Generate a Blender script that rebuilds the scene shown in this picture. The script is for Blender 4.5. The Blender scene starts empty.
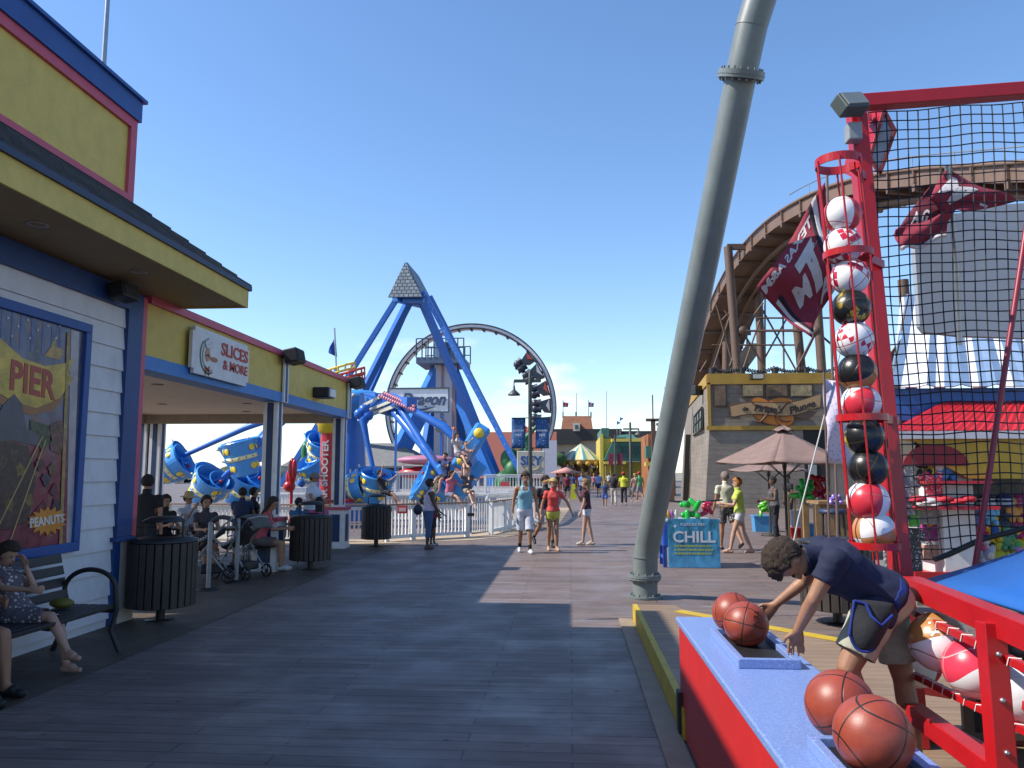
import bpy, bmesh, math, random
import numpy as np
from mathutils import Vector, Matrix, noise as mnoise
random.seed(7)
R = math.radians
V = Vector
scene = bpy.context.scene
col = scene.collection

# ------------------------------------------------------------------ camera
F = 780.0; CX, CY = 512.0, 384.0; CAMZ = 1.8
pitch = math.atan(88 / F); yaw = math.atan(58 * math.cos(pitch) / F)
cam_d = bpy.data.cameras.new('camera'); cam = bpy.data.objects.new('camera', cam_d); col.objects.link(cam)
cam_d.sensor_width = 36; cam_d.lens = F / 1024 * 36; cam_d.clip_start = 0.05; cam_d.clip_end = 6000
cam.location = (0, 0, CAMZ); cam.rotation_euler = (math.pi / 2 + pitch, 0, yaw)
scene.camera = cam
CM = Matrix.Rotation(yaw, 3, 'Z') @ Matrix.Rotation(math.pi / 2 + pitch, 3, 'X')
C0 = V((0, 0, CAMZ))

def ray(px, py): return CM @ V(((px - CX) / F, -(py - CY) / F, -1))
def A(px, py, Y):
    d = ray(px, py); return C0 + d * (Y / d.y)
def W(px, py, X):
    d = ray(px, py); return C0 + d * (X / d.x)
def G(px, py, z=0.0):
    d = ray(px, py); return C0 + d * ((z - CAMZ) / d.z)

# ------------------------------------------------------------------ materials
MC = {}
def new_mat(name):
    m = bpy.data.materials.new(name); m.use_nodes = True
    nt = m.node_tree; b = nt.nodes['Principled BSDF']
    return m, nt, b
def N(nt, t, **kw):
    n = nt.nodes.new(t)
    for k, v in kw.items():
        if k.startswith('i_'):
            key = k[2:]; n.inputs[int(key) if key.isdigit() else key.replace('_', ' ')].default_value = v
        else: setattr(n, k, v)
    return n
def mixc(nt, fac, a, b, mode='MIX'):
    n = nt.nodes.new('ShaderNodeMix'); n.data_type = 'RGBA'; n.blend_type = mode; L = nt.links.new
    for s, v in ((0, fac), (6, a), (7, b)):
        if hasattr(v, 'is_linked') or isinstance(v, bpy.types.NodeSocket): L(v, n.inputs[s])
        elif s == 0: n.inputs[0].default_value = v
        else: n.inputs[s].default_value = (*v[:3], 1)
    return n.outputs[2]
def math_(nt, op, a, b=None, c=None):
    n = nt.nodes.new('ShaderNodeMath'); n.operation = op
    for i, v in enumerate((a, b, c)):
        if v is None: continue
        if isinstance(v, bpy.types.NodeSocket): nt.links.new(v, n.inputs[i])
        else: n.inputs[i].default_value = v
    return n.outputs[0]
def ramp(nt, fac, p0, p1):
    n = N(nt, 'ShaderNodeMapRange'); n.inputs[1].default_value = p0; n.inputs[2].default_value = p1
    nt.links.new(fac, n.inputs[0]); return n.outputs[0]
def coords(nt, scale=(1, 1, 1), rot=(0, 0, 0), kind='Object'):
    tc = N(nt, 'ShaderNodeTexCoord'); mp = N(nt, 'ShaderNodeMapping')
    mp.inputs['Scale'].default_value = scale; mp.inputs['Rotation'].default_value = rot
    nt.links.new(tc.outputs[kind], mp.inputs[0]); return mp.outputs[0]
def noise_(nt, vec, scale, detail=4, rough=.6):
    n = N(nt, 'ShaderNodeTexNoise'); n.inputs['Scale'].default_value = scale; n.inputs['Detail'].default_value = detail
    n.inputs['Roughness'].default_value = rough; nt.links.new(vec, n.inputs['Vector']); return n.outputs[0]
def bump_(nt, b, h, strength=.3, dist=.01):
    n = N(nt, 'ShaderNodeBump'); n.inputs['Strength'].default_value = strength; n.inputs['Distance'].default_value = dist
    nt.links.new(h, n.inputs['Height']); nt.links.new(n.outputs[0], b.inputs['Normal'])

def mat(c, rough=.55, metal=0, var=.14, scale=5, bump=0, bscale=60, name=None, dirt=0):
    c = tuple(x * .78 for x in c)
    key = (tuple(round(x, 3) for x in c), rough, metal, var, scale, bump, bscale, dirt)
    if key in MC: return MC[key]
    m, nt, b = new_mat(name or 'paint')
    vec = coords(nt)
    f = noise_(nt, vec, scale)
    f2 = noise_(nt, vec, scale * 9, 3)
    f = math_(nt, 'ADD', math_(nt, 'MULTIPLY', f, .7), math_(nt, 'MULTIPLY', f2, .3))
    f = ramp(nt, f, .3, .7)
    lo = tuple(x * (1 - var) for x in c); hi = tuple(min(1, x * (1 + var)) for x in c)
    cc = mixc(nt, f, lo, hi)
    if dirt:
        d = ramp(nt, noise_(nt, coords(nt, (1, 1, .35)), 3, 6, .7), .52, .75)
        cc = mixc(nt, math_(nt, 'MULTIPLY', d, dirt), cc, tuple(x * .45 + .03 for x in c))
    nt.links.new(cc, b.inputs['Base Color'])
    b.inputs['Roughness'].default_value = rough; b.inputs['Metallic'].default_value = metal
    if bump: bump_(nt, b, noise_(nt, vec, bscale, 3), bump)
    MC[key] = m
    return m

BLUE = mat((.018, .09, .34), .5, dirt=.2); PINK = mat((.60, .09, .15), .5, dirt=.15)
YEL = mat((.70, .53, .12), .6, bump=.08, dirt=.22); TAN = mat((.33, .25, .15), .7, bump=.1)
WHITE = mat((.86, .86, .85), .6, dirt=.15); CREAM = mat((.62, .57, .48), .7, dirt=.15)
BLACK = mat((.015, .015, .017), .5); DARK = mat((.03, .027, .025), .55, dirt=.2)
RED = mat((.50, .010, .016), .32, dirt=.12); RIDEBLUE = mat((.025, .16, .60), .35, dirt=.1)
CUPBLUE = mat((.07, .36, .85), .3, dirt=.15); CUPYEL = mat((1.0, .72, .06), .4)
STEEL = mat((.45, .46, .47), .35, .8); GREY = mat((.25, .26, .26), .5, dirt=.15)
BROWN = mat((.13, .075, .05), .6, dirt=.35); GREEN = mat((.03, .22, .05), .5)
CUPCREAM = mat((1.0, .90, .50), .45)

# ------------------------------------------------------------------ mesh builder
WL = {}
def tag(o, label=None, cat=None, group=None, kind=None):
    if label: o['label'] = label
    if cat: o['category'] = cat
    if group: o['group'] = group
    if kind: o['kind'] = kind
    return o
def empty(name, loc, label=None, cat=None, group=None, rz=0):
    o = bpy.data.objects.new(name, None); col.objects.link(o); o.location = loc; o.rotation_euler = (0, 0, rz)
    o.empty_display_size = .1
    WL[o.name] = V(loc); return tag(o, label, cat, group)

def basis(d):
    d = V(d).normalized(); u = V((0, 0, 1)) if abs(d.z) < .95 else V((1, 0, 0))
    a = d.cross(u).normalized(); return a, a.cross(d).normalized(), d

class MB:
    def __init__(s): s.v = []; s.f = []; s.m = []; s.sm = []
    def add(s, vs, fs, m=0, smooth=False):
        o = len(s.v); s.v += [tuple(v) for v in vs]
        for f in fs: s.f.append([i + o for i in f]); s.m.append(m); s.sm.append(smooth)
        return s
    def box(s, c, d, rz=0, m=0, rot=None, ch=0):
        c = V(c); x, y, z = d[0] / 2, d[1] / 2, d[2] / 2
        M_ = rot if rot is not None else Matrix.Rotation(rz, 3, 'Z')
        vs = [c + M_ @ V((a * x, b * y, e * z)) for e in (-1, 1) for a, b in ((-1, -1), (1, -1), (1, 1), (-1, 1))]
        return s.add(vs, [(0, 3, 2, 1), (4, 5, 6, 7), (0, 1, 5, 4), (1, 2, 6, 5), (2, 3, 7, 6), (3, 0, 4, 7)], m)
    def bb(s, x0, x1, y0, y1, z0, z1, m=0): return s.box(((x0 + x1) / 2, (y0 + y1) / 2, (z0 + z1) / 2), (abs(x1 - x0), abs(y1 - y0), abs(z1 - z0)), 0, m)
    def bar(s, p, q, w, h=None, m=0, up=(0, 0, 1)):
        p, q = V(p), V(q); h = h or w; d = (q - p).normalized(); u = V(up)
        if abs(d.dot(u)) > .98: u = V((0, 1, 0))
        a = d.cross(u).normalized(); b = a.cross(d).normalized()
        vs = [e + a * (i * w / 2) + b * (j * h / 2) for e in (p, q) for i, j in ((-1, -1), (1, -1), (1, 1), (-1, 1))]
        return s.add(vs, [(0, 3, 2, 1), (4, 5, 6, 7), (0, 1, 5, 4), (1, 2, 6, 5), (2, 3, 7, 6), (3, 0, 4, 7)], m)
    def tube(s, pts, r, n=8, m=0, cap=True, closed=False):
        pts = [V(p) for p in pts]; k = len(pts)
        rs = r if isinstance(r, (list, tuple)) else [r] * k
        vs = []; pa = None
        for i, p in enumerate(pts):
            if closed: d = pts[(i + 1) % k] - pts[i - 1]
            else: d = pts[min(i + 1, k - 1)] - pts[max(i - 1, 0)]
            if d.length < 1e-9: d = V((0, 0, 1))
            d.normalize()
            if pa is None: a, b, _ = basis(d)
            else:
                a = pa - d * pa.dot(d)
                if a.length < 1e-6: a = basis(d)[0]
                a.normalize(); b = a.cross(d).normalized()
            pa = a
            for j in range(n):
                t = 2 * math.pi * j / n; vs.append(p + (a * math.cos(t) + b * math.sin(t)) * rs[i])
        fs = []
        for i in range(k if closed else k - 1):
            i2 = (i + 1) % k
            for j in range(n): fs.append((i * n + j, i2 * n + j, i2 * n + (j + 1) % n, i * n + (j + 1) % n))
        s.add(vs, fs, m, n > 4)
        if cap and not closed:
            s.add(vs[:n], [tuple(range(n))], m); s.add(vs[-n:], [tuple(reversed(range(n)))], m)
        return s
    def lathe(s, prof, c=(0, 0, 0), n=20, m=0, rot=None, smooth=True, arc=2 * math.pi, a0=0):
        c = V(c); rot = rot or Matrix.Identity(3); vs = []
        full = abs(arc - 2 * math.pi) < 1e-6; nn = n if full else n + 1
        for r, z in prof:
            for j in range(nn):
                t = a0 + arc * j / n; vs.append(c + rot @ V((r * math.cos(t), r * math.sin(t), z)))
        fs = []
        for i in range(len(prof) - 1):
            for j in range(n):
                j2 = (j + 1) % nn; fs.append((i * nn + j, i * nn + j2, (i + 1) * nn + j2, (i + 1) * nn + j))
        s.add(vs, fs, m, smooth); return s
    def ball(s, c, r, n=14, k=9, m=0, rot=None):
        r = r if hasattr(r, '__len__') else (r, r, r); c = V(c); rot = rot or Matrix.Identity(3)
        vs = [c + rot @ V((0, 0, -r[2]))]
        for i in range(1, k):
            p = -math.pi / 2 + math.pi * i / k
            for j in range(n):
                t = 2 * math.pi * j / n; vs.append(c + rot @ V((r[0] * math.cos(p) * math.cos(t), r[1] * math.cos(p) * math.sin(t), r[2] * math.sin(p))))
        vs.append(c + rot @ V((0, 0, r[2]))); fs = []
        for j in range(n): fs.append((0, 1 + (j + 1) % n, 1 + j)); fs.append((len(vs) - 1, 1 + (k - 2) * n + j, 1 + (k - 2) * n + (j + 1) % n))
        for i in range(k - 2):
            for j in range(n): fs.append((1 + i * n + j, 1 + i * n + (j + 1) % n, 1 + (i + 1) * n + (j + 1) % n, 1 + (i + 1) * n + j))
        return s.add(vs, fs, m, True)
    def prism(s, poly, ext, m=0):           # poly: 3D points (planar), ext: vector
        ext = V(ext); a = [V(p) for p in poly]; b = [p + ext for p in a]; n = len(a)
        fs = [tuple(reversed(range(n))), tuple(range(n, 2 * n))] + [(i, (i + 1) % n, (i + 1) % n + n, i + n) for i in range(n)]
        return s.add(a + b, fs, m)
    def flat(s, poly, o, r, u, th, m=0):    # poly in 2D plane (r,u) at origin o, thickness along normal
        o, r, u = V(o), V(r), V(u); nrm = r.cross(u).normalized()
        return s.prism([o + r * a + u * b for a, b in poly], nrm * th, m)
    def grid(s, fn, nu, nv, m=0, smooth=True, th=0):
        vs = [fn(i / nu, j / nv) for j in range(nv + 1) for i in range(nu + 1)]
        fs = [(j * (nu + 1) + i, j * (nu + 1) + i + 1, (j + 1) * (nu + 1) + i + 1, (j + 1) * (nu + 1) + i) for j in range(nv) for i in range(nu)]
        return s.add(vs, fs, m, smooth)
    def build(s, name, mats, parent=None, origin=None, bevel=0, solid=0, fix=True):
        me = bpy.data.meshes.new(name)
        if parent is not None: org = WL[parent.name]
        elif origin is not None: org = V(origin)
        else:
            a = np.array([tuple(v) for v in s.v]); org = V(((a[:, 0].min() + a[:, 0].max()) / 2, (a[:, 1].min() + a[:, 1].max()) / 2, a[:, 2].min()))
        me.from_pydata([tuple(V(v) - org) for v in s.v], [], s.f)
        if not isinstance(mats, (list, tuple)): mats = [mats]
        for m in mats: me.materials.append(m)
        me.polygons.foreach_set('material_index', s.m); me.polygons.foreach_set('use_smooth', s.sm)
        if fix:
            bm = bmesh.new(); bm.from_mesh(me); bmesh.ops.recalc_face_normals(bm, faces=bm.faces); bm.to_mesh(me); bm.free()
        me.update()
        o = bpy.data.objects.new(name, me); col.objects.link(o)
        if parent is not None: o.parent = parent
        else: o.location = org
        WL[o.name] = org
        if bevel:
            b = o.modifiers.new('bevel', 'BEVEL'); b.width = bevel; b.segments = 2; b.limit_method = 'ANGLE'; b.angle_limit = R(40)
        if solid:
            b = o.modifiers.new('solid', 'SOLIDIFY'); b.thickness = solid; b.offset = 0
        return o

def text(s, size, m, o, r, u, parent=None, th=.006, shear=0, mirror=False, align='CENTER', name='lettering', bold=0, space=1, sx=1):
    cu = bpy.data.curves.new('t', 'FONT'); cu.body = s; cu.size = size; cu.extrude = th / 2; cu.align_x = align; cu.align_y = 'CENTER'
    cu.shear = shear; cu.offset = bold; cu.space_character = space; cu.resolution_u = 3
    to = bpy.data.objects.new('t', cu); col.objects.link(to)
    dg = bpy.context.evaluated_depsgraph_get(); me = bpy.data.meshes.new_from_object(to.evaluated_get(dg))
    bpy.data.objects.remove(to)
    r = V(r).normalized(); u = V(u).normalized(); n = r.cross(u).normalized(); o = V(o)
    k = -1 if mirror else 1
    mb = MB(); vs = [o + r * (v.co.x * k * sx) + u * v.co.y + n * (v.co.z + th / 2) for v in me.vertices]
    mb.add(vs, [tuple(p.vertices) for p in me.polygons]); bpy.data.meshes.remove(me)
    return mb.build(name, m, parent)

def copy_tree(o, parent=None):
    c = o.copy(); col.objects.link(c); c.parent = parent
    WL[c.name] = WL.get(o.name, V((0, 0, 0)))
    for ch in list(o.children): copy_tree(ch, c)
    return c
# ------------------------------------------------------------------ people
def seg_d(P, a, b):
    a = np.array(a); b = np.array(b); ab = b - a; L = max(1e-9, float(ab @ ab))
    t = np.clip(((P - a) @ ab) / L, 0, 1); q = a + t[:, None] * ab
    return np.linalg.norm(P - q, axis=1), t

def capsule(mb, a, b, r0, r1, n=12):
    a, b = V(a), V(b); d = b - a; L = d.length
    if L < 1e-6: mb.ball(a, r0, n, 8); return
    d.normalize(); pts = []; rs = []
    for k in (-1, -.7, -.35, 0): pts.append(a + d * (k * r0)); rs.append(r0 * math.sqrt(max(.0004, 1 - k * k)))
    for k in (.0, .35, .7, 1): pts.append(b + d * (k * r1)); rs.append(r1 * math.sqrt(max(.0004, 1 - k * k)))
    mb.tube(pts, rs, n)

def loft(mb, rings, n=18):
    vs = []
    for c, w, d, lat, fw in rings:
        for j in range(n):
            t = 2 * math.pi * j / n
            ct, st = math.cos(t), math.sin(t)
            vs.append(V(c) + lat * (w * math.copysign(abs(ct) ** .85, ct)) + fw * (d * math.copysign(abs(st) ** .85, st)))
    fs = [(i * n + j, i * n + (j + 1) % n, (i + 1) * n + (j + 1) % n, (i + 1) * n + j) for i in range(len(rings) - 1) for j in range(n)]
    mb.add(vs, fs + [tuple(reversed(range(n))), tuple(range((len(rings) - 1) * n, len(rings) * n))], 0, True)

SKINS = {'fair': (.50, .29, .20), 'tan': (.38, .19, .11), 'brown': (.15, .075, .045), 'dark': (.075, .04, .027)}
HAIRS = {'black': (.012, .01, .009), 'brown': (.026, .014, .008), 'blonde': (.42, .27, .10), 'ginger': (.30, .11, .03), 'grey': (.16, .13, .11), 'dkblonde': (.2, .12, .05)}
FLORALS = {}
def cloth(c, pattern=None):
    if not pattern: return mat(c, .85, var=.16, scale=6, bump=.5, bscale=16)
    key = (c, pattern)
    if key in FLORALS: return FLORALS[key]
    m, nt, b = new_mat('patterned_cloth'); vec = coords(nt)
    vo = N(nt, 'ShaderNodeTexVoronoi'); vo.inputs['Scale'].default_value = 26; nt.links.new(vec, vo.inputs['Vector'])
    f = ramp(nt, vo.outputs['Distance'], .25, .35)
    nt.links.new(mixc(nt, f, pattern, c), b.inputs['Base Color']); b.inputs['Roughness'].default_value = .9
    FLORALS[key] = m; return m

def person(loc, yaw_, H=1.7, label='', female=False, skin='fair', hair='brown', hairstyle='short',
           top=None, topk='tee', bottom=None, bottomk='shorts', shoes=(.5, .5, .5), toppat=None, botpat=None,
           legs=((4, 4), (-4, 4)), arms=((5, 8, 12), (-5, 8, 12)), lean=3, headp=0, heady=0, sit=None, vox=.016, J=None, group=None, hat=None, socks=None, fat=1.0, absolute=False, belt=None, inward=((0), (0)), name='person', faced=None):
    S = H / 1.75; f3 = V((1, 0, 0)); sw = (.165 if female else .19) * (fat ** .5); hw = .085
    Jt = {}
    hipz = .93
    Jt['hip'] = V((0, 0, hipz)); l = R(lean)
    up = V((math.sin(l), 0, math.cos(l))); fw = V((math.cos(l), 0, -math.sin(l)))
    Jt['neck'] = Jt['hip'] + up * .52; Jt['chest'] = Jt['hip'] + up * .36
    hp = l * .3 + R(headp); hup = V((math.sin(hp), 0, math.cos(hp)))
    Jt['head'] = Jt['neck'] + hup * .185 + V((.015, 0, 0))
    for i, sd in enumerate((1, -1)):
        th, kn = legs[i][0], legs[i][1]; ab_ = R(legs[i][2]) if len(legs[i]) > 2 else 0
        h = Jt['hip'] + V((0, sd * hw, -.02)); t = R(th); k = R(th - kn)
        kne = h + V((math.sin(t) * math.cos(ab_), sd * math.sin(ab_), -math.cos(t) * math.cos(ab_))) * .43
        ank = kne + V((math.sin(k), 0, -math.cos(k))) * .42
        n_ = 'LR'[i]; Jt['hip' + n_] = h; Jt['knee' + n_] = kne; Jt['ank' + n_] = ank
        fa = R(min(0, (th - kn)) * .8); Jt['toe' + n_] = ank + V((math.cos(fa) * .15, sd * .02, -.05 + math.sin(fa) * .12))
        sa, ab, el = [R(x) for x in arms[i][:3]]; inw = R(arms[i][3]) if len(arms[i]) > 3 else 0
        s_ = Jt['neck'] - up * .055 + V((0, sd * sw, 0))
        e = s_ + (fw * (math.sin(sa) * math.cos(ab)) + V((0, sd * math.sin(ab), 0)) - up * (math.cos(sa) * math.cos(ab))) * .285
        a2 = sa + el
        w = e + (fw * (math.sin(a2) * math.cos(inw)) + V((0, -sd * math.sin(inw) + sd * math.sin(ab) * .5 * (1 if inw == 0 else 0), 0)) - up * (math.cos(a2) * math.cos(inw))).normalized() * .25
        Jt['sh' + n_] = s_; Jt['elb' + n_] = e; Jt['wri' + n_] = w; Jt['hand' + n_] = w + (w - e).normalized() * .16
    if sit is None and not absolute:
        mz = min(Jt['ankL'].z, Jt['ankR'].z) - .085; off = V((0, 0, -mz))
    elif sit is not None: off = V((0, 0, (sit + .12) / S - hipz))
    else: off = V((0, 0, 0))
    for k in Jt: Jt[k] = (Jt[k] + off) * S
    if absolute:        # joints given in world space
        S = H / 1.75
    if J:
        for k, v in J.items(): Jt[k] = V(v)
    if absolute: inv = Matrix.Identity(3)
    up = (Jt['neck'] - Jt['hip']).normalized(); lat = (Jt['shL'] - Jt['shR']); lat = (lat - up * lat.dot(up)).normalized(); fw = lat.cross(up).normalized()
    hupv = (Jt['head'] - Jt['neck']).normalized() if not (J and 'hup' in J) else V(J['hup']).normalized()
    hf = V(J['hf']).normalized() if (J and 'hf' in J) else (Matrix.Rotation(R(heady), 3, 'Z') @ fw)
    hf = (hf - hupv * hf.dot(hupv)).normalized(); hl = hupv.cross(hf).normalized()
    if (J and 'hup' in J): pass
    mb = MB(); hip = Jt['hip']; L = (Jt['neck'] - hip).length; g = S * fat
    hwid = .165 if female else .155; cwid = .145 if female else .17; wwid = .125 if female else .15
    loft(mb, [(hip - up * .11 * S, .07 * g, .075 * g, lat, fw), (hip - up * .07 * S, .13 * g, .10 * g, lat, fw), (hip, hwid * g, .115 * g, lat, fw),
              (hip + up * L * .3, wwid * g, .098 * g, lat, fw), (hip + up * L * .5 + fw * .005, wwid * 1.02 * g, .10 * g, lat, fw), (hip + up * L * .72 + fw * (.018 if female else .01) * S, cwid * g, (.125 if female else .115) * g, lat, fw),
              (hip + up * L * .88, cwid * .98 * g, .10 * g, lat, fw), (hip + up * L * .97, .10 * g, .075 * g, lat, fw), (hip + up * L * 1.02, .055 * g, .055 * g, lat, fw)])
    bones = [('torso', hip - up * .11 * S, Jt['neck'], .12 * g)]
    capsule(mb, Jt['neck'] - up * .04 * S, Jt['neck'].lerp(Jt['head'], .62), .054 * S, .052 * S)
    bones.append(('neck', Jt['neck'], Jt['neck'].lerp(Jt['head'], .4), .055 * S))
    hc = Jt['head']; RM = Matrix((hf, hl, hupv)).transposed()
    mb.ball(hc + hupv * .025 * S - hf * .012 * S, (.094 * S, .076 * S, .098 * S), 18, 12, rot=RM)
    mb.ball(hc - hupv * .045 * S + hf * .022 * S, (.066 * S, .056 * S, .072 * S), 16, 10, rot=RM)
    capsule(mb, hc + hf * .082 * S + hupv * .012 * S, hc + hf * .101 * S - hupv * .022 * S, .010 * S, .014 * S, 8)
    for sd in (1, -1): mb.ball(hc + hl * .078 * S * sd - hf * .008 * S - hupv * .005 * S, (.02 * S, .012 * S, .032 * S), 8, 6, rot=RM)
    bones.append(('head', hc - hupv * .05 * S, hc + hupv * .05 * S, .07 * S))
    lg = 1.0 if not female else .96
    for i, n_ in enumerate('LR'):
        sd = 1 if i == 0 else -1
        a, b, c, d = Jt['hip' + n_], Jt['knee' + n_], Jt['ank' + n_], Jt['toe' + n_]
        capsule(mb, a, b, .088 * g * lg, .056 * S * lg, 14); m_ = b.lerp(c, .3)
        back = (b - c).normalized().cross(lat).normalized() * -.0
        capsule(mb, b, m_, .054 * S, .058 * S * lg, 12); capsule(mb, m_, c, .057 * S * lg, .034 * S, 12)
        fd = (d - c); fd.z = 0 if abs(fd.z) < .1 * S else fd.z; fdn = fd.normalized() if fd.length > 1e-5 else V((1, 0, 0))
        capsule(mb, c - fdn * .03 * S - V((0, 0, .045 * S)), d, .036 * S, .030 * S, 10)
        capsule(mb, c, c.lerp(d, .5), .036 * S, .038 * S, 10)
        bones += [('thigh' + n_, a, b, .075 * S), ('shin' + n_, b, c, .05 * S), ('foot' + n_, c - fdn * .03 * S - V((0, 0, .04 * S)), d, .04 * S)]
        s_, e, w, h = Jt['sh' + n_], Jt['elb' + n_], Jt['wri' + n_], Jt['hand' + n_]
        ax = (h - w).normalized(); ru = .049 * S * (fat ** .5)
        capsule(mb, s_ - (s_ - hip).dot(lat) * lat * .25 - up * .01, s_, .062 * S, .056 * S, 12)
        capsule(mb, s_, e, ru * (.9 if female else 1.05), .036 * S, 12); m_ = e.lerp(w, .3)
        capsule(mb, e, m_, .036 * S, .038 * S, 10); capsule(mb, m_, w, .037 * S, .025 * S, 10)
        bones += [('arm' + n_, s_, e, .05 * S), ('fore' + n_, e, w, .035 * S), ('hand' + n_, w + ax * .02, h, .035 * S)]
        # hand: palm, four fingers and a thumb
        if J and ('pn' + n_) in J: pn = V(J['pn' + n_])
        else: pn = lat * (-sd)
        pn = (pn - ax * pn.dot(ax)); pn = pn.normalized() if pn.length > 1e-4 else basis(ax)[0]
        side = ax.cross(pn).normalized()
        if side.dot(fw) < 0 and not (J and ('pn' + n_) in J): side = -side
        if J and ('ts' + n_) in J and side.dot(V(J['ts' + n_])) < 0: side = -side
        k_ = S
        loft(mb, [(w, .026 * k_, .020 * k_, side, pn), (w + ax * .03 * k_, .034 * k_, .018 * k_, side, pn), (w + ax * .085 * k_, .042 * k_, .015 * k_, side, pn), (w + ax * .097 * k_, .038 * k_, .011 * k_, side, pn)], 10)
        fr = .0088 if vox < .008 else .0105
        for q, (o_, ln) in enumerate(((.031, .070), (.011, .080), (-.010, .074), (-.030, .058))):
            p0 = w + (ax * .09 + side * o_) * k_; spread = side * (o_ * .35)
            p1 = p0 + (ax * ln * .45 + spread * .6) * k_ + pn * .004 * k_; p2 = p1 + (ax * ln * .32 + spread * .2) * k_ + pn * ln * .22 * k_; p3 = p2 + (ax * ln * .2) * k_ + pn * ln * .22 * k_
            capsule(mb, p0, p1, fr * k_, fr * .95 * k_, 8); capsule(mb, p1, p2, fr * .95 * k_, fr * .88 * k_, 8); capsule(mb, p2, p3, fr * .88 * k_, fr * .75 * k_, 8)
        t0 = w + (ax * .03 + side * .026) * k_; t1 = t0 + (ax * .028 + side * .030) * k_ + pn * .008 * k_; t2 = t1 + (ax * .032 + side * .010) * k_ + pn * .006 * k_
        capsule(mb, t0, t1, .014 * k_, .011 * k_, 8); capsule(mb, t1, t2, .011 * k_, .009 * k_, 8)
    tmp = mb.build('tmp', SKIN(skin), None, origin=(0, 0, 0), fix=False)
    rm = tmp.modifiers.new('r', 'REMESH'); rm.mode = 'VOXEL'; rm.voxel_size = vox; rm.use_smooth_shade = True
    sm = tmp.modifiers.new('s', 'SMOOTH'); sm.iterations = 2 if vox > .008 else 3; sm.factor = .5
    dg = bpy.context.evaluated_depsgraph_get(); me = bpy.data.meshes.new_from_object(tmp.evaluated_get(dg)); bpy.data.objects.remove(tmp)
    me.name = 'person'
    P = np.empty(len(me.vertices) * 3); me.vertices.foreach_get('co', P); P = P.reshape(-1, 3)
    Nn = np.empty(len(me.vertices) * 3); me.vertices.foreach_get('normal', Nn); Nn = Nn.reshape(-1, 3)
    D = []; T = []
    for nme, a, b, r in bones:
        d, t = seg_d(P, a, b); D.append(d - r); T.append(t)
    D = np.array(D); T = np.array(T); bi = D.argmin(0); bt = T[bi, np.arange(len(P))]; bn = np.array([b[0] for b in bones])[bi]
    _, tt = seg_d(P, hip - up * .11 * S, Jt['neck'])
    o = bpy.data.objects.new(name, me); col.objects.link(o); o.location = loc; o.rotation_euler = (0, 0, yaw_)
    for p in me.polygons: p.use_smooth = True
    tag(o, label, 'person', group)
    faces = [tuple(p.vertices) for p in me.polygons]
    NP = P; 
    def shell(nm, sel, offs, m, th=.006, extra=None, cut=None, drop=0):
        keep = [f for f in faces if sum(sel[i] for i in f) >= 3]
        if not keep: return None
        used = sorted({i for f in keep for i in f}); mp = {u: j for j, u in enumerate(used)}
        co = P[used] + Nn[used] * (np.maximum(offs[used], .0075)[:, None] if hasattr(offs, '__len__') else offs)
        # fold noise for cloth
        b = bmesh.new(); vs = [b.verts.new(c) for c in co]
        for f in keep:
            try: b.faces.new([vs[mp[i]] for i in f])
            except ValueError: pass
        b.verts.ensure_lookup_table()
        for it in range(4):
            bv = [v for v in b.verts if v.is_boundary]; new = {}
            for v in bv:
                nb = [e.other_vert(v).co for e in v.link_edges if e.is_boundary]
                if len(nb) == 2: new[v] = (nb[0] + nb[1] + v.co) / 3
            for v, c in new.items(): v.co = c
        me2 = bpy.data.meshes.new(nm); b.to_mesh(me2); b.free(); me2.materials.append(m)
        for p in me2.polygons: p.use_smooth = True
        c_ = bpy.data.objects.new(nm, me2); col.objects.link(c_); c_.parent = o
        if th:
            s2 = c_.modifiers.new('solid', 'SOLIDIFY'); s2.thickness = th; s2.offset = 0
        return c_
    fold = np.array([mnoise.noise(V(p) * 9) for p in P]) * .012 * (1 if vox > .01 else 1.1) + (np.array([mnoise.noise(V((p[0] * 9, p[1] * 9, p[2] * 26))) for p in P]) * .005 if vox < .01 else 0)
    istor = bn == 'torso'; isneck = bn == 'neck'
    arm = np.char.startswith(bn, 'arm'); thigh = np.char.startswith(bn, 'thigh'); shin = np.char.startswith(bn, 'shin'); foot = np.char.startswith(bn, 'foot'); head = bn == 'head'
    tors = istor | (thigh & (tt > .08) & (tt < .99)) 
    latc = np.abs((P - np.array(hip)) @ np.array(lat))
    if top is not None:
        lo = .20
        body = istor & (tt > lo) & (tt < 1.01) | (thigh & (tt > lo) & (bt < .12)) | (isneck & (bt < .12))
        if topk == 'tee': sel = body | (arm & (bt < .52)) ; of = .012
        elif topk == 'long': sel = body | arm | (np.char.startswith(bn, 'fore') & (bt < .9)); of = .012
        elif topk == 'tank': sel = (istor & (tt > lo) & ((tt < .84) | ((latc > .045 * S) & (latc < .105 * S)))) | (thigh & (tt > lo) & (bt < .12)); of = .011
        elif topk == 'dress': sel = body | (istor & (tt <= lo)) | (thigh & (bt < .88)) | (arm & (bt < .35)); of = .016
        shell('shirt' if topk != 'dress' else 'dress', sel, of + fold + .012 * np.clip((.45 - tt) * 3, 0, 1) * (topk != 'tank'), cloth(top, toppat))
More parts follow.
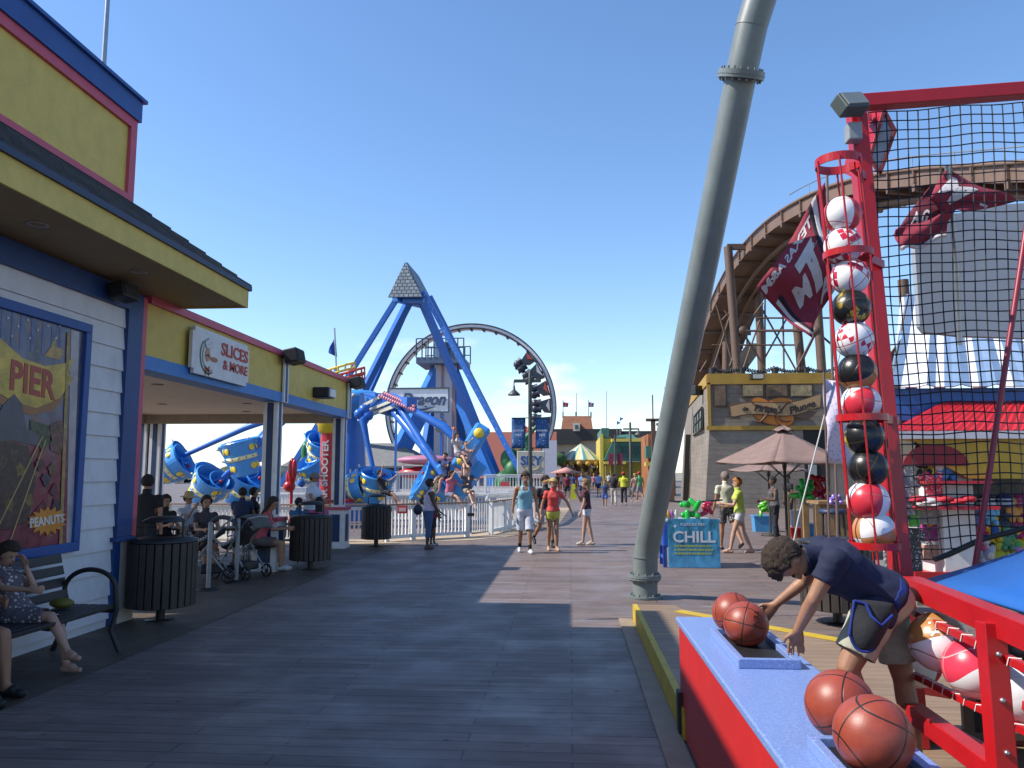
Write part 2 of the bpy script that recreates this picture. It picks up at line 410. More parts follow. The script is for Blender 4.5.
    if bottom is not None:
        hem = {'shorts': .72, 'short': .34, 'long': 2, 'capri': 2, 'skirt': .6, 'long_shorts': 1.0}[bottomk]
        sel = (istor & (tt < .27)) | (thigh & (bt < hem))
        of = np.full(len(P), .010) + fold * .8
        if bottomk in ('shorts', 'long_shorts'): of = of + np.where(thigh, bt * .026, 0)
        if bottomk == 'long_shorts': sel = sel | (shin & (bt < .12))
        if bottomk == 'long': sel = sel | (shin & (bt < .93)); of = of + np.where(shin, .008 + bt * .012, 0)
        if bottomk == 'capri': sel = sel | (shin & (bt < .55))
        shell('trousers' if bottomk in ('long', 'capri') else 'shorts', sel, of, cloth(bottom, botpat))
    if belt: shell('belt', istor & (tt > .20) & (tt < .29), .024, cloth(belt))
    if socks: shell('sock', (shin & (bt > .74)) | (foot & (bt < .15)), .004, cloth(socks), 0)
    if shoes:
        for n_ in 'LR':
            zf = P[:, 2]
            shell('shoe', (bn == 'foot' + n_), .007, mat(shoes, .6), .004)
    # hair
    Q = P - np.array(hc); u_ = Q @ np.array(hupv) / S; f_ = Q @ np.array(hf) / S; l_ = np.abs(Q @ np.array(hl)) / S
    hs = head | isneck
    hm = HAIRM(hair)
    hn = np.array([.45 * mnoise.noise(V(p) * 40) + .6 * mnoise.noise(V(p) * 95) + .45 * mnoise.noise(V(p) * 170) for p in P])
    if hairstyle != 'none':
        if hairstyle in ('short', 'curly_short'): sel = hs & (((u_ > -.045) & (f_ < -.005 + u_ * .45)) | (u_ > .068)) & ~((l_ > .083) & (u_ < .02))
        else: sel = hs & (((u_ > -.075) & (f_ < .0 + u_ * .45)) | (u_ > .066))
        amp = .016 if hairstyle.startswith('curly') else .008
        base = .016 if hairstyle == 'short' else .024
        edge = np.clip((u_ + .05) * 18, .25, 1)
        hh = shell('hair', sel, (base + hn * amp) * S * edge, hm, .012)
        ex = MB()
        if hairstyle in ('long', 'ponytail', 'messy', 'bun'):
            r0 = hc - hf * .075 * S
            if hairstyle == 'long':
                for k in (-1, -.5, 0, .5, 1): capsule(ex, r0 + hl * .05 * k * S + hupv * .03 * S + hf * .03 * abs(k) * S, r0 + hl * .06 * k * S - hupv * .25 * S - hf * .01 * S, .042 * S, .03 * S, 8)
            if hairstyle == 'ponytail':
                pv = V(J['pony']) if J and 'pony' in J else (-hf * .10 - hupv * .2)
                p1 = r0 + hupv * .04 * S - hf * .03 * S
                mb2 = [p1, p1 + pv * .4 * S + V((0, 0, .02)), p1 + pv * S]
                ex.tube(mb2, [.03 * S, .042 * S, .014 * S], 8)
            if hairstyle == 'bun': ex.ball(r0 + hupv * .05 * S - hf * .03 * S, .04 * S)
            if ex.v:
                e_ = ex.build('hair_length', hm, None, origin=(0, 0, 0)); e_.parent = hh or o; 
    if hat: hat(o, hc, hf, hl, hupv, S)
    # face
    if vox < .0185:
        for sd in (1, -1):
            q = MB(); q.ball(hc + hf * .079 * S + hl * .031 * S * sd + hupv * .018 * S, (.008 * S, .014 * S, .008 * S), 8, 6, rot=RM)
            e_ = q.build('eye', mat((.03, .02, .018), .25), None, origin=(0, 0, 0)); e_.parent = o
        q = MB(); q.ball(hc + hf * .083 * S - hupv * .058 * S, (.010 * S, .022 * S, .007 * S), 8, 6, rot=RM)
        e_ = q.build('mouth', mat((.28, .09, .07), .5), None, origin=(0, 0, 0)); e_.parent = o
    WL[o.name] = V(loc)
    return o
def SKIN(k): return mat(SKINS[k], .5, var=.2, scale=9, bump=.12, bscale=140)
def HAIRM(k):
    key = ('hair', k)
    if key in MC: return MC[key]
    c = HAIRS[k]; m, nt, b = new_mat('hair')
    f = ramp(nt, noise_(nt, coords(nt, (1, 1, .4)), 90, 3), .35, .65)
    nt.links.new(mixc(nt, f, tuple(x * .6 for x in c), tuple(min(1, x * 1.6) for x in c)), b.inputs['Base Color']); b.inputs['Roughness'].default_value = .8
    bump_(nt, b, noise_(nt, coords(nt), 160, 3), .9)
    MC[key] = m; return m
def straw_hat(o, hc, hf, hl, hu, S):
    m = MB(); RM = Matrix((hf, hl, hu)).transposed()
    m.lathe([(.17, .045), (.172, .052), (.095, .075), (.088, .14), (.06, .165), (0.001, .17)], hc, 20, rot=RM)
    m.lathe([(.17, .045), (.09, .062)], hc, 20, rot=RM)
    e = m.build('straw_hat', mat((.55, .42, .22), .9, bump=.4, bscale=90), None, origin=(0, 0, 0)); e.parent = o
def cap(colr):
    def f(o, hc, hf, hl, hu, S):
        m = MB(); RM = Matrix((hf, hl, hu)).transposed()
        m.lathe([(.108, .03), (.108, .07), (.09, .115), (.05, .14), (0.001, .147)], hc, 18, rot=RM)
        m.ball(hc + hf * .11 + hu * .04, (.085, .07, .012), 14, 8, rot=RM)
        e = m.build('cap', cloth(colr), None, origin=(0, 0, 0)); e.parent = o
    return f
def PP(px, foot, topy=None, H=None):
    g = G(px, foot)
    if H is None: H = max(1.55, A(px, topy, g.y).z)
    return g, H
# ------------------------------------------------------------------ world and sun
w = bpy.data.worlds.new('World'); scene.world = w; w.use_nodes = True
nt = w.node_tree; bg = nt.nodes['Background']
EL = R(45)
sky = N(nt, 'ShaderNodeTexSky', sky_type='NISHITA'); sky.sun_disc = False; sky.sun_elevation = EL; sky.sun_rotation = R(-99.6)
sky.altitude = 0; sky.air_density = 1.0; sky.dust_density = .25; sky.ozone_density = 2.6
tc = N(nt, 'ShaderNodeTexCoord'); sp = N(nt, 'ShaderNodeSeparateXYZ'); nt.links.new(tc.outputs['Generated'], sp.inputs[0])
mp = N(nt, 'ShaderNodeMapping'); mp.inputs['Scale'].default_value = (1, 1, 2.6); nt.links.new(tc.outputs['Generated'], mp.inputs[0])
nz = noise_(nt, mp.outputs[0], 7.5, 7, .58)
low = ramp(nt, sp.outputs[2], .20, .03)
thr = math_(nt, 'ADD', nz, math_(nt, 'MULTIPLY', low, .20))
cl = ramp(nt, thr, .62, .80)
lowm = ramp(nt, sp.outputs[2], .22, .12)
cl = math_(nt, 'MULTIPLY', math_(nt, 'MULTIPLY', cl, lowm), .6)
hs = N(nt, 'ShaderNodeHueSaturation'); hs.inputs['Saturation'].default_value = 1.12; hs.inputs['Hue'].default_value = .503; hs.inputs['Value'].default_value = 1.38
nt.links.new(sky.outputs[0], hs.inputs['Color'])
cc = mixc(nt, cl, hs.outputs[0], (7.6, 7.9, 8.3))
nt.links.new(cc, bg.inputs[0]); bg.inputs[1].default_value = .112
sl = bpy.data.lights.new('sun', 'SUN'); so = bpy.data.objects.new('sun', sl); col.objects.link(so)
sl.energy = 4.8; sl.angle = R(.5); sl.color = (1, .94, .85)
sd_ = V((1, .17, -1.0)); so.rotation_euler = sd_.to_track_quat('-Z', 'Y').to_euler()
scene.view_settings.view_transform = 'Standard'; scene.view_settings.look = 'None'; scene.view_settings.gamma = 1; scene.view_settings.use_curve_mapping = False
scene.view_settings.exposure = 0.58
scene.render.engine = 'CYCLES'

# ------------------------------------------------------------------ ground
def plank_mat(name, c1, c2, mortar, bw, rh, rotz=0, rough=.5, streak=(.6, 6, 1), stain=None, bumps=.5, ms=.008):
    m, nt, b = new_mat(name); vec = coords(nt, rot=(0, 0, rotz))
    bt = N(nt, 'ShaderNodeTexBrick'); bt.offset = .37; bt.inputs['Scale'].default_value = 1; bt.inputs['Brick Width'].default_value = bw; bt.inputs['Row Height'].default_value = rh
    bt.inputs['Mortar Size'].default_value = ms; bt.inputs['Mortar Smooth'].default_value = .3; bt.inputs['Bias'].default_value = 0
    for k, v in (('Color1', c1), ('Color2', c2), ('Mortar', mortar)): bt.inputs[k].default_value = (*v, 1)
    nt.links.new(vec, bt.inputs['Vector'])
    f = ramp(nt, noise_(nt, coords(nt, streak, (0, 0, rotz)), 3, 7, .65), .35, .65)
    c = mixc(nt, math_(nt, 'MULTIPLY', f, .62), bt.outputs['Color'], tuple(x * .38 for x in c1))
    f3 = ramp(nt, noise_(nt, coords(nt), 1.1, 5, .6), .42, .66)
    c = mixc(nt, math_(nt, 'MULTIPLY', f3, .35), c, stain or tuple(x * 1.3 for x in c2))
    f4 = ramp(nt, noise_(nt, coords(nt), .35, 5, .65), .40, .62)
    c = mixc(nt, math_(nt, 'MULTIPLY', f4, .22), c, tuple(x * .55 for x in c1))
    if name == 'stamped_plank_deck':
        vo = N(nt, 'ShaderNodeTexVoronoi'); vo.inputs['Scale'].default_value = 2.3; nt.links.new(coords(nt), vo.inputs['Vector'])
        c = mixc(nt, math_(nt, 'MULTIPLY', ramp(nt, vo.outputs['Distance'], .060, .045), .7), c, (.02, .017, .017))
        c = mixc(nt, math_(nt, 'MULTIPLY', ramp(nt, noise_(nt, coords(nt, (.5, 5, 1)), 1.4, 6, .7), .56, .66), .45), c, (.33, .27, .25))
    nt.links.new(c, b.inputs['Base Color'])
    rr = math_(nt, 'ADD', math_(nt, 'MULTIPLY', f3, -.20), rough); nt.links.new(rr, b.inputs['Roughness'])
    h = math_(nt, 'ADD', math_(nt, 'MULTIPLY', bt.outputs['Fac'], -1), math_(nt, 'MULTIPLY', f, .35)); bump_(nt, b, h, bumps, .006)
    return m
BW = plank_mat('stamped_plank_deck', (.215, .155, .128), (.125, .094, .083), (.035, .027, .027), 1.9, .17, rough=.62, streak=(.7, 11, 1), stain=(.24, .19, .18))
WALK = plank_mat('brown_walk', (.11, .08, .055), (.10, .07, .05), (.05, .04, .03), 3.6, .15, math.pi / 2, rough=.62, ms=.005)
DECK = plank_mat('tan_decking', (.30, .20, .125), (.26, .18, .115), (.08, .055, .035), 4.8, .14, rough=.6, ms=.006)
TANC = mat((.46, .36, .25), .75, var=.2, scale=3, bump=.2)

b = MB(); b.bb(-60, 45, -12, 170, -6, 0); b.build('boardwalk', BW, origin=(0, 0, 0))
tag(bpy.data.objects['boardwalk'], kind='structure')
b = MB(); b.add([(-3000, -500, -4), (3000, -500, -4), (3000, 5500, -4), (-3000, 5500, -4)], [(0, 1, 2, 3)])
m, nt, bs = new_mat('sandy_ground'); f = ramp(nt, noise_(nt, coords(nt), .02, 6), .4, .6)
nt.links.new(mixc(nt, f, (.10, .11, .08), (.30, .27, .23)), bs.inputs[0]); bs.inputs['Roughness'].default_value = .9
tag(b.build('terrain', m), kind='structure')
b = MB(); b.add([(-9.8, -8, .004), (-4.32, -8, .004), (-4.32, 22, .004), (-14, 22, .004), (-14, -8, .004)], [(0, 1, 2, 3, 4)])
tag(b.build('side_walkway', WALK), kind='structure')
b = MB(); b.add([(-14, 20.15, .008), (-5.4, 19.55, .008), (-4.2, 20.0, .008), (-2.6, 20.9, .008), (-1.6, 22.3, .008), (-.4, 27, .008), (0, 40, .008), (-1.5, 40, .008), (-2.3, 27, .008), (-3.2, 23.2, .008), (-6, 21.6, .008), (-14, 21.4, .008)], [tuple(range(12))])
tag(b.build('fence_kerb_path', TANC), kind='structure')
# raised game deck on the right, with its yellow edge
dk = [(.76, -3), (.76, 9.8), (1.25, 9.8), (1.33, 9.3), (2.78, 7.75), (4.9, 5.5), (4.9, -3)]
b = MB(); b.prism([(x, y, .012) for x, y in dk], (0, 0, .19)); tag(b.build('raised_deck', DECK, origin=(0, 0, 0)), kind='structure')
YS = mat((.62, .42, .02), .5, var=.2, scale=9, dirt=.6)
b = MB(); b.bb(.745, .76, 5.52, 9.8, .015, .206); b.bb(.745, .80, 5.52, 9.8, .202, .207)
def strip(b, p, q, wd, z, th):
    p, q = V(p), V(q); d = (q - p).normalized(); n = V((-d.y, d.x, 0)) * wd
    b.prism([(p.x, p.y, z), (q.x, q.y, z), (q.x - n.x, q.y - n.y, z), (p.x - n.x, p.y - n.y, z)], (0, 0, th))
strip(b, (1.29, 9.42, 0), (2.78, 7.75, 0), .16, .2055, .004); strip(b, (2.78, 7.75, 0), (4.9, 5.5, 0), .16, .2055, .004)
tag(b.build('yellow_step_edging', YS), kind='structure')
b = MB(); b.bb(.58, .742, -3, 9.9, .003, .02); tag(b.build('kerb_strip', mat((.33, .25, .18), .7, var=.2, bump=.2)), kind='structure')

# ------------------------------------------------------------------ restaurant with its open pavilion
X0 = -5.4
rb = empty('restaurant_building', (-8, 8, 0), 'yellow and blue waterfront restaurant with white board wall and an open columned pavilion', 'building')
b = MB(); z = .12
SID = mat((.72, .73, .76), .6, var=.10, dirt=.4, bump=.1)
b.bb(X0 - .25, X0 - .03, -6, 9.3, 0, 4.05)
zz = .10
while zz < 3.95:
    zt = min(zz + .265, 4.0)
    for y0, y1 in ((-6, 9.02),):
        b.add([(X0 + .004, y0, zz), (X0 + .004, y1, zz), (X0 - .022, y1, zt), (X0 - .022, y0, zt), (X0 - .03, y0, zz), (X0 - .03, y1, zz)], [(0, 1, 2, 3), (0, 4, 5, 1), (1, 5, 2)])
    zz += .265
b.build('wall', SID, rb)
b = MB(); b.bb(X0 - .2, X0 + .035, 9.022, 9.34, 1.02, 4.02); b.bb(X0 - .26, X0 + .08, 8.95, 9.34, .98, 1.03); b.bb(X0 - .2, X0 + .03, 9.0, 9.12, 0, .98); b.bb(X0 - .02, X0 + .045, -6, 9.02, 3.78, 4.03)
b.build('corner_trim', mat((.012, .06, .22), .5), rb)
b = MB(); b.bb(X0 - .3, X0 + .01, 9.122, 9.5, .0, .98); b.build('pedestal_base', CREAM, rb)
b = MB(); b.bb(X0 - .26, X0 + .03, 9.342, 9.44, 1.0, 4.0); b.build('corner_strip', PINK, rb)
# eave: soffit, fascia, drip edge, shingle roof
EX, EY = -4.4, 10.25
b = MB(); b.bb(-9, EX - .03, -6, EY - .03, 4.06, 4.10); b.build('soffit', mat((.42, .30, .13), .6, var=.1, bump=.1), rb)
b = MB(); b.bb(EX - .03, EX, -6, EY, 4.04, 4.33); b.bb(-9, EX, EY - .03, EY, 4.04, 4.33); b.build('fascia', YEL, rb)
b = MB(); b.bb(EX, EX + .035, -6, EY + .035, 4.28, 4.345); b.bb(-9, EX, EY, EY + .035, 4.28, 4.345); b.build('drip_edge', mat((.02, .04, .10), .5), rb)
m, nt, bs = new_mat('shingles'); bt = N(nt, 'ShaderNodeTexBrick'); bt.inputs['Scale'].default_value = 1; bt.inputs['Brick Width'].default_value = .28; bt.inputs['Row Height'].default_value = .13; bt.inputs['Mortar Size'].default_value = .008
for k, v in (('Color1', (.028, .03, .033)), ('Color2', (.048, .05, .052)), ('Mortar', (.012, .013, .015))): bt.inputs[k].default_value = (*v, 1)
tc = N(nt, 'ShaderNodeTexCoord'); s_ = N(nt, 'ShaderNodeSeparateXYZ'); nt.links.new(tc.outputs['Object'], s_.inputs[0])
cb = N(nt, 'ShaderNodeCombineXYZ'); nt.links.new(math_(nt, 'ADD', s_.outputs[1], s_.outputs[0]), cb.inputs[0]); nt.links.new(s_.outputs[2], cb.inputs[1]); nt.links.new(cb.outputs[0], bt.inputs['Vector'])
nt.links.new(bt.outputs['Color'], bs.inputs[0]); bs.inputs['Roughness'].default_value = .85; bump_(nt, bs, bt.outputs['Fac'], -.5, .01)
SHING = m
b = MB(); n_ = 7
for i in range(n_):      # stepped courses so the roof edge reads as shingles
    t0, t1 = i / n_, (i + 1) / n_
    xa, xb = EX + .03 + (-5.0 - EX) * t0, EX + .03 + (-5.0 - EX) * t1; za, zb = 4.35 + .52 * t0, 4.35 + .52 * t1 - .02
    ya, yb = EY + .03 + (8.26 - EY) * t0, EY + .03 + (8.26 - EY) * t1
    b.add([(xa, -6, za + .02), (xa, ya, za + .02), (xb, yb, zb + .02), (xb, -6, zb + .02), (xa, -6, za - .005), (xa, ya, za - .005)], [(0, 1, 2, 3), (0, 4, 5, 1)])
    b.add([(-9, ya, za + .02), (xa, ya, za + .02), (xb, yb, zb + .02), (-9, yb, zb + .02), (-9, ya, za - .005), (xa, ya, za - .005)], [(0, 1, 2, 3), (0, 4, 5, 1)])
b.build('roof', SHING, rb)
b = MB(); b.bb(-9, -5.0, -6, 8.26, 4.5, 6.0); b.build('parapet', YEL, rb)
b = MB(); b.bb(-5.0, -4.96, -6, 8.30, 4.80, 4.93); b.bb(-5.0, -4.96, -6, 8.30, 5.72, 5.83); b.bb(-5.0, -4.96, 8.18, 8.30, 4.93, 5.72); b.bb(-9, -5.0, 8.26, 8.30, 4.80, 5.83); b.build('parapet_border', PINK, rb)
b = MB(); b.bb(-9, -4.93, -6, 8.33, 5.83, 6.07); b.bb(-9, -4.89, -6, 8.37, 6.07, 6.11); b.build('parapet_coping', BLUE, rb)
for y in (3.3, 5.0, 6.6, 8.3):
    b = MB(); b.lathe([(.085, 0), (.095, -.006), (.075, -.008), (.065, .01), (.0, .012)], (-4.85, y, 4.058), 20); b.build('downlight', mat((.5, .5, .5), .4), rb)
# pavilion
PY0, PY1, PX0 = 9.34, 18.75, -10.6
b = MB(); b.bb(X0 - .3, X0, 9.44, PY1, 3.28, 3.96); b.bb(PX0, X0 - .3, PY1 - .2, PY1, 3.28, 3.96); b.build('pavilion_fascia', YEL, rb)
b = MB(); b.bb(X0 - .32, X0 + .03, 9.44, PY1 + .03, 3.10, 3.28); b.build('pavilion_beam', mat((.04, .22, .60), .5, dirt=.1), rb)
b = MB(); b.bb(PX0 - .03, X0 + .05, PY0 + .15, PY1 + .05, 3.96, 4.07); b.build('pavilion_coping', PINK, rb)
b = MB(); b.bb(PX0, X0 - .3, PY0, PY1 - .2, 3.2, 3.24); b.build('ceiling', mat((.85, .74, .62), .7), rb)
b = MB(); b.bb(PX0, X0 - .32, PY1 - .3, PY1 - .1, 2.98, 3.2); b.bb(PX0, PX0 + .2, PY0, PY1 - .3, 2.98, 3.2); b.build('rear_beam', mat((.42, .36, .28), .7), rb)
for x, y in ((-6.6, 12), (-8.4, 12), (-6.6, 15.5), (-8.4, 15.5), (-9.8, 13.8), (-7.5, 17.6)):
    b = MB(); b.lathe([(.09, 0), (.1, -.008), (.07, -.01), (0, -.004)], (x, y, 3.199), 18); b.build('downlight', mat((.12, .10, .08), .4), rb)
NAVY = mat((.012, .04, .14), .5, dirt=.1)
def column(x, y, full):
    c = MB(); ped = .225; sh = .135
    c.bb(x - sh, x + sh, y - sh, y + sh, .97, 3.10)
    o = c.build('column', WHITE, rb)
    d = MB(); d.bb(x - .06, x + .06, y - sh - .004, y + sh + .004, 1.02, 3.09); d.bb(x - sh - .004, x + sh + .004, y - .06, y + .06, 1.02, 3.09); d.build('inset', NAVY, o)
    if full:
        p = MB(); p.bb(x - ped, x + ped, y - ped, y + ped, 0.01, .90); p.bb(x - ped - .02, x + ped + .02, y - ped - .02, y + ped + .02, 0, .08); p.build('pedestal', WHITE, o)
        p = MB(); p.bb(x - ped - .03, x + ped + .03, y - ped - .03, y + ped + .03, .90, .97); p.build('pedestal_cap', PINK, o)
        p = MB(); p.bb(x - .12, x + .12, y - ped - .005, y + ped + .005, .16, .80); p.bb(x - ped - .005, x + ped + .005, y - .12, y + .12, .16, .80); p.build('pedestal_inset', NAVY, o)
        p = MB(); p.bb(X0 + .031, X0 + .07, y - .11, y + .11, 3.10, 3.95); p.build('pilaster', WHITE, o)
        p = MB(); p.bb(X0 + .07, X0 + .075, y - .05, y + .05, 3.11, 3.94); p.build('pilaster_inset', NAVY, o)
for a in ((X0 - .17, 14.3, 1), (X0 - .17, 18.6, 1), (PX0 + .1, 18.6, 0), (PX0 + .1, 14.0, 0), (PX0 + .45, 18.6, 0)): column(*a)

# pole on the roof
b = MB(); p0 = W(103, 75, -5.8); b.tube([(p0.x, p0.y, 6.0), (p0.x, p0.y, 9.5)], [.035, .02], 10)
tag(b.build('flagpole', STEEL), 'thin bare metal flagpole rising from the yellow roof parapet', 'pole')

# speakers and lamps on the building
def speaker(c, lab, s=1):
    c = V(c); r = empty('loudspeaker', c - V((0, 0, .15)), lab, 'speaker', 'black speakers along the eave line')
    M_ = Matrix.Rotation(R(-12), 3, 'Y')
    b = MB(); b.box(c, (.26 * s, .46 * s, .26 * s), rot=M_); b.build('cabinet', BLACK, r, bevel=.02)
    b = MB(); b.box(c + M_ @ V((.135 * s, 0, 0)), (.015, .40 * s, .21 * s), rot=M_); b.build('grille', mat((.03, .03, .03), .8, bump=.8, bscale=200), r, bevel=.008)
    b = MB(); b.bar(c - V((.28, 0, 0)), c - V((.08, 0, 0)), .05); b.build('bracket', BLACK, r)
p = W(128, 292, -5.15); speaker((-5.2, p.y, p.z - .0), 'black speaker on the blue corner trim under the yellow eave', .72)
speaker((-5.16, 14.2, 3.96), 'black speaker above the near pavilion column beside the white restaurant sign')
speaker((-5.16, 18.6, 3.96), 'black speaker above the far pavilion column at the corner of the pink coping')
p = W(327, 393, -5.15); r_ = empty('floodlight', (-5.2, p.y, p.z - .12), 'black wall floodlight on the yellow pavilion fascia between two speakers', 'light')
b = MB(); b.box((-5.22, p.y, p.z), (.34, .42, .22)); b.build('housing', BLACK, r_, bevel=.02)
b = MB(); b.box((-5.03, p.y + .0, p.z - .01), (.05, .38, .18)); b.build('lens', mat((.55, .57, .58), .15), r_, bevel=.02)

# restaurant sign
c = [W(x, y, X0 + .12) for x, y in ((194, 325), (250, 346), (250, 388), (194, 372))]
y0, y1 = c[0].y, c[1].y; zt = (c[0].z + c[1].z) / 2; zb = (c[2].z + c[3].z) / 2; sw_, sh_ = y1 - y0, zt - zb
sg = empty('restaurant_sign', (X0 + .1, (y0 + y1) / 2, zb), 'white restaurant sign with notched corners and moustached cook on the yellow fascia', 'sign')
O = V((X0 + .06, (y0 + y1) / 2, (zt + zb) / 2)); Rr, U = V((0, 1, 0)), V((0, 0, 1)); a, h = sw_ / 2, sh_ / 2; n = .07
pl = [(-a + n, -h), (a - n, -h), (a - n, -h + n), (a, -h + n), (a, h - n), (a - n, h - n), (a - n, h), (-a + n, h), (-a + n, h - n), (-a, h - n), (-a, -h + n), (-a + n, -h + n)]
b = MB(); b.flat(pl, O, Rr, U, .05); b.build('board', mat((.74, .74, .74), .5), sg)
ST = mat((.50, .05, .03), .5); O2 = O + V((.052, 0, 0))
text('SLICES', .40 * sh_, ST, O2 + Rr * .22 * sw_ + U * .19 * sh_, Rr, U, sg, .008, bold=.006, sx=sw_ * .62 / (1.25 * sh_) * .9)
text('& MORE', .30 * sh_, ST, O2 + Rr * .24 * sw_ - U * .15 * sh_, Rr, U, sg, .008, bold=.005, sx=sw_ * .6 / (1.25 * sh_) * .9)
def arcband(b, cx, cz, r0, r1, a0, a1, th=.006, n=18, ex=1, off=0):
    pts = [(cx + r1 * ex * math.cos(R(a0 + (a1 - a0) * i / n)), cz + r1 * math.sin(R(a0 + (a1 - a0) * i / n))) for i in range(n + 1)]
    ri = [(cx + r0 * ex * math.cos(R(a0 + (a1 - a0) * i / n)) + (r1 - r0) * .5 * 0, cz + r0 * math.sin(R(a0 + (a1 - a0) * i / n))) for i in range(n + 1)]
    for i in range(n): b.flat([pts[i], pts[i + 1], ri[i + 1], ri[i]], O2 + V((off, 0, 0)), Rr, U, th)
cx, cz = -.27 * sw_, -.06 * sh_
b = MB(); arcband(b, cx + .05, cz, .36 * sh_, .40 * sh_, 130, 300); b.build('green_swoosh', mat((.02, .16, .06), .5), sg)
b = MB(); arcband(b, cx + .08, cz, .30 * sh_, .33 * sh_, 140, 300); b.build('grey_swoosh', mat((.35, .36, .37), .5), sg)
def ell(cx, cz, rx, rz, n=18): return [(cx + rx * math.cos(2 * math.pi * i / n), cz + rz * math.sin(2 * math.pi * i / n)) for i in range(n)]
b = MB(); b.flat(ell(cx + .02, cz + .02, .11 * sh_, .15 * sh_), O2, Rr, U, .006); b.build('cook_face', mat((.55, .30, .18), .6), sg)
b = MB(); 
for q in ((-.08, .27), (.03, .32), (.13, .26)): b.flat(ell(cx + q[0] * sh_ + .02, cz + q[1] * sh_, .085 * sh_, .08 * sh_), O2, Rr, U, .004 + q[1] * .01)
b.build('cook_hat', mat((.30, .36, .44), .6), sg)
b = MB()
for q in ((-.08, .265), (.03, .315), (.13, .255)): b.flat(ell(cx + q[0] * sh_ + .02, cz + q[1] * sh_, .065 * sh_, .06 * sh_), O2 + V((.008, 0, 0)), Rr, U, .004 + q[1] * .004)
b.flat([(cx - .05, cz + .17 * sh_), (cx + .1, cz + .17 * sh_), (cx + .1, cz + .25 * sh_), (cx - .05, cz + .25 * sh_)], O2 + V((.008, 0, 0)), Rr, U, .006)
b.build('hat_white', mat((.72, .72, .72), .6), sg)
b = MB(); b.flat([(cx - .08, cz - .02), (cx + .02, cz + .03), (cx + .12, cz - .02), (cx + .02, cz)], O2 + V((.007, 0, 0)), Rr, U, .006); b.build('moustache', mat((.05, .03, .02), .6), sg)
b = MB(); b.flat([(cx - .06, cz - .14), (cx + .02, cz - .18), (cx + .1, cz - .14), (cx + .08, cz - .30), (cx + .02, cz - .2), (cx - .04, cz - .30)], O2, Rr, U, .006); b.build('neckerchief', ST, sg)
b = MB(); b.flat(ell(cx + .34 * sh_, cz - .04 * sh_, .17 * sh_, .055 * sh_), O2, Rr, U, .006); b.build('pizza', mat((.50, .17, .06), .6, var=.5, scale=30), sg)

# poster on the wall
pr = W(87, 430, X0 + .06).y; pzt = W(87, 323, X0 + .06).z; pzb = W(78, 551, X0 + .06).z; pl_ = pr - 3.0
ps = empty('circus_poster', (X0, (pr + pl_) / 2, pzb), 'large framed pirate poster with yellow ribbon and orange starburst on the white board wall', 'poster')
b = MB(); b.bb(X0 + .004, X0 + .06, pl_, pr, pzt - .1, pzt); b.bb(X0 + .004, X0 + .06, pl_, pr, pzb, pzb + .1); b.bb(X0 + .004, X0 + .06, pr - .1, pr, pzb + .1, pzt - .1); b.bb(X0 + .004, X0 + .06, pl_, pl_ + .1, pzb + .1, pzt - .1)
b.build('frame', BLUE, ps, bevel=.008)
m, nt, bs = new_mat('poster_print'); vec = coords(nt)
f = ramp(nt, noise_(nt, coords(nt, (1, 1, .35)), 4, 6), .35, .65); f2 = ramp(nt, noise_(nt, vec, 1.6, 4), .45, .6)
c_ = mixc(nt, f, (.05, .05, .09), (.13, .14, .22)); sz = N(nt, 'ShaderNodeSeparateXYZ'); nt.links.new(vec, sz.inputs[0])
low_ = ramp(nt, math_(nt, 'ADD', sz.outputs[2], math_(nt, 'MULTIPLY', f2, .3)), 1.5, 1.1)
c_ = mixc(nt, low_, c_, (.18, .02, .05)); f5 = ramp(nt, noise_(nt, vec, 9, 6), .5, .62); c_ = mixc(nt, math_(nt, 'MULTIPLY', f5, .6), c_, (.22, .13, .08))
nt.links.new(c_, bs.inputs[0]); bs.inputs['Roughness'].default_value = .25
b = MB(); b.bb(X0 + .004, X0 + .02, pl_ + .1, pr - .1, pzb + .1, pzt - .1); b.build('print', m, ps)
def onwall(pts, off, th, mt, nm):       # pixel outline, placed on the wall plane
    b = MB(); q = [W(x, y, X0 + off) for x, y in pts]; b.prism([(X0 + off, p.y, p.z) for p in q], (th, 0, 0)); return b.build(nm, mt, ps)
onwall([(71, 330), (79, 332), (72, 545), (66, 545)], .0205, .003, mat((.45, .40, .42), .3, var=.3), 'curtain_edge')
onwall([(-60, 300), (0, 338), (22, 358), (45, 366), (66, 363), (73, 358), (69, 374), (73, 379), (60, 398), (36, 408), (14, 402), (-10, 388), (-60, 350)], .024, .003, mat((.62, .42, .05), .3, var=.5, scale=5), 'ribbon')
onwall([(14, 402), (36, 408), (60, 398), (68, 393), (52, 411), (30, 415), (5, 406), (-40, 385), (-20, 385)], .022, .003, mat((.32, .12, .03), .3), 'ribbon_shade')
o1 = W(33, 382, X0 + .03); text('PIER', .40, mat((.42, .05, .03), .4), (X0 + .028, o1.y, o1.z), (0, 1, -.07), (0, -.02, 1), ps, .004, bold=.012, sx=.9)
onwall([(-40, 430), (-5, 420), (4, 404), (14, 394), (22, 404), (26, 428), (40, 436), (38, 446), (10, 440), (-40, 448)], .0275, .003, mat((.10, .10, .12), .4, var=.3), 'hat')
onwall([(-40, 448), (8, 441), (28, 446), (36, 480), (28, 520), (5, 530), (-40, 520)], .0275, .003, mat((.055, .032, .028), .35, var=.95, scale=16), 'beard')
onwall([(-40, 522), (6, 531), (26, 521), (44, 500), (50, 520), (38, 551), (-40, 558)], .0245, .003, mat((.17, .02, .045), .35, var=.9, scale=12), 'coat')
onwall([(30, 420), (48, 425), (52, 440), (42, 452), (36, 440), (30, 436)], .0245, .003, mat((.08, .09, .04), .4, var=.9, scale=20), 'parrot')
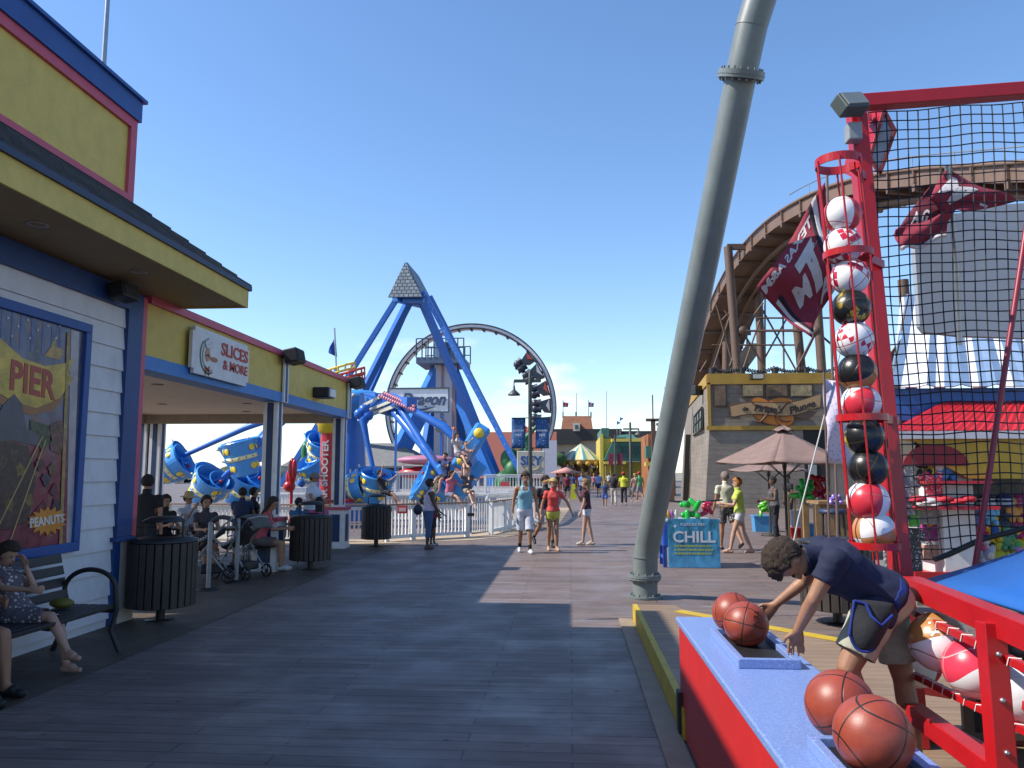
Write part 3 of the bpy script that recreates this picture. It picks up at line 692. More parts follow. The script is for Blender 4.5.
onwall([(50, 425), (62, 420), (64, 440), (60, 455), (50, 450)], .0245, .003, mat((.17, .08, .06), .4, var=.9, scale=20), 'cherub')
for i_, (xa_, xb_) in enumerate(((2, 6), (12, 15), (21, 25), (32, 36), (43, 46), (52, 56), (60, 63))):
    onwall([(xa_, 308 + xa_ * .3), (xb_, 308 + xb_ * .3), (xb_ - 3, 345 + i_ * 2), (xa_ - 2, 346 + i_ * 2)], .0208, .002, mat((.09, .12, .27), .3, var=.6, scale=9), 'curtain_fold')
for x_, y_ in ((8, 318), (18, 326), (28, 320), (38, 330), (48, 326), (56, 338), (30, 338), (60, 326), (12, 336)):
    onwall([(x_ - 1, y_), (x_, y_ - 1.3), (x_ + 1, y_), (x_, y_ + 1.3)], .0232, .002, mat((.7, .7, .75), .4), 'printed_star')
onwall([(44, 356), (60, 360), (64, 350), (55, 346), (56, 336), (50, 348)], .0225, .002, mat((.50, .30, .08), .35, var=.5, scale=12), 'little_ship')
for x_, y_, c_r in ((20, 470, (.45, .30, .08)), (30, 500, (.42, .28, .08)), (10, 505, (.30, .20, .06)), (52, 470, (.35, .20, .10)), (55, 490, (.25, .06, .10)), (40, 465, (.20, .05, .08)), (46, 480, (.12, .08, .16)), (14, 455, (.22, .12, .08)), (3, 462, (.25, .14, .09)), (56, 505, (.10, .06, .12))):
    onwall([(x_ + 4.2 * math.cos(t_ * .7) * (1 + .35 * math.sin(t_ * 2.3 + x_)), y_ + 6.5 * math.sin(t_ * .7) * (1 + .3 * math.sin(t_ * 3.1 + y_))) for t_ in range(9)], .0300, .001, mat(tuple(v_ * .45 for v_ in c_r), .35, var=.95, scale=26), 'printed_patch')
for x0_, y0_, x1_, y1_ in ((45, 440, 10, 540), (42, 436, -4, 530)):
    onwall([(x0_, y0_), (x0_ + 1.2, y0_), (x1_ + 1.2, y1_), (x1_, y1_)], .0320, .001, mat((.5, .36, .14), .4), 'printed_cord')
onwall([(67, 332), (70, 333), (62, 545), (59, 545)], .0265, .004, mat((.40, .28, .10), .5, var=.5, scale=22), 'rope')
cx_, cy_ = 47.5, 521; st = []
for i in range(32):
    t = 2 * math.pi * i / 32; k = 1.0 if i % 2 == 0 else .68; st.append((cx_ + 21 * k * math.cos(t), cy_ + 15 * k * math.sin(t) - .4 * 21 * k * math.cos(t) * .2))
onwall(st, .0315, .003, mat((.70, .26, .02), .3), 'starburst')
o1 = W(47.5, 521, X0 + .04); text('PEANUTS', .125, mat((.75, .72, .65), .4), (X0 + .037, o1.y, o1.z), (0, 1, .04), (0, -.15, 1), ps, .003, bold=.004)
# ------------------------------------------------------------------ street things on the left
def trash_can(loc, rad, label, hoop=True):
    r = empty('litter_bin', loc, label, 'litter bin', 'round slatted brown litter bins')
    x, y, z = loc; zb, zt = z + .17, z + .95
    b = MB(); b.lathe([(.0, zb), (rad * .9, zb), (rad * .9, zt), (rad * .86, zt), (rad * .86, zb + .03)], (x, y, 0), 28); b.build('liner', BLACK, r)
    b = MB(); n = 26
    for i in range(n):
        t = 2 * math.pi * i / n; c = V((x + rad * math.cos(t), y + rad * math.sin(t), (zb + zt) / 2)); b.box(c, (.03, rad * 2 * math.pi / n * .84, zt - zb - .02), rz=t)
    b.build('slats', DARK2, r, bevel=.006)
    b = MB(); b.tube([(x, y, z), (x, y, zb)], .055, 12); b.lathe([(.0, z + .012), (.17, z + .012), (.17, z), (0, z)], (x, y, 0), 16); b.build('post', BLACK, r)
    b = MB(); b.lathe([(rad * 1.02, zt), (rad * 1.02, zt + .03), (rad * .5, zt + .07), (rad * .45, zt + .02)], (x, y, 0), 28); b.build('lid', BLACK, r)
    if hoop:
        b = MB(); hr = rad * .62
        for s in (-1, 1): b.tube([(x + s * hr, y, zt + .05), (x + s * hr, y, zt + .27)], .014, 8)
        b.lathe([(0, zt + .31), (hr * .7, zt + .30), (hr * 1.08, zt + .25), (hr * 1.05, zt + .24), (hr * .7, zt + .28), (0, zt + .29)], (x, y, 0), 24); b.build('rain_hood', BLACK, r)
DARK2 = mat((.045, .035, .028), .6, var=.3, dirt=.3)
g = G(160, 620); trash_can((g.x, g.y, 0), .385, 'brown slatted litter bin nearest the bench, at the white wall corner')
g = G(310, 569); trash_can((g.x, g.y, 0), .37, 'brown slatted litter bin beside the near white and blue column')
g = G(376, 546); trash_can((g.x, g.y, 0), .35, 'brown slatted litter bin in front of the white picket fence past the pavilion')
g = G(838, 623); trash_can((g.x, g.y, 0), .40, 'brown slatted litter bin behind the man leaning over the counter', False)

# stanchions and chain
pp = [G(208, 590), G(236, 582), G(183, 570), G(150, 578)]
labs = ['grey metal queue post nearest the walkway, left of the strollers', 'grey metal queue post between the stroller and the near column', 'grey metal queue post behind the nearest litter bin', 'grey metal queue post hidden low behind the nearest litter bin']
for p, l in zip(pp[:3], labs):
    r = empty('queue_post', (p.x, p.y, 0), l, 'queue post', 'metal queue posts by the pavilion')
    b = MB(); b.tube([(p.x, p.y, .02), (p.x, p.y, 1.0)], .035, 12); b.ball((p.x, p.y, 1.0), .038, 10, 6); b.build('post', mat((.28, .30, .33), .4, .3), r)
    b = MB(); b.lathe([(0, .03), (.08, .03), (.17, .01), (.17, 0), (0, 0)], (p.x, p.y, .006), 20); b.build('base', BLACK, r)
def chain(p, q, sag, label, mt, rr=.012, name='chain'):
    b = MB(); n = 24; P_ = [V(p).lerp(V(q), i / n) - V((0, 0, sag * 4 * (i / n) * (1 - i / n))) for i in range(n + 1)]
    for i in range(n):
        c = (P_[i] + P_[i + 1]) / 2; d = (P_[i + 1] - P_[i]).normalized(); L = (P_[i + 1] - P_[i]).length; a = basis(d)[i % 2]
        b.tube([c + d * math.cos(t) * L * .62 + a * math.sin(t) * rr * 1.6 for t in [2 * math.pi * k / 8 for k in range(8)]], rr * .5, 5, closed=True)
    return tag(b.build(name, mt), label, name)
chain((pp[0].x, pp[0].y, .88), (pp[1].x, pp[1].y, .88), .22, 'grey chain hanging between the two queue posts nearest the walkway', mat((.4, .42, .45), .4, .5), .016)
chain((pp[0].x, pp[0].y, .88), (pp[2].x, pp[2].y, .88), .22, 'grey chain running back from the nearest queue post towards the litter bin', mat((.4, .42, .45), .4, .5), .016)

# bench
br = empty('park_bench', (-5.0, 6.8, 0), 'black slatted park bench with hooped arm rests against the white wall', 'bench')
b = MB()
for i in range(5): b.bb(-5.05 + i * .1, -4.965 + i * .1, 5.3, 7.75, .44, .475)
b.build('seat', BLACK, br, bevel=.006)
b = MB()
for i in range(4):
    c = V((-5.10 - .03 * i, 6.52, .58 + i * .115)); b.box(c, (.03, 2.45, .09), rot=Matrix.Rotation(R(-14), 3, 'Y'))
b.build('backrest', BLACK, br, bevel=.006)
for y in (5.35, 7.72):
    b = MB(); c = V((-4.84, y, .62))
    b.tube([c + V((math.cos(R(t)) * .27, 0, math.sin(R(t)) * .20)) for t in range(-10, 195, 12)], .024, 8)
    b.tube([(-4.57, y, .60), (-4.55, y, .42), (-4.60, y, .22), (-4.50, y, .02)], .026, 8); b.tube([(-5.11, y, .60), (-5.05, y, .42), (-5.12, y, .2), (-5.2, y, .02)], .026, 8); b.tube([(-5.1, y, .42), (-4.55, y, .42)], .024, 8)
    b.build('arm_rest', BLACK, br)
# people on the bench
FL = (.45, .40, .42)
person((-5.0, 6.9, 0), R(-8), 1.5, 'woman in patterned grey dress sitting on the bench, hand at her mouth', True, 'fair', 'brown', 'bun', top=(.10, .085, .10), topk='dress', toppat=(.45, .42, .45),
       shoes=None, legs=((78, 62, 4), (92, 58, -10)), arms=((25, 8, 135, 20), (38, 12, 20, 10)), lean=-30, headp=34, sit=.40, vox=.011)
b = MB(); 
person((-5.0, 6.18, 0), R(-12), 1.7, 'person in black skirt and black flip flops on the bench at the left picture edge', True, 'tan', 'brown', 'long', top=(.03, .03, .05), topk='tee', bottom=(.012, .012, .015), bottomk='skirt',
       shoes=(.01, .01, .01), legs=((84, 76), (80, 60, 6)), arms=((30, 10, 40, 20), (30, 10, 50, 10)), lean=-10, sit=.44, vox=.013)
b = MB(); b.ball((-4.95, 7.45, .53), (.12, .08, .05)); tag(b.build('handbag', mat((.16, .15, .02), .6, var=.3)), 'small yellow and black bag lying on the bench by the arm rest', 'bag')

# ------------------------------------------------------------------ people in the pavilion
def sitter(px, Y, zt, **k):
    p = A(px, 500, Y); k.setdefault('vox', .018)
    person((p.x, p.y, 0), k.pop('yaw'), k.pop('H', 1.66), sit=k.pop('sit', .47), legs=k.pop('legs', ((82, 80), (84, 84))), group='people at the pavilion tables', **k)
person((A(146, 500, 11.6).x, 11.6, 0), R(100), 1.72, 'person in black standing at the white wall corner in the pavilion', skin='tan', hair='black', top=(.01, .01, .012), bottom=(.015, .015, .02), bottomk='long', shoes=(.02, .02, .02), vox=.016)
sitter(165, 14.0, 1.3, yaw=R(-35), label='black haired woman in dark top seated in the pavilion left of the straw hat', female=True, skin='tan', hair='black', hairstyle='curly', top=(.012, .012, .015), bottom=(.05, .05, .06), arms=((30, 10, 60, 15), (35, 10, 70, 15)))
sitter(187, 15.2, 1.3, yaw=R(-20), label='person in straw hat and white shirt raising a hand in the pavilion', skin='tan', hair='brown', top=(.55, .57, .65), bottom=(.1, .1, .12), hat=straw_hat, arms=((40, 10, 95, 15), (60, 10, 90, 10)))
sitter(206, 13.6, 1.3, yaw=R(-50), label='brown haired woman with ponytail and orange patch on her back in the pavilion', female=True, skin='tan', hair='brown', hairstyle='ponytail', top=(.06, .05, .06), bottom=(.05, .05, .08), arms=((35, 8, 60, 15), (35, 8, 60, 15)))
sitter(242, 16.6, 1.3, yaw=R(95), label='person in dark blue shirt seen from behind at the pavilion rail', skin='tan', hair='black', top=(.015, .035, .10), bottom=(.03, .03, .04), sit=.55, arms=((35, 8, 60, 15), (35, 8, 60, 15)))
sitter(252, 16.9, 1.3, yaw=R(40), label='person in dark top beside the dark blue shirt in the pavilion', skin='tan', hair='black', top=(.02, .02, .03), bottom=(.03, .03, .04), sit=.55, arms=((35, 8, 60, 15), (35, 8, 60, 15)))
sitter(260, 13.9, 1.3, yaw=R(10), label='long haired woman in pink sleeveless top leaning over the pavilion table', female=True, skin='tan', hair='brown', hairstyle='long', top=(.62, .10, .13), topk='tank', bottom=(.12, .10, .10), lean=18, headp=15, arms=((50, 8, 60, 20), (50, 8, 60, 20)))
sitter(298, 15.6, 1.3, yaw=R(70), label='dark haired child in blue shirt seated behind the litter bin', skin='tan', hair='black', top=(.02, .12, .28), bottom=(.05, .05, .08), H=1.45, arms=((35, 8, 60, 15), (35, 8, 60, 15)))
sitter(319, 15.9, 1.3, yaw=R(115), label='dark haired child in pink shirt seated behind the litter bin', skin='tan', hair='black', hairstyle='long', top=(.45, .10, .22), bottom=(.05, .05, .08), H=1.45, arms=((35, 8, 60, 15), (35, 8, 60, 15)))
p = A(311, 500, 17.3); person((p.x, p.y, 0), R(-10), 1.74, 'bearded man in grey cap and pale blue shirt standing in the pavilion', skin='tan', hair='black', top=(.60, .66, .80), bottom=(.1, .1, .1), bottomk='long', hat=cap((.22, .21, .20)), arms=((25, 20, 70, 20), (40, 25, 50, 0)), lean=6, vox=.017, fat=1.15)
p = A(338, 500, 17.0)
# tables and chairs
def table(x, y, label):
    r = empty('cafe_table', (x, y, 0), label, 'table', 'round tables in the pavilion')
    b = MB(); b.lathe([(0, .74), (.48, .74), (.49, .725), (.48, .71), (0, .71)], (x, y, 0), 26); b.build('tabletop', DARK2, r)
    b = MB(); b.tube([(x, y, .03), (x, y, .71)], .04, 10); b.build('column', BLACK, r)
    b = MB(); b.lathe([(0, .05), (.08, .05), (.27, .02), (.27, .006), (0, .006)], (x, y, 0), 20); b.build('base', BLACK, r)
p = A(236, 520, 14.8); table(p.x, p.y, 'dark round table in front of the leaning woman in pink'); p = A(178, 520, 14.8); table(p.x, p.y, 'dark round table beside the person in the straw hat'); p = A(308, 520, 16.2); table(p.x, p.y, 'dark round table between the two dark haired children')
def chair(x, y, rz, label):
    r = empty('metal_chair', (x, y, 0), label, 'chair', 'dark metal chairs in the pavilion', rz=rz); WL[r.name] = V((0, 0, 0))
    b = MB(); b.bb(-.21, .21, -.21, .21, .43, .455); b.build('seat', BLACK, r, bevel=.008)
    b = MB()
    for k in range(6): b.bb(-.225, -.205, -.18 + k * .07, -.165 + k * .07, .5, .84)
    b.tube([(-.21, -.21, .43), (-.22, -.21, .86), (-.22, .21, .86), (-.21, .21, .43)], .014, 6); b.build('backrest', BLACK, r)
    for a, c in ((-.2, -.2), (-.2, .2), (.2, -.2), (.2, .2)): q = MB(); q.tube([(a, c, .43), (a * 1.1, c * 1.1, .006)], .013, 6); q.build('leg', BLACK, r)
for px, Y, rz, l in ((165, 14.05, -35, 'metal chair under the woman in sunglasses'), (187, 15.25, -20, 'metal chair under the person in the straw hat'), (206, 13.65, -50, 'metal chair under the woman with the ponytail'), (242, 16.6, 95, 'metal chair under the person in dark blue'), (252, 16.9, 40, 'metal chair next to the dark blue shirt'), (260, 13.95, 10, 'metal chair under the woman in pink'), (298, 15.65, 70, 'metal chair under the child in blue'), (319, 15.95, 115, 'metal chair under the child in pink')):
    p = A(px, 500, Y); chair(p.x, p.y, R(rz), l)
# strollers
def stroller(x, y, rz, c, label):
    r = empty('stroller', (x, y, 0), label, 'stroller', 'folded-hood strollers by the queue posts', rz=rz); WL[r.name] = V((0, 0, 0))
    b = MB()
    for s in (-.23, .23):
        b.tube([(-.32, s, 1.02), (-.20, s, .92), (.10, s, .50), (.36, s, .14)], .015, 6); b.tube([(.05, s, .58), (-.30, s, .14)], .015, 6); b.tube([(-.10, s, .45), (.32, s, .45)], .013, 6)
    b.tube([(-.32, -.23, 1.02), (-.34, 0, 1.05), (-.32, .23, 1.02)], .018, 6); b.tube([(.10, -.23, .50), (.10, .23, .50)], .013, 6); b.tube([(-.30, -.23, .14), (-.30, .23, .14)], .013, 6); b.build('frame', mat((.35, .36, .38), .4, .5), r)
    for a in (-.31, .36):
        for s in (-.25, .25):
            q = MB(); q.tube([(a + .10 * math.cos(t), s, .125 + .10 * math.sin(t)) for t in [2 * math.pi * k / 16 for k in range(16)]], .02, 6, closed=True); q.ball((a, s, .125), .03, 8, 6)
            for k in range(6): q.tube([(a, s, .125), (a + .1 * math.cos(k * math.pi / 3), s, .125 + .1 * math.sin(k * math.pi / 3))], .006, 4)
            q.build('wheel', BLACK, r)
    b = MB(); b.grid(lambda u, v: V((-.22 + .50 * u + .10 * math.sin(u * 3), -.20 + .40 * v, .86 - .52 * u + .22 * max(0, u - .55) * 2 - .06 * math.sin(v * math.pi))), 8, 6); b.build('seat', cloth((.03, .03, .035)), r, solid=.03)
    b = MB(); b.grid(lambda u, v: V((-.18 - .26 * math.cos(u * 2.2 + .2), (-.22 + .44 * v), .80 + .28 * math.sin(u * 2.2 + .2) * (1 - .15 * (2 * v - 1) ** 2))), 10, 6); b.build('canopy', cloth(c), r, solid=.02)
    b = MB(); b.box((-.05, 0, .22), (.34, .36, .14)); b.build('basket', BLACK, r, bevel=.03)
p = A(210, 545, 12.7); stroller(p.x, p.y, R(200), (.06, .06, .07), 'black stroller on the left behind the nearest queue post')
p = A(243, 540, 13.2); stroller(p.x, p.y, R(160), (.12, .115, .11), 'grey hooded stroller between the queue post and the near column')

# ------------------------------------------------------------------ fences
def fence(pts, h, label, post_sp=1.7, base=0.0, pick=.115, cap=mat((.28, .19, .13), .6), posts=True, mt=WHITE, name='picket_fence', group=None, pw=.04, dpost=.11):
    pts = [V((p[0], p[1], base)) for p in pts]; L = sum((pts[i + 1] - pts[i]).length for i in range(len(pts) - 1))
    r = empty(name, (pts[0] + pts[-1]) / 2, label, 'fence', group)
    b1, b2, b3 = MB(), MB(), MB()
    for i in range(len(pts) - 1):
        p, q = pts[i], pts[i + 1]; d = q - p; l = d.length; d.normalize(); U = V((0, 0, 1))
        b1.bar(p + U * h, q + U * h, .13, .045); b2.bar(p + U * (h - .09), q + U * (h - .09), .05, .08); b2.bar(p + U * .12, q + U * .12, .05, .09)
        k = 0; s = pick / 2
        while s < l: b3.bar(p + d * s + U * .10, p + d * s + U * (h - .05), pw, pw, up=(d.x, d.y, 0)); s += pick
        n = max(1, round(l / post_sp))
        for j in range(n + (1 if i == len(pts) - 2 else 0)):
            c = p + d * (l * j / n); m_ = MB(); m_.box(c + U * (h / 2 - .01), (dpost, dpost, h - .03), math.atan2(d.y, d.x)); m_.build('post', mt, r)
    b1.build('top_rail', cap, r); b2.build('rail', mt, r); b3.build('pickets', mt, r)
    return r
fn = fence([(-13, 20.6), (-6.2, 20.0), (-4.75, 20.2), G(413, 540)[:2], G(467, 537)[:2]], .95, 'white picket fence with brown top rail running past the pavilion to the gate', 2.0)
fence([G(491, 535)[:2], G(504, 532)[:2], (-1.1, 27), (-.75, 31), (-.6, 36)], .95, 'white picket fence with brown top rail from the gate along the boardwalk', 2.0)
g0, g1 = G(468, 537), G(490, 535); gr = empty('fence_gate', (g0 + g1) / 2, 'grey tube framed gate in the white picket fence', 'gate')
b = MB(); b.tube([(g0.x + .08, g0.y, .12), (g0.x + .08, g0.y, .86), (g0.x + .16, g0.y, .94), (g1.x - .05, g1.y, .94), (g1.x - .05, g1.y, .10), (g0.x + .12, g0.y, .10)], .022, 8, closed=True); b.build('frame', GREY, gr)
b = MB()
for i in range(1, 9): c = g0.lerp(g1, i / 9.5); b.tube([(c.x, c.y, .1), (c.x, c.y, .93)], .014, 6)
b.build('bars', WHITE, gr); b = MB(); b.box((g0.x + .08, g0.y - .03, .62), (.2, .06, .08)); b.build('latch', BLACK, gr)
# red signs on the fences
def small_sign(px, py, Y, w_, h_, c, label, dash=True, cat='sign'):
    p = A(px, py, Y); r = empty('notice_sign', (p.x, p.y, p.z - h_ / 2), label, cat)
    b = MB(); b.box((p.x, p.y, p.z), (w_, .02, h_)); b.build('plate', mat(c, .4), r)
    return r
for a in ((300, 'red and white notice on the fence left of the walking woman'),):
    pass
r = small_sign(402.5, 509.5, 20.25, .26, .20, (.62, .05, .06), 'small red notice on the picket fence left of the woman in white')
b = MB(); q = A(402.5, 509.5, 20.25); b.box((q.x, q.y - .013, q.z), (.19, .004, .10)); b.build('white_panel', mat((.75, .5, .5), .5), r)
fence([(-12, 29), (-7, 28.6), (-3.0, 28.3), (-1.6, 31)], 1.0, 'white picket fence behind the gate around the spinning ride', 2.2, 0, .13, WHITE)
fence([A(395, 490, 36)[:2], A(478, 490, 36)[:2]], .95, 'raised white railing on the ride platform left of the street lamp', 2.4, .85, .14, WHITE)
fence([A(485, 490, 37)[:2], A(546, 490, 37)[:2]], .95, 'raised white railing on the ride platform under the cream sign', 2.4, .72, .14, WHITE)
fence([(-16, 40), (-9, 40)], 1.0, 'far white railing seen between the pavilion columns', 2.4, .0, .16, WHITE)
b = MB(); b.bb(-9.5, -1.3, 36.2, 60, 0, .72); tag(b.build('ride_platform', mat((.35, .33, .32), .7)), 'low grey platform under the tall blue rides', 'platform')
r = small_sign(505, 484, 36.9, .42, .22, (.62, .08, .10), 'small red notice on the raised railing beside the street lamp')
# ------------------------------------------------------------------ tall blue pendulum ride (A frames with plated tips)
Y1, Y2 = 55.0, 61.0
pr_ = empty('pendulum_ride', (A(430, 470, Y1).x, 58, 0), 'tall blue ride of crossed A frame legs topped by silver pyramid plates', 'amusement ride')
def leg(p, q, w1, name='leg', mt=RIDEBLUE, trim=True):
    w1 = w1 * .66; b = MB(); b.bar(p, q, w1, w1 * .8); o = b.build(name, mt, pr_)
    if trim:
        d = (V(q) - V(p)).normalized(); s = d.cross(V((0, 1, 0))).normalized() * (w1 / 2 + .05)
        t = MB(); n = 26
        for i in range(n):
            c = V(p).lerp(V(q), (i + .5) / n) + V((0, -w1 * .42, 0)); t.box(c, (.12, .06, .12))
        t.build('light_strip', mat((.6, .62, .7), .3), o)
def foot(p, q): # extend the pixel line to the platform level
    d = q - p; return p + d * ((.72 - p.z) / d.z)
a = A(410, 292, Y1)
for ax, qx, Y, wd in (((401, 292), (356, 364), Y1, .62), ((424, 292), (508, 449), Y1 - 1, .62)):
    P0 = A(ax[0], ax[1], Y1); leg(P0, foot(P0, A(qx[0], qx[1], Y)), wd)
for ax, qx, Y in (((412, 296), (367, 384), Y1 + 6), ((418, 292), (483, 443), Y1 + 5)):
    P0 = A(ax[0], ax[1], Y1 + 1); leg(P0, foot(P0, A(qx[0], qx[1], Y)), .82, trim=True)
for ax, qx, Y in (((414, 294), (374, 384), Y1 + 6.8), ((430, 296), (504, 440), Y1 + 8)):
    P0 = A(ax[0], ax[1], Y1 + 3.5); leg(P0, foot(P0, A(qx[0], qx[1], Y)), .45, trim=False)
# cross braces
def plate(p3, n, nm, th=.25):
    m, nt, bs = new_mat('tip_plate'); vec = coords(nt)
    bt = N(nt, 'ShaderNodeTexBrick'); bt.inputs['Scale'].default_value = 1; bt.inputs['Brick Width'].default_value = .35; bt.inputs['Row Height'].default_value = .28; bt.inputs['Mortar Size'].default_value = .035
    for k, v in (('Color1', (.16, .19, .20)), ('Color2', (.22, .25, .26)), ('Mortar', (.03, .045, .07))): bt.inputs[k].default_value = (*v, 1)
    mp = N(nt, 'ShaderNodeMapping'); mp.inputs['Rotation'].default_value = (R(90), 0, 0); tc = N(nt, 'ShaderNodeTexCoord'); nt.links.new(tc.outputs['Object'], mp.inputs[0]); nt.links.new(mp.outputs[0], bt.inputs['Vector'])
    nt.links.new(bt.outputs['Color'], bs.inputs[0]); bs.inputs['Roughness'].default_value = .45; bs.inputs['Metallic'].default_value = .3
    b = MB(); b.prism(p3, n, 0); return b.build(nm, m, pr_)
P = [A(388, 297, Y1 - .8), A(405, 262, Y1 + .3), A(422, 297, Y1 - .8)]; plate(P, (0, .2, 0), 'tip_plate')
P = [A(421, 297, Y1 - .6), A(405.8, 262, Y1 + .4), A(417, 275, Y1 + 3.5), A(434, 307, Y1 + 4)]; plate(P, (.1, .2, 0), 'tip_plate')
b = MB(); b.bar(A(395, 298, Y1 - .3), A(433, 307, Y1 + 4), .5, .5); b.bar(A(403, 300, Y1), A(424, 300, Y1), .4); b.build('head_beam', RIDEBLUE, pr_)
b = MB(); b.tube([A(437.5, 424, Y1 - 1.5), A(441, 426, Y1 - 1.8)], [.35, .5], 12); b.build('lamp', GREY, pr_)

# ------------------------------------------------------------------ ride tower with railed platform
YT = 66
tw = empty('ride_tower', (A(447, 470, YT).x, YT, 0), 'white and blue column with a railed service platform among the tall blue legs', 'amusement ride')
def pb(b, p, q, Y, wd, Yb=None): b.bar(A(p[0], p[1], Y), A(q[0], q[1], Yb or Y), wd)
for q, w_ in (((400, 452), 1.3), ((426, 462), 1.05), ((468, 455), 1.1), ((487, 462), 1.0)):
    P0 = A(442 if q[0] < 450 else 449, 366, YT); b = MB(); dY = 3 if q[0] in (426, 468) else -2; b.bar(P0, foot(P0, A(q[0], q[1], YT + dY)), w_, w_); b.build('leg', mat((.02, .17, .60), .35), tw)
b = MB(); p = A(447, 366, YT); b.bb(p.x - .9, p.x + .9, YT - 1, YT - .4, .72, p.z); b.build('column', mat((.60, .56, .62), .5), tw)
b = MB(); b.bb(p.x - .32, p.x - .1, YT - 1.06, YT - 1.0, .8, p.z); b.bb(p.x + .62, p.x + .9, YT - 1.06, YT - 1.0, .8, p.z); b.build('stripe', mat((.35, .22, .25), .5), tw)
l_, r__ = A(421, 361, YT), A(467, 366, YT); b = MB(); b.bb(l_.x, r__.x, YT - 2.2, YT + 2.2, l_.z - .5, l_.z); b.build('platform', mat((.12, .17, .25), .5), tw)
b = MB(); n = 8; zt = A(424, 343, YT).z
for i in range(n + 1):
    x = l_.x + (r__.x - l_.x) * i / n
    for y in (YT - 2.2, YT + 2.2): b.tube([(x, y, l_.z), (x, y, zt)], .06, 5)
for y in (YT - 2.2, YT + 2.2):
    for z in (zt, (zt + l_.z) / 2): b.tube([(l_.x, y, z), (r__.x, y, z)], .05, 5)
b.build('railing', mat((.05, .07, .11), .5), tw)
b = MB(); b.tube([(p.x - .2, YT, l_.z), (p.x - .2, YT, l_.z + 1.5)], .9, 12); b.build('motor', mat((.03, .08, .18), .5), tw)

# ------------------------------------------------------------------ looping coaster ring
YL = 80; c0 = A(471, 409, YL); e = A(556, 409, YL); RR = e.x - c0.x
lp = empty('loop_ride', (c0.x, YL, 0), 'huge white and black vertical loop ride ring behind the blue legs', 'amusement ride')
def circ(r, y, n=96): return [(c0.x + r * math.cos(2 * math.pi * i / n), YL + y, c0.z + r * math.sin(2 * math.pi * i / n)) for i in range(n)]
b = MB(); prof = []; n = 96; vs = []; fs = []
for i in range(n):
    t = 2 * math.pi * i / n
    for r, y in ((RR - .40, -.7), (RR, -.7), (RR, .7), (RR - .40, .7)): vs.append((c0.x + r * math.cos(t), YL + y, c0.z + r * math.sin(t)))
for i in range(n):
    for k in range(4): fs.append((i * 4 + k, ((i + 1) % n) * 4 + k, ((i + 1) % n) * 4 + (k + 1) % 4, i * 4 + (k + 1) % 4))
b.add(vs, fs, 0, False); b.build('ring', mat((.80, .82, .86), .4, dirt=.2), lp)
b = MB(); b.tube(circ(RR - .40, -.75), .09, 6, closed=True); b.tube(circ(RR + .02, -.75), .07, 6, closed=True); b.build('track_rail', mat((.05, .05, .07), .5), lp)
b = MB()
for i in range(40):
    t = 2 * math.pi * i / 40; b.box((c0.x + (RR - .48) * math.cos(t), YL, c0.z + (RR - .48) * math.sin(t)), (.14, 1.2, .2), rot=Matrix.Rotation(-t, 3, 'Y'))
b.build('brackets', mat((.08, .07, .08), .5), lp)
p = A(551, 440, YL); b = MB(); b.bb(p.x - .6, p.x + .6, YL - 1.6, YL - .4, 0, A(551, 441, YL).z); b.build('support_pillar', mat((.62, .62, .70), .5), lp)
p = A(400, 440, YL); b = MB(); b.bb(p.x - .5, p.x + .5, YL + .8, YL + 1.9, 0, p.z); b.build('support_pillar', mat((.62, .62, .70), .5), lp)
tr = empty('loop_train', (c0.x + RR, YL, c0.z), 'dark train with red and white side panels hanging inside the loop ring', 'ride train')
b = MB()
for i in range(-14, 46):
    t0, t1 = R(i * 1.0 - 3), R(i * 1.0 - 2)
    pass
segs = [(-16, -5), (-4, 8), (9, 21), (22, 35), (36, 46)]
for k, (a0, a1) in enumerate(segs):
    am = (a0 + a1) / 2
    def pt(r, t, y=0): return V((c0.x + r * math.cos(R(t)), YL + y, c0.z + r * math.sin(R(t))))
    body = MB(); body.prism([pt(RR - .48, a0 + 1), pt(RR - .48, a1 - 1), pt(RR - 1.5, a1 - 2.5), pt(RR - 1.7, am), pt(RR - 1.2, a0 + 1.2)], (0, 1.4, 0)); 
    for v in range(len(body.v)): body.v[v] = (body.v[v][0], body.v[v][1] - .7, body.v[v][2])
    cr = body.build('car', mat((.03, .04, .06), .4), tr)
    s = MB(); s.prism([pt(RR - .62, a0 + 1.5, -.72), pt(RR - .62, a1 - 1.5, -.72), pt(RR - 1.0, am, -.72)], (0, -.08, 0)); s.build('side_panel', mat((.6, .08, .05) if k % 2 == 0 else (.6, .6, .62), .4), cr)
    for j, tt_ in enumerate((am - 2.5, am + 2.5)):
        for yy in (-.35, .35):
            q = MB(); q.ball(pt(RR - 2.1, tt_, yy), (.42, .36, .42), 8, 6); q.tube([pt(RR - 1.5, tt_, yy), pt(RR - 2.5, tt_ + .8, yy)], [.42, .22], 6); q.tube([pt(RR - 1.9, tt_, yy), pt(RR - 2.6, tt_ - 2, yy)], [.13, .09], 5); q.build('seat_harness', mat((.035, .045, .07), .4, var=.4), cr)

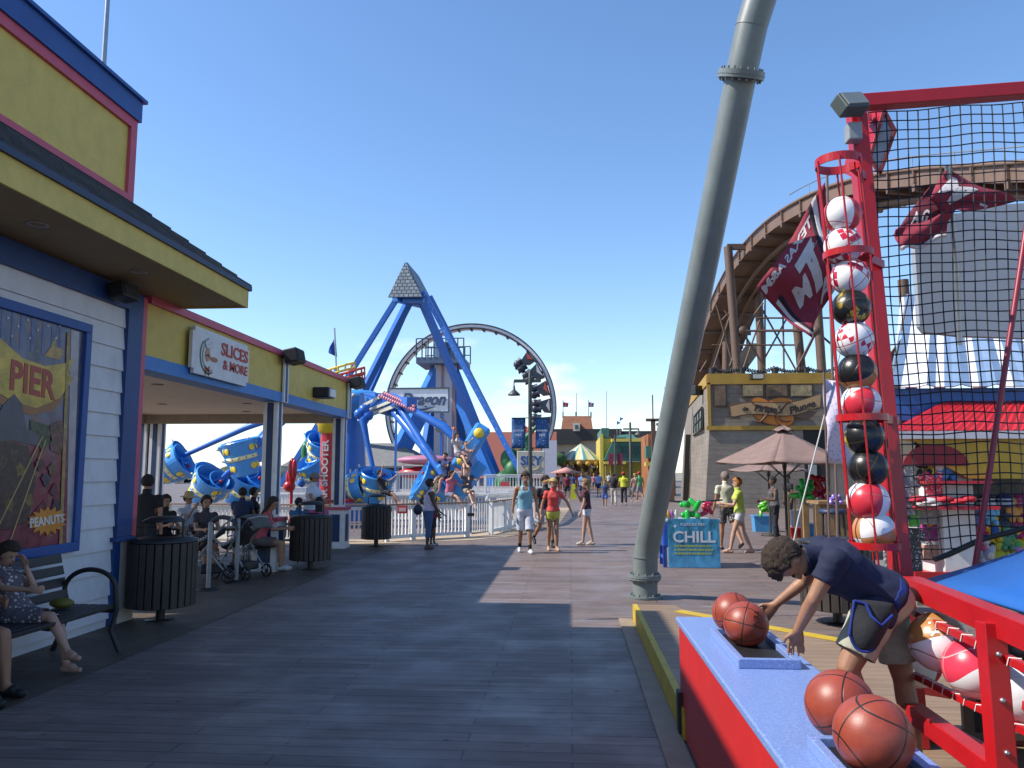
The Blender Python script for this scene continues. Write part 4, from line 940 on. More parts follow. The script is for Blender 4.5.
# ------------------------------------------------------------------ Dragon sign
p0, p1 = A(388, 388, 54), A(450, 388, 54); zb = A(420, 413, 54).z
ds = empty('ride_sign', ((p0.x + p1.x) / 2, 54, .7), 'white banner sign with blue script lettering hung in front of the tall blue legs', 'sign')
b = MB(); b.bb(p0.x, p1.x, 53.9, 54.05, zb, p0.z); b.build('panel', mat((.85, .87, .92), .6), ds)
b = MB(); b.bb(p0.x, p1.x, 53.84, 53.9, p0.z - .1, p0.z); b.bb(p0.x, p1.x, 53.84, 53.9, zb, zb + .1); b.bb(p1.x - .1, p1.x, 53.84, 53.9, zb + .1, p0.z - .1); b.bb(p0.x, p0.x + .1, 53.84, 53.9, zb + .1, p0.z - .1); b.build('frame', mat((.06, .09, .13), .5), ds)
pc = A(423, 400, 54); text('Dragon', 1.2, mat((.05, .09, .19), .5), (pc.x, 53.88, pc.z), (1, 0, 0), (0, 0, 1), ds, .05, shear=.35, bold=.03, sx=.86)
b = MB(); c_ = A(418, 408.5, 54); b.tube([(c_.x - 1, 53.84, c_.z + .05), (c_.x - .3, 53.84, c_.z - .12), (c_.x + .5, 53.84, c_.z - .05), (c_.x + 1.2, 53.84, c_.z + .12)], [.02, .1, .1, .02], 6); b.build('flourish', mat((.05, .09, .19), .5), ds)
b = MB()
for x in (p0.x + .6, p1.x - .6): b.bar((x, 54.12, .72), (x, 54.12, zb + 1), .14)
b.build('post', RIDEBLUE, ds)

# ------------------------------------------------------------------ spinning cup ride
YC = 29; hx = A(352, 400, YC).x
cr_ = empty('spinning_ride', (hx, YC, 0), 'blue spinning ride with long arms and tilting yellow dotted cups behind the pavilion', 'amusement ride')
b = MB(); b.tube([(hx, YC, 0), (hx, YC, 4.0)], [.7, .45], 20); b.build('centre_column', RIDEBLUE, cr_)
hub = A(372, 401, YC); b = MB(); b.lathe([(0, .3), (.9, .25), (1.3, 0), (1.2, -.35), (.7, -.6), (0, -.6)], (hx, YC, hub.z + .1), 24); b.build('hub', CUPBLUE, cr_)
m = MB()
for k in range(20):
    t = 2 * math.pi * k / 20; m.ball((hx + 1.32 * math.cos(t), YC + 1.32 * math.sin(t), hub.z + .1), .07, 6, 5)
m.build('hub_lamps', mat((.7, .6, .5), .3), cr_)
def armpx(pts, w_, nm='arm', mt=RIDEBLUE):
    b = MB(); P_ = [A(x, y, Y) for x, y, Y in pts]; b.tube(P_, w_, 8); return b.build(nm, mt, cr_)
H0 = (355, 402, YC)
# roof wings reaching right over the hub (striped beams)
b = MB()
for (q, w_) in (((412, 402, 25.5), .38), ((405, 415, 26.5), .3), ((392, 398, 28), .3)):
    b.bar(A(*H0), A(*q), w_, .32)
b.build('sweep_arm', RIDEBLUE, cr_)
b = MB(); b.prism([A(360, 393, 27.5), A(395, 393, 26.3), A(418, 407, 25.4), A(415, 410, 25.4), A(380, 403, 26.8), A(358, 412, 27.5)], (0, .0, -.10)); b.build('sweep_cover', RIDEBLUE, cr_)
b = MB(); b.bar(A(358, 419, 27.6), A(400, 404, 26), .06, .14); b.bar(A(360, 407, 27.2), A(384, 395, 26.6), .05, .10); b.bar(A(362, 413, 27.3), A(392, 401, 26.2), .05, .10); b.build('trim', mat((.62, .60, .50), .4), cr_)
b = MB()
for i in range(16): p = A(384 + 30 * i / 15, 393 + 13.5 * i / 15, 26.2 - .05 * i); b.ball(p, .075, 6, 5)
for i in range(16): p = A(380 + 34 * i / 15, 396 + 14 * i / 15, 26.1 - .05 * i); b.ball(p, .07, 6, 5)
b.build('sweep_lamps', mat((.62, .25, .35), .3), cr_)
# hanging rods
for pts, w_ in (([(395, 412, 26.5), (425, 448, 25), (446, 478, 24.6)], [.16, .15, .12]), ([(400, 408, 26), (430, 455, 24.8), (452, 490, 24.4)], [.12, .12, .12]), ([(412, 410, 25.5), (444, 427, 25), (462, 445, 24.8)], [.11, .16, .11]),
                ([(363, 420, 26.5), (367, 440, 26.4), (374, 473, 26.2)], [.13, .09, .08]), ([(355, 402, 30), (330, 440, 31), (300, 485, 31.5)], [.16, .16, .16]), ([(350, 402, 30.5), (322, 425, 31), (320, 470, 31)], [.12, .12, .12]),
                ([H0, (300, 405, 26), (262, 440, 24.5), (240, 462, 24.4)], [.15, .15, .12, .1]), ([H0, (282, 415, 29), (245, 428, 29.5), (183, 456, 30)], [.15, .14, .12, .09]), ([H0, (290, 405, 33), (258, 440, 33), (240, 480, 33)], [.15, .14, .14, .1]), ([(282, 415, 28), (250, 455, 26), (215, 485, 25)], [.14, .13, .1])):
    armpx(pts, w_)
b = MB(); p = A(364, 414, 26.6)
for q in ((0, .15), (-.17, 0), (.15, -.05), (0, -.2)): b.ball(p + V((q[0], 0, q[1])), .19, 12, 8)
b.build('joint', RIDEBLUE, cr_)
def cup(px, py, Y, s, tilt, side=0, seats=True):
    c = A(px, py, Y); M_ = Matrix.Rotation(tilt, 3, 'Y') @ Matrix.Rotation(side, 3, 'X') @ Matrix.Rotation(R(20), 3, 'Z')
    b = MB(); b.lathe([(0, -.70 * s), (.42 * s, -.70 * s), (.45 * s, -.66 * s), (.56 * s, -.10 * s), (.54 * s, -.06 * s), (.56 * s, .08 * s), (.70 * s, .62 * s), (.66 * s, .66 * s), (.58 * s, .50 * s), (.45 * s, .1 * s), (0, .1 * s)], c, 28, rot=M_, smooth=False)
    o = b.build('cup', CUPBLUE, cr_)
    for ta, up_ in ((0.3, .16), (2.4, .10)):       # smaller stepped side cups fused to the main one
        e_ = c + M_ @ V((.40 * s * math.cos(ta), .40 * s * math.sin(ta), up_ * s)); k_ = s * .72
        q = MB(); q.lathe([(0, -.70 * k_), (.42 * k_, -.70 * k_), (.58 * k_, -.08 * k_), (.54 * k_, -.05 * k_), (.57 * k_, .06 * k_), (.76 * k_, .64 * k_), (.72 * k_, .66 * k_), (.5 * k_, .2 * k_), (0, .2 * k_)], e_, 26, rot=M_, smooth=False); q.build('side_cup', CUPBLUE, o)
        for z0, ra in ((-.52, .50), (.16, .635)):
            q = MB(); q.tube([e_ + M_ @ V(((ra + .26 * w_ * .9) * k_ * math.cos(ta - .5 + w_), (ra + .26 * w_ * .9 * .45) * k_ * math.sin(ta - .5 + w_), (z0 + .38 * w_) * k_)) for w_ in [k / 6 for k in range(7)]], .05 * k_, 6); q.build('stripe', CUPCREAM, o)
    for z_, r0 in ((-.36, .52), (.34, .645)):
        for ta in (1.2, 1.7, 3.3, 3.8, 5.4, 5.9):
            d = MB(); d.ball(c + M_ @ V((r0 * s * math.cos(ta), r0 * s * math.sin(ta), z_ * s)), (.03 * s, .13 * s, .13 * s), 12, 8, rot=M_ @ Matrix.Rotation(ta, 3, 'Z')); d.build('dot', CUPYEL, o)
    d = MB(); d.lathe([(.57 * s, -.08 * s), (.60 * s, -.07 * s), (.61 * s, .07 * s), (.57 * s, .08 * s)], c, 26, rot=M_); bd = d.build('band', CUPCREAM, o)
    d = MB()
    for k in range(14): ta = k * math.pi / 7; d.ball(c + M_ @ V((.605 * s * math.cos(ta), .605 * s * math.sin(ta), 0)), .028 * s, 6, 4)
    d.build('studs', BLACK, bd if False else o)
    h = MB(); h.ball(c + M_ @ V((.35 * s, 0, .62 * s)), .07 * s, 8, 6); h.build('grip', mat((.5, .03, .03), .4), o)
    return o
cup(243, 457, 24.5, .84, R(-12), R(10)); cup(206, 488, 25, .82, R(40), R(20)); cup(171, 466, 30, .95, R(62), R(0)); cup(244, 487, 31, 1.15, R(35), R(25)); cup(322, 452, 31, .95, R(20), R(30)); cup(316, 472, 31, .9, R(-25), R(30))
cup(354, 489, 26, .75, R(75), R(15)); cup(374, 486, 25.8, .75, R(15), R(20)); cup(432, 487, 24.9, .75, R(-60), R(20)); 
# bench style carrier at the right with yellow circles
def panel(cx, cy, Y, s, tilt):
    c = A(cx, cy, Y); M_ = Matrix.Rotation(tilt, 3, 'Y')
    b = MB(); b.box(c, (.62 * s, .35 * s, 1.9 * s), rot=M_); o = b.build('carrier', CUPBLUE, cr_, bevel=.12 * s)
    d = MB()
    for z_ in ((-.6, .6) if s > .8 else ()): d.lathe([(0, .05), (.17 * s, .04), (.2 * s, 0), (0, 0)], c + M_ @ V((0, -.18 * s, z_ * s)), 16, rot=M_ @ Matrix.Rotation(R(90), 3, 'X'))
    if d.v: d.build('disc', CUPYEL, o)
    return c, M_
panel(471, 447, 24.8, .85, R(32)); panel(453, 480, 24.6, .7, R(-35)); panel(470, 480, 24.9, .7, R(38))
# riders
def rider(px, py, Y, yw, label, c, bt, hair='brown', lean=0, **k):
    p = A(px, py, Y); person((p.x, p.y, p.z - .55), yw, 1.5, label, skin='fair', hair=hair, top=c, bottom=bt, sit=.2, lean=lean, legs=((70, 55), (80, 40)), arms=((60, 15, 50), (120, 20, 30)), vox=.024, shoes=None, group='riders on the spinning ride', hairstyle=k.get('hs', 'short'))
rider(459, 447, 24.3, R(-50), 'rider in white top holding on at the top of the blue and yellow carrier', (.6, .55, .55), (.15, .12, .15), 'brown', -15, hs='long')
rider(466, 455, 24.2, R(-80), 'rider with bare arms leaning out beside the yellow discs', (.5, .3, .25), (.1, .1, .12), 'dkblonde', -25)
rider(449, 486, 24.0, R(-30), 'rider in pink and white with legs dangling from the lowest carrier', (.55, .15, .25), (.2, .2, .3), 'brown', 10, hs='long')
rider(467, 482, 24.1, R(-60), 'rider in dark shirt hanging from the right hand carrier', (.08, .08, .12), (.3, .25, .2), 'black', 0)
rider(384, 484, 25.2, R(-10), 'rider in black with bare legs stretched out beside the litter bin', (.02, .02, .025), (.03, .03, .04), 'black', -20)
rider(446, 468, 24.4, R(-120), 'rider in dark blue beneath the long blue arm', (.02, .04, .14), (.04, .05, .1), 'brown', 5)

# ------------------------------------------------------------------ red strength column
YS_ = 25.5; ps_ = A(329, 470, YS_); zt = A(329, 424, YS_).z
st_ = empty('shooter_tower', (ps_.x, YS_, 0), 'red round column with yellow cap and white vertical lettering behind the capped man', 'amusement ride')
b = MB(); b.tube([(ps_.x, YS_, 0), (ps_.x, YS_, zt - .22)], .30, 24); b.build('column', RED, st_)
b = MB(); b.lathe([(.3, -.30), (.39, -.25), (.40, -.06), (.44, 0), (.42, .30), (.0, .32)], (ps_.x, YS_, zt - .02), 24); b.build('cap', mat((.62, .45, .02), .4), st_)
text('STAR SHOOTER', .30, mat((.62, .60, .62), .4), (ps_.x - .04, YS_ - .305, 1.65), (0, 0, 1), (-1, 0, 0), st_, .02, bold=.01, sx=1.1)
b = MB(); b.lathe([(0, .15), (.8, .12), (.9, 0), (.7, 0), (0, 0)], (ps_.x, YS_, .8), 18); b.build('seat_ring', RED, st_)
# small flag and ring ride on top of the pavilion roofline (stands behind)
YR = 27; q = A(350, 377, YR)
rr_ = empty('wheel_ride', (q.x, YR, 0), 'red and yellow hoop framed ride top peeping over the pavilion roof corner', 'amusement ride')
for (cx_, cy_, ra, cM, nm) in ((338, 372, 17, CUPYEL, 'hoop'), (349, 377, 16, mat((.6, .06, .02), .4), 'hoop'), (352, 383, 13, mat((.6, .06, .02), .4), 'hoop')):
    c = A(cx_, cy_, YR); r0 = ra * YR / F; b = MB()
    for dz, k in ((0, 1), (.18, .96)): b.tube([c + V((r0 * k * math.cos(t), r0 * k * math.sin(t) * .8, dz + .18 * math.sin(t + 1))) for t in [2 * math.pi * i / 28 for i in range(28)]], .04, 6, closed=True)
    for i in range(14): t = 2 * math.pi * i / 14; a_ = c + V((r0 * math.cos(t), r0 * math.sin(t) * .8, .18 * math.sin(t + 1))); b.tube([a_, a_ + V((0, 0, .2))], .03, 5)
    b.build(nm, cM, rr_)
b = MB(); b.tube([(q.x - .5, YR, 0), (q.x - .5, YR, q.z + .3)], .09, 10); b.build('mast', RIDEBLUE, rr_)
def flag(px0, py0, px1, py1, Y, pts, c, label, group=None, th=.01, r=.03, pc=STEEL):
    a, z = A(px0, py0, Y), A(px1, py1, Y); o = empty('flag', a, label, 'flag', group)
    b = MB(); b.tube([a, z], r, 8); b.build('pole', pc, o)
    P_ = [A(x, y, Y) for x, y in pts]; n = 6; b = MB()
    if len(P_) == 3: P_.append(P_[2])
    def f(u, v):
        t = P_[0].lerp(P_[1], u); s = P_[3].lerp(P_[2], u); k = t.lerp(s, v); k.y += math.sin(u * 7 + v) * .12 * u * (P_[0] - P_[1]).length; return k
    b.grid(f, 10, 5); b.build('cloth', c if isinstance(c, bpy.types.Material) else cloth(c), o, solid=th)
    return o
flag(337, 385, 334.5, 328, 26.6, [(335.5, 335), (328, 352), (328.5, 353), (337, 357)], (.02, .08, .40), 'small blue pennant on a pole above the pavilion roof corner')
b = MB(); p = A(292, 472, 27); b.ball(p, (.16, .15, .5), 14, 10); b.ball(p + V((-.08, 0, -.5)), (.22, .2, .2), 12, 8); b.ball(p + V((.12, -.1, .1)), (.10, .1, .35), 12, 8); b.ball(p + V((-.12, 0, -.2)), (.1, .1, .3), 12, 8); b.tube([p - V((0, 0, 2)), p], .06, 8)
tag(b.build('red_figure', RED), 'red rounded ride ornament hanging between the pavilion columns', 'ornament')
b = MB(); p = A(316, 452, 33); b.tube([p + V((.5 * math.cos(t), 0, .65 * math.sin(t))) for t in [2 * math.pi * i / 24 for i in range(24)]], .16, 8, closed=True); b.tube([p - V((0, 0, .5)), (p.x, p.y, 0)], .08, 8)
tag(b.build('green_ring_prop', GREEN), 'green ring shaped ride prop beside the red lettered column', 'ornament')

# ------------------------------------------------------------------ small houses and red roof behind
hs_ = empty('ride_station', (A(388, 470, 62).x, 64, 0), 'low white building with grey hipped shingle roof behind the spinning ride', 'building')
xa, xb = A(280, 466, 60).x, A(428, 466, 60).x; ze = A(428, 466, 60).z; zr = A(388, 443, 64).z
b = MB(); b.bb(xa + .6, xb - .9, 60.6, 68, 0, ze + .1); b.build('wall', mat((.55, .55, .56), .6), hs_)
b = MB(); xr0, xr1 = A(320, 443, 64).x, A(400, 443, 64).x
b.add([(xa, 60, ze), (xb, 60, ze), (xb, 68.6, ze), (xa, 68.6, ze), (xr0, 64.3, zr), (xr1, 64.3, zr), (xa, 60, ze - .15), (xb, 60, ze - .15), (xb, 68.6, ze - .15), (xa, 68.6, ze - .15)], [(0, 1, 5, 4), (1, 2, 5), (2, 3, 4, 5), (3, 0, 4), (0, 6, 7, 1), (1, 7, 8, 2), (2, 8, 9, 3), (3, 9, 6, 0), (6, 9, 8, 7)])
b.build('roof', mat((.20, .20, .19), .8, var=.25, scale=3), hs_)
b = MB(); p = A(391, 469, 60.5); b.bb(p.x - .45, p.x + .45, 60.5, 60.6, p.z - .3, p.z + .3); b.build('vent', BLACK, hs_)
b = MB(); p = A(401, 480, 60.5); b.bb(p.x - .18, p.x + .18, 60.55, 60.62, 0, ze); b.build('corner_post', NAVY, hs_)
rdh = empty('red_roof_hall', (A(470, 470, 92).x, 96, 0), 'long building with a plain red sloping roof behind the tall blue legs', 'building')
xl, xr = A(402, 476, 90).x, A(556, 476, 90).x; z0, z1 = A(440, 479, 90).z, A(440, 433, 96).z
b = MB(); b.add([(xl, 90, z0), (xr, 90, z0), (xr, 96, z1), (xl + 3.6, 96, z1), (xr, 102, z0), (xl, 102, z0)], [(0, 1, 2, 3), (3, 2, 4, 5), (0, 3, 5)]); b.build('roof', mat((.26, .075, .05), .8, var=.2), rdh, solid=.2)
b = MB(); b.bb(xl + .5, xr - .1, 90.6, 101, 0, z0 - .1); b.build('wall', mat((.5, .42, .36), .7), rdh)
for fx, Y in ((451, 52), (527, 52)):
    q = A(fx - 3, 468, Y); flag(fx - 1.5 if fx > 500 else fx - 4, 470, fx - 2.5, 424, Y, [(fx - 4, 425), (fx + 6, 429), (fx + 6, 429.5), (fx - 4, 434)], (.65, .16, .08), 'small orange pennant above the red roof, %s the street lamp' % ('further left of' if fx < 500 else 'nearer'), 'orange pennants by the blue legs', th=.02, r=.035)
# kiddie ride with red car and canopy
kr = empty('kiddie_ride', A(425, 490, 44) - V((0, 0, 1)), 'small red carriage with pink canopy behind the white railings', 'amusement ride')
p = A(424, 473, 44); b = MB(); b.ball(p, (1.5, .6, .38), 14, 8); b.build('carriage', RED, kr); 
p2 = A(426, 460, 44); b = MB(); b.ball(p2, (1.7, .9, .28), 14, 8); b.build('canopy', mat((.5, .2, .3), .5), kr)
b = MB(); 
for d in (-1.2, 0, 1.2): b.tube([(p.x + d, p.y, p.z - 1.6), (p.x + d, p.y, p2.z)], .05, 6)
b.build('post', WHITE, kr)
b = MB(); p = A(522, 468, 60); 
for i in range(9): b.ball(p + V((random.uniform(-1.6, 1.6), random.uniform(-.6, .6), random.uniform(-2.2, .8))), (.8, .6, .9), 12, 8)
b.tube([p + V((1, 0, 0)), p + V((.2, 0, 2.2)), p + V((1.2, 0, 3.3))], [.5, .35, .1], 8)
tag(b.build('dragon_figure', mat((.01, .12, .03), .5, var=.5, scale=3)), 'dark green sculpted creature behind the raised railing and blue leg', 'sculpture')

# ------------------------------------------------------------------ street lamps
def bell_lamp(p, s, o, mt):
    b = MB(); b.lathe([(.03 * s, .55 * s), (.06 * s, .50 * s), (.08 * s, .30 * s), (.16 * s, .22 * s), (.36 * s, .02 * s), (.36 * s, -.02 * s), (.30 * s, .0), (.14 * s, .17 * s), (0, .18 * s)], p, 20); q = b.build('lamp_shade', mt, o)
    b = MB(); b.ball((p[0], p[1], p[2] + .04 * s), .11 * s, 10, 8); b.build('bulb', mat((.6, .6, .55), .2), q)
LM = mat((.055, .065, .06), .5)
YP = 27; pt_ = A(530, 373, YP); pb_ = G(530, 524)
sl_ = empty('street_lamp', (pt_.x, YP, 0), 'tall dark street lamp with a bell shade on its left arm and two blue banners', 'street lamp')
b = MB(); b.lathe([(.16, 0), (.16, .1), (.10, .5), (.075, .8), (.065, pt_.z - .5), (.07, pt_.z - .45), (.05, pt_.z), (0, pt_.z + .06)], (pt_.x, YP, 0), 14); b.build('pole', LM, sl_)
za = A(520, 381, YP).z; xl = A(514, 381, YP).x; xr = A(541, 381, YP).x
b = MB(); b.bar((xl, YP, za), (xr, YP, za), .06, .11); b.tube([(xl, YP, za), (xl, YP, za - .3)], .02, 6); b.tube([(xl + .3, YP, za + .05), (xl + .55, YP, za + .15), (pt_.x, YP, pt_.z)], .012, 5)
b.build('arm', LM, sl_)
bell_lamp((xl, YP, A(514, 395, YP).z), .62, sl_, LM)
m, nt, bs = new_mat('star_banner'); vo = N(nt, 'ShaderNodeTexVoronoi'); vo.inputs['Scale'].default_value = 9; nt.links.new(coords(nt), vo.inputs['Vector'])
nt.links.new(mixc(nt, ramp(nt, vo.outputs['Distance'], .22, .16), (.02, .08, .22), (.25, .35, .50)), bs.inputs[0]); bs.inputs['Roughness'].default_value = .7
for x0, x1 in ((511.5, 525.5), (535.5, 549)):
    a, c = A(x0, 418, YP), A(x1, 448, YP); lab = 'blue starry banner on the %s of the street lamp pole' % ('left' if x0 < 530 else 'right')
    o = empty('street_banner', ((a.x + c.x) / 2, YP, c.z), lab, 'banner', 'blue banners on the street lamp')
    b = MB(); b.grid(lambda u, v: V((a.x + (c.x - a.x) * u, YP + .03 * math.sin(v * 5 + u), a.z + (c.z - a.z) * v)), 4, 8); b.build('cloth', m, o, solid=.01)
    b = MB(); b.tube([(min(a.x, pt_.x), YP, a.z), (max(c.x, pt_.x), YP, a.z)], .018, 6); b.tube([(min(a.x, pt_.x), YP, c.z), (max(c.x, pt_.x), YP, c.z)], .018, 6); b.build('rod', LM, o)
    xm = (a.x + c.x) / 2; zm = (a.z + c.z) / 2
    text('PLEASURE', .085, WHITE, (xm, YP - .05, zm + .08), (1, 0, 0), (0, 0, 1), o, .004); text('PIER', .12, WHITE, (xm, YP - .05, zm - .08), (1, 0, 0), (0, 0, 1), o, .004)
a, c = A(517, 451, YP + 1), A(545, 474, YP + 1)
o = empty('attraction_sign', ((a.x + c.x) / 2, YP + 1, 0), 'cream sign with blue SKY lettering behind the street lamp pole', 'sign')
b = MB(); b.bb(a.x, c.x, YP + 1, YP + 1.05, c.z, a.z); b.build('panel', mat((.62, .60, .52), .6), o, bevel=.03)
b = MB(); b.bar((a.x + .04, YP + 1.08, 0), (a.x + .04, YP + 1.08, a.z), .05); b.bar((c.x - .04, YP + 1.08, 0), (c.x - .04, YP + 1.08, a.z), .05); b.build('post', WHITE, o)
text('SKY', .44, mat((.03, .12, .40), .5), ((a.x + c.x) / 2 - .0, YP + .995, (a.z + c.z) / 2 + .05), (1, 0, 0), (0, 0, 1), o, .01, bold=.012)
b = MB(); b.tube([((a.x + c.x) / 2 + .34 * math.cos(R(t)), YP + .99, (a.z + c.z) / 2 - .03 + .26 * math.sin(R(t))) for t in range(200, 345, 12)], .015, 5); b.build('scroll', mat((.5, .35, .1), .5), o)
YQ = 62; pt_ = A(630, 423, YQ)
sl_ = empty('street_lamp', (pt_.x, YQ, 0), 'distant dark street lamp with a right hand bell shade by the yellow shops', 'street lamp')
b = MB(); b.lathe([(.2, 0), (.2, .2), (.11, .9), (.10, pt_.z), (0, pt_.z + .1)], (pt_.x, YQ, 0), 10); b.build('pole', LM, sl_)
za = A(630, 429, YQ).z; x1 = A(638.5, 429, YQ).x; x0 = A(623, 429, YQ).x; b = MB(); b.bar((x0, YQ, za), (x1, YQ, za), .09, .12); b.tube([(x1, YQ, za), (x1, YQ, za - .4)], .03, 5); b.build('arm', LM, sl_)
bell_lamp((x1, YQ, A(638, 435, YQ).z), 1.0, sl_, LM)
YQ = 78; pt_ = A(615, 435, YQ)
sl_ = empty('street_lamp', (pt_.x, YQ, 0), 'thin far street lamp carrying two maroon banners in front of the yellow shops', 'street lamp')
b = MB(); b.tube([(pt_.x, YQ, 0), (pt_.x, YQ, pt_.z)], .10, 8); b.bar((pt_.x - 1.1, YQ, pt_.z - .3), (pt_.x + 1.1, YQ, pt_.z - .3), .1); b.build('pole', LM, sl_)
for x0, x1, s in ((608.5, 613.5, 'left'), (617, 622.5, 'right')):
    a, c = A(x0, 454, YQ), A(x1, 465, YQ); b = MB(); b.bb(a.x, c.x, YQ - .02, YQ + .02, c.z, a.z); b.bb(min(a.x, pt_.x), max(c.x, pt_.x), YQ - .02, YQ + .02, a.z, a.z + .05)
    tag(b.build('street_banner', mat((.25, .02, .06), .7, var=.4, scale=2)), 'small maroon banner on the %s of the thin far lamp' % s, 'banner', 'maroon banners on the far lamp')

# ------------------------------------------------------------------ far end of the pier
def bx(b, px0, px1, pyt, pyb, Y, dy, zb=None):
    a, c = A(px0, pyt, Y), A(px1, pyb, Y); b.bb(a.x, c.x, Y, Y + dy, c.z if zb is None else zb, a.z)
YB = 140
hb = empty('pier_entrance_building', (A(600, 470, YB).x, YB + 5, 0), 'large tan building with brown mansard roof closing the far end of the boardwalk', 'building')
b = MB(); bx(b, 553, 660, 438, 470, YB + 1, 12, 0); b.build('wall', mat((.42, .36, .28), .7, var=.2, scale=.5), hb)
b = MB(); bx(b, 549, 622, 429, 440, YB, 13); bx(b, 549, 580, 440, 444, YB - .5, 2); bx(b, 622, 664, 431, 440, YB + 2, 10); b.build('roof_band', mat((.035, .032, .035), .7), hb)
b = MB(); a0, a1, a2, a3 = A(561, 430, YB), A(593, 430, YB), A(591, 416, YB + 2), A(563, 416, YB + 2)
b.add([a0, a1, a2, a3, a0 + V((0, 9, 0)), a1 + V((0, 9, 0)), a2 + V((0, 5, 0)), a3 + V((0, 5, 0))], [(0, 1, 2, 3), (1, 5, 6, 2), (5, 4, 7, 6), (4, 0, 3, 7), (3, 2, 6, 7)]); b.build('roof', mat((.25, .10, .05), .8, var=.25, scale=1), hb)
for x in (563, 576, 591): b = MB(); bx(b, x - .7, x + .7, 412, 418, YB + 2, .3); b.build('finial', DARK, hb)
b = MB(); bx(b, 573, 580, 423, 431, YB - .4, 3); w_ = b.build('dormer', mat((.6, .55, .48), .6), hb); b = MB(); bx(b, 575, 578, 425, 429, YB - .5, .1); b.build('window', mat((.05, .08, .10), .2), w_)
for x in (560, 568, 586, 598, 606, 640): b = MB(); bx(b, x, x + 5, 452, 470, YB + .9, .12); b.build('window', mat((.06, .07, .08), .3, var=.5), hb)
# thin poles and flags on top
for px, top, fl, lab in ((563.5, 398, (.35, .06, .10), 'left flag on the brown mansard roof, red white and blue'), (589, 398, (.30, .20, .30), 'right flag on the brown mansard roof, red white and blue')):
    flag(px - .5, 416, px - .5, 400, YB + 2, [(px - .5, 402), (px + 5, 403), (px + 4.5, 407), (px - .5, 407)], fl, lab, 'flags on the far roof', r=.08)
for px, top, bot in ((576.5, 393, 416), (606.5, 391, 432)):
    b = MB(); b.tube([A(px, bot, YB + 3), A(px, top, YB + 3)], .09, 6); tag(b.build('roof_mast', mat((.6, .6, .62), .5)), 'thin white mast rising %s' % ('from the middle of the brown mansard roof' if px < 590 else 'beside the yellow and green shops'), 'pole')
# two blue pennants
for x, y in ((621, 417), (618, 421)):
    flag(x - 1, 440, x - 1, y, 100, [(x - 1, y), (x + 2.5, y + 1.5), (x + 2.5, y + 1.7), (x - 1, y + 4)], (.06, .16, .45), 'tiny blue pennant over the green roofs, the %s one' % ('higher' if x == 621 else 'lower'), 'blue pennants over the green roofs', r=.03)
# carousel
YK = 95; c = A(581, 443, YK); ra = (A(602, 458, YK).x - A(560, 458, YK).x) / 2; zc = A(581, 460, YK).z
ca = empty('carousel', (c.x, YK + ra, 0), 'carousel with yellow white and teal striped canopy at the end of the boardwalk', 'carousel')
vs3 = [mat((.70, .62, .25), .6), mat((.72, .72, .62), .6), mat((.10, .35, .36), .6)]
b = MB(); n = 30; cc_ = V((c.x, YK + ra, c.z)); 
for i in range(n):
    t0, t1 = 2 * math.pi * i / n, 2 * math.pi * (i + 1) / n
    def rp(t, k): return V((c.x + ra * k * math.cos(t), YK + ra + ra * k * math.sin(t), zc + (c.z - zc) * (1 - k) ** 1.0 * (1.0 + .25 * k)))
    b.add([rp(t0, 1), rp(t1, 1), rp(t1, .5), rp(t0, .5)], [(0, 1, 2, 3)], [0, 1, 2][i % 3]); b.add([rp(t0, .5), rp(t1, .5), cc_], [(0, 1, 2)], [0, 1, 2][i % 3])
b.build('canopy', vs3, ca, solid=.05)
b = MB(); b.lathe([(ra, 0), (ra + .1, -.5), (ra - .2, -.5), (ra - .3, 0)], (c.x, YK + ra, zc + .05), 30); 
for i in range(15): t = 2 * math.pi * i / 15; b.ball((c.x + ra * math.cos(t), YK + ra + ra * math.sin(t), zc - .45), (.35, .35, .3), 8, 6)
b.build('rounding_board', mat((.45, .28, .08), .5, var=.4), ca)
b = MB(); 
for i in range(12): t = 2 * math.pi * i / 12; b.tube([(c.x + ra * .85 * math.cos(t), YK + ra + ra * .85 * math.sin(t), 0), (c.x + ra * .85 * math.cos(t), YK + ra + ra * .85 * math.sin(t), zc)], .09, 6)
b.tube([(c.x, YK + ra, 0), (c.x, YK + ra, zc)], .9, 14); b.build('pillars', mat((.30, .24, .16), .6, var=.4), ca)
b = MB()
for i in range(9): t = 2 * math.pi * i / 9 + .2; p = V((c.x + ra * .65 * math.cos(t), YK + ra + ra * .65 * math.sin(t), 1.5)); b.ball(p, (.7, .3, .4), 10, 6); b.ball(p + V((.6, 0, .5)), (.25, .2, .35), 8, 6); b.tube([p, p + V((.55, 0, .5))], [.25, .15], 6)
b.build('horses', mat((.4, .3, .22), .6, var=.6, scale=1), ca)
# red stall at left of the carousel
b = MB(); bx(b, 553, 561, 470, 499, 84, 3, 0); o = b.build('red_stall', mat((.42, .06, .03), .6, var=.3)); tag(o, 'orange red stall at the left end of the boardwalk under a white notice', 'stall')
b = MB(); bx(b, 555, 561, 467, 472, 83.8, .1); b.build('sign_board', mat((.7, .68, .6), .5), o)
b = MB(); b.ball(A(556, 459, 84.5), (1.2, .8, .7), 10, 7); b.build('planting', mat((.05, .12, .03), .8, var=.5), o)
umb = MB(); p = A(566, 473, 75); umb.lathe([(0, .55), (1.6, 0), (1.5, -.02), (0, .45)], p, 12); umb.tube([(p.x, p.y, 0), p + V((0, 0, .5))], .04, 6)
tag(umb.build('pink_parasol', mat((.60, .28, .24), .7)), 'pale pink parasol near the carousel among the far crowd', 'parasol')
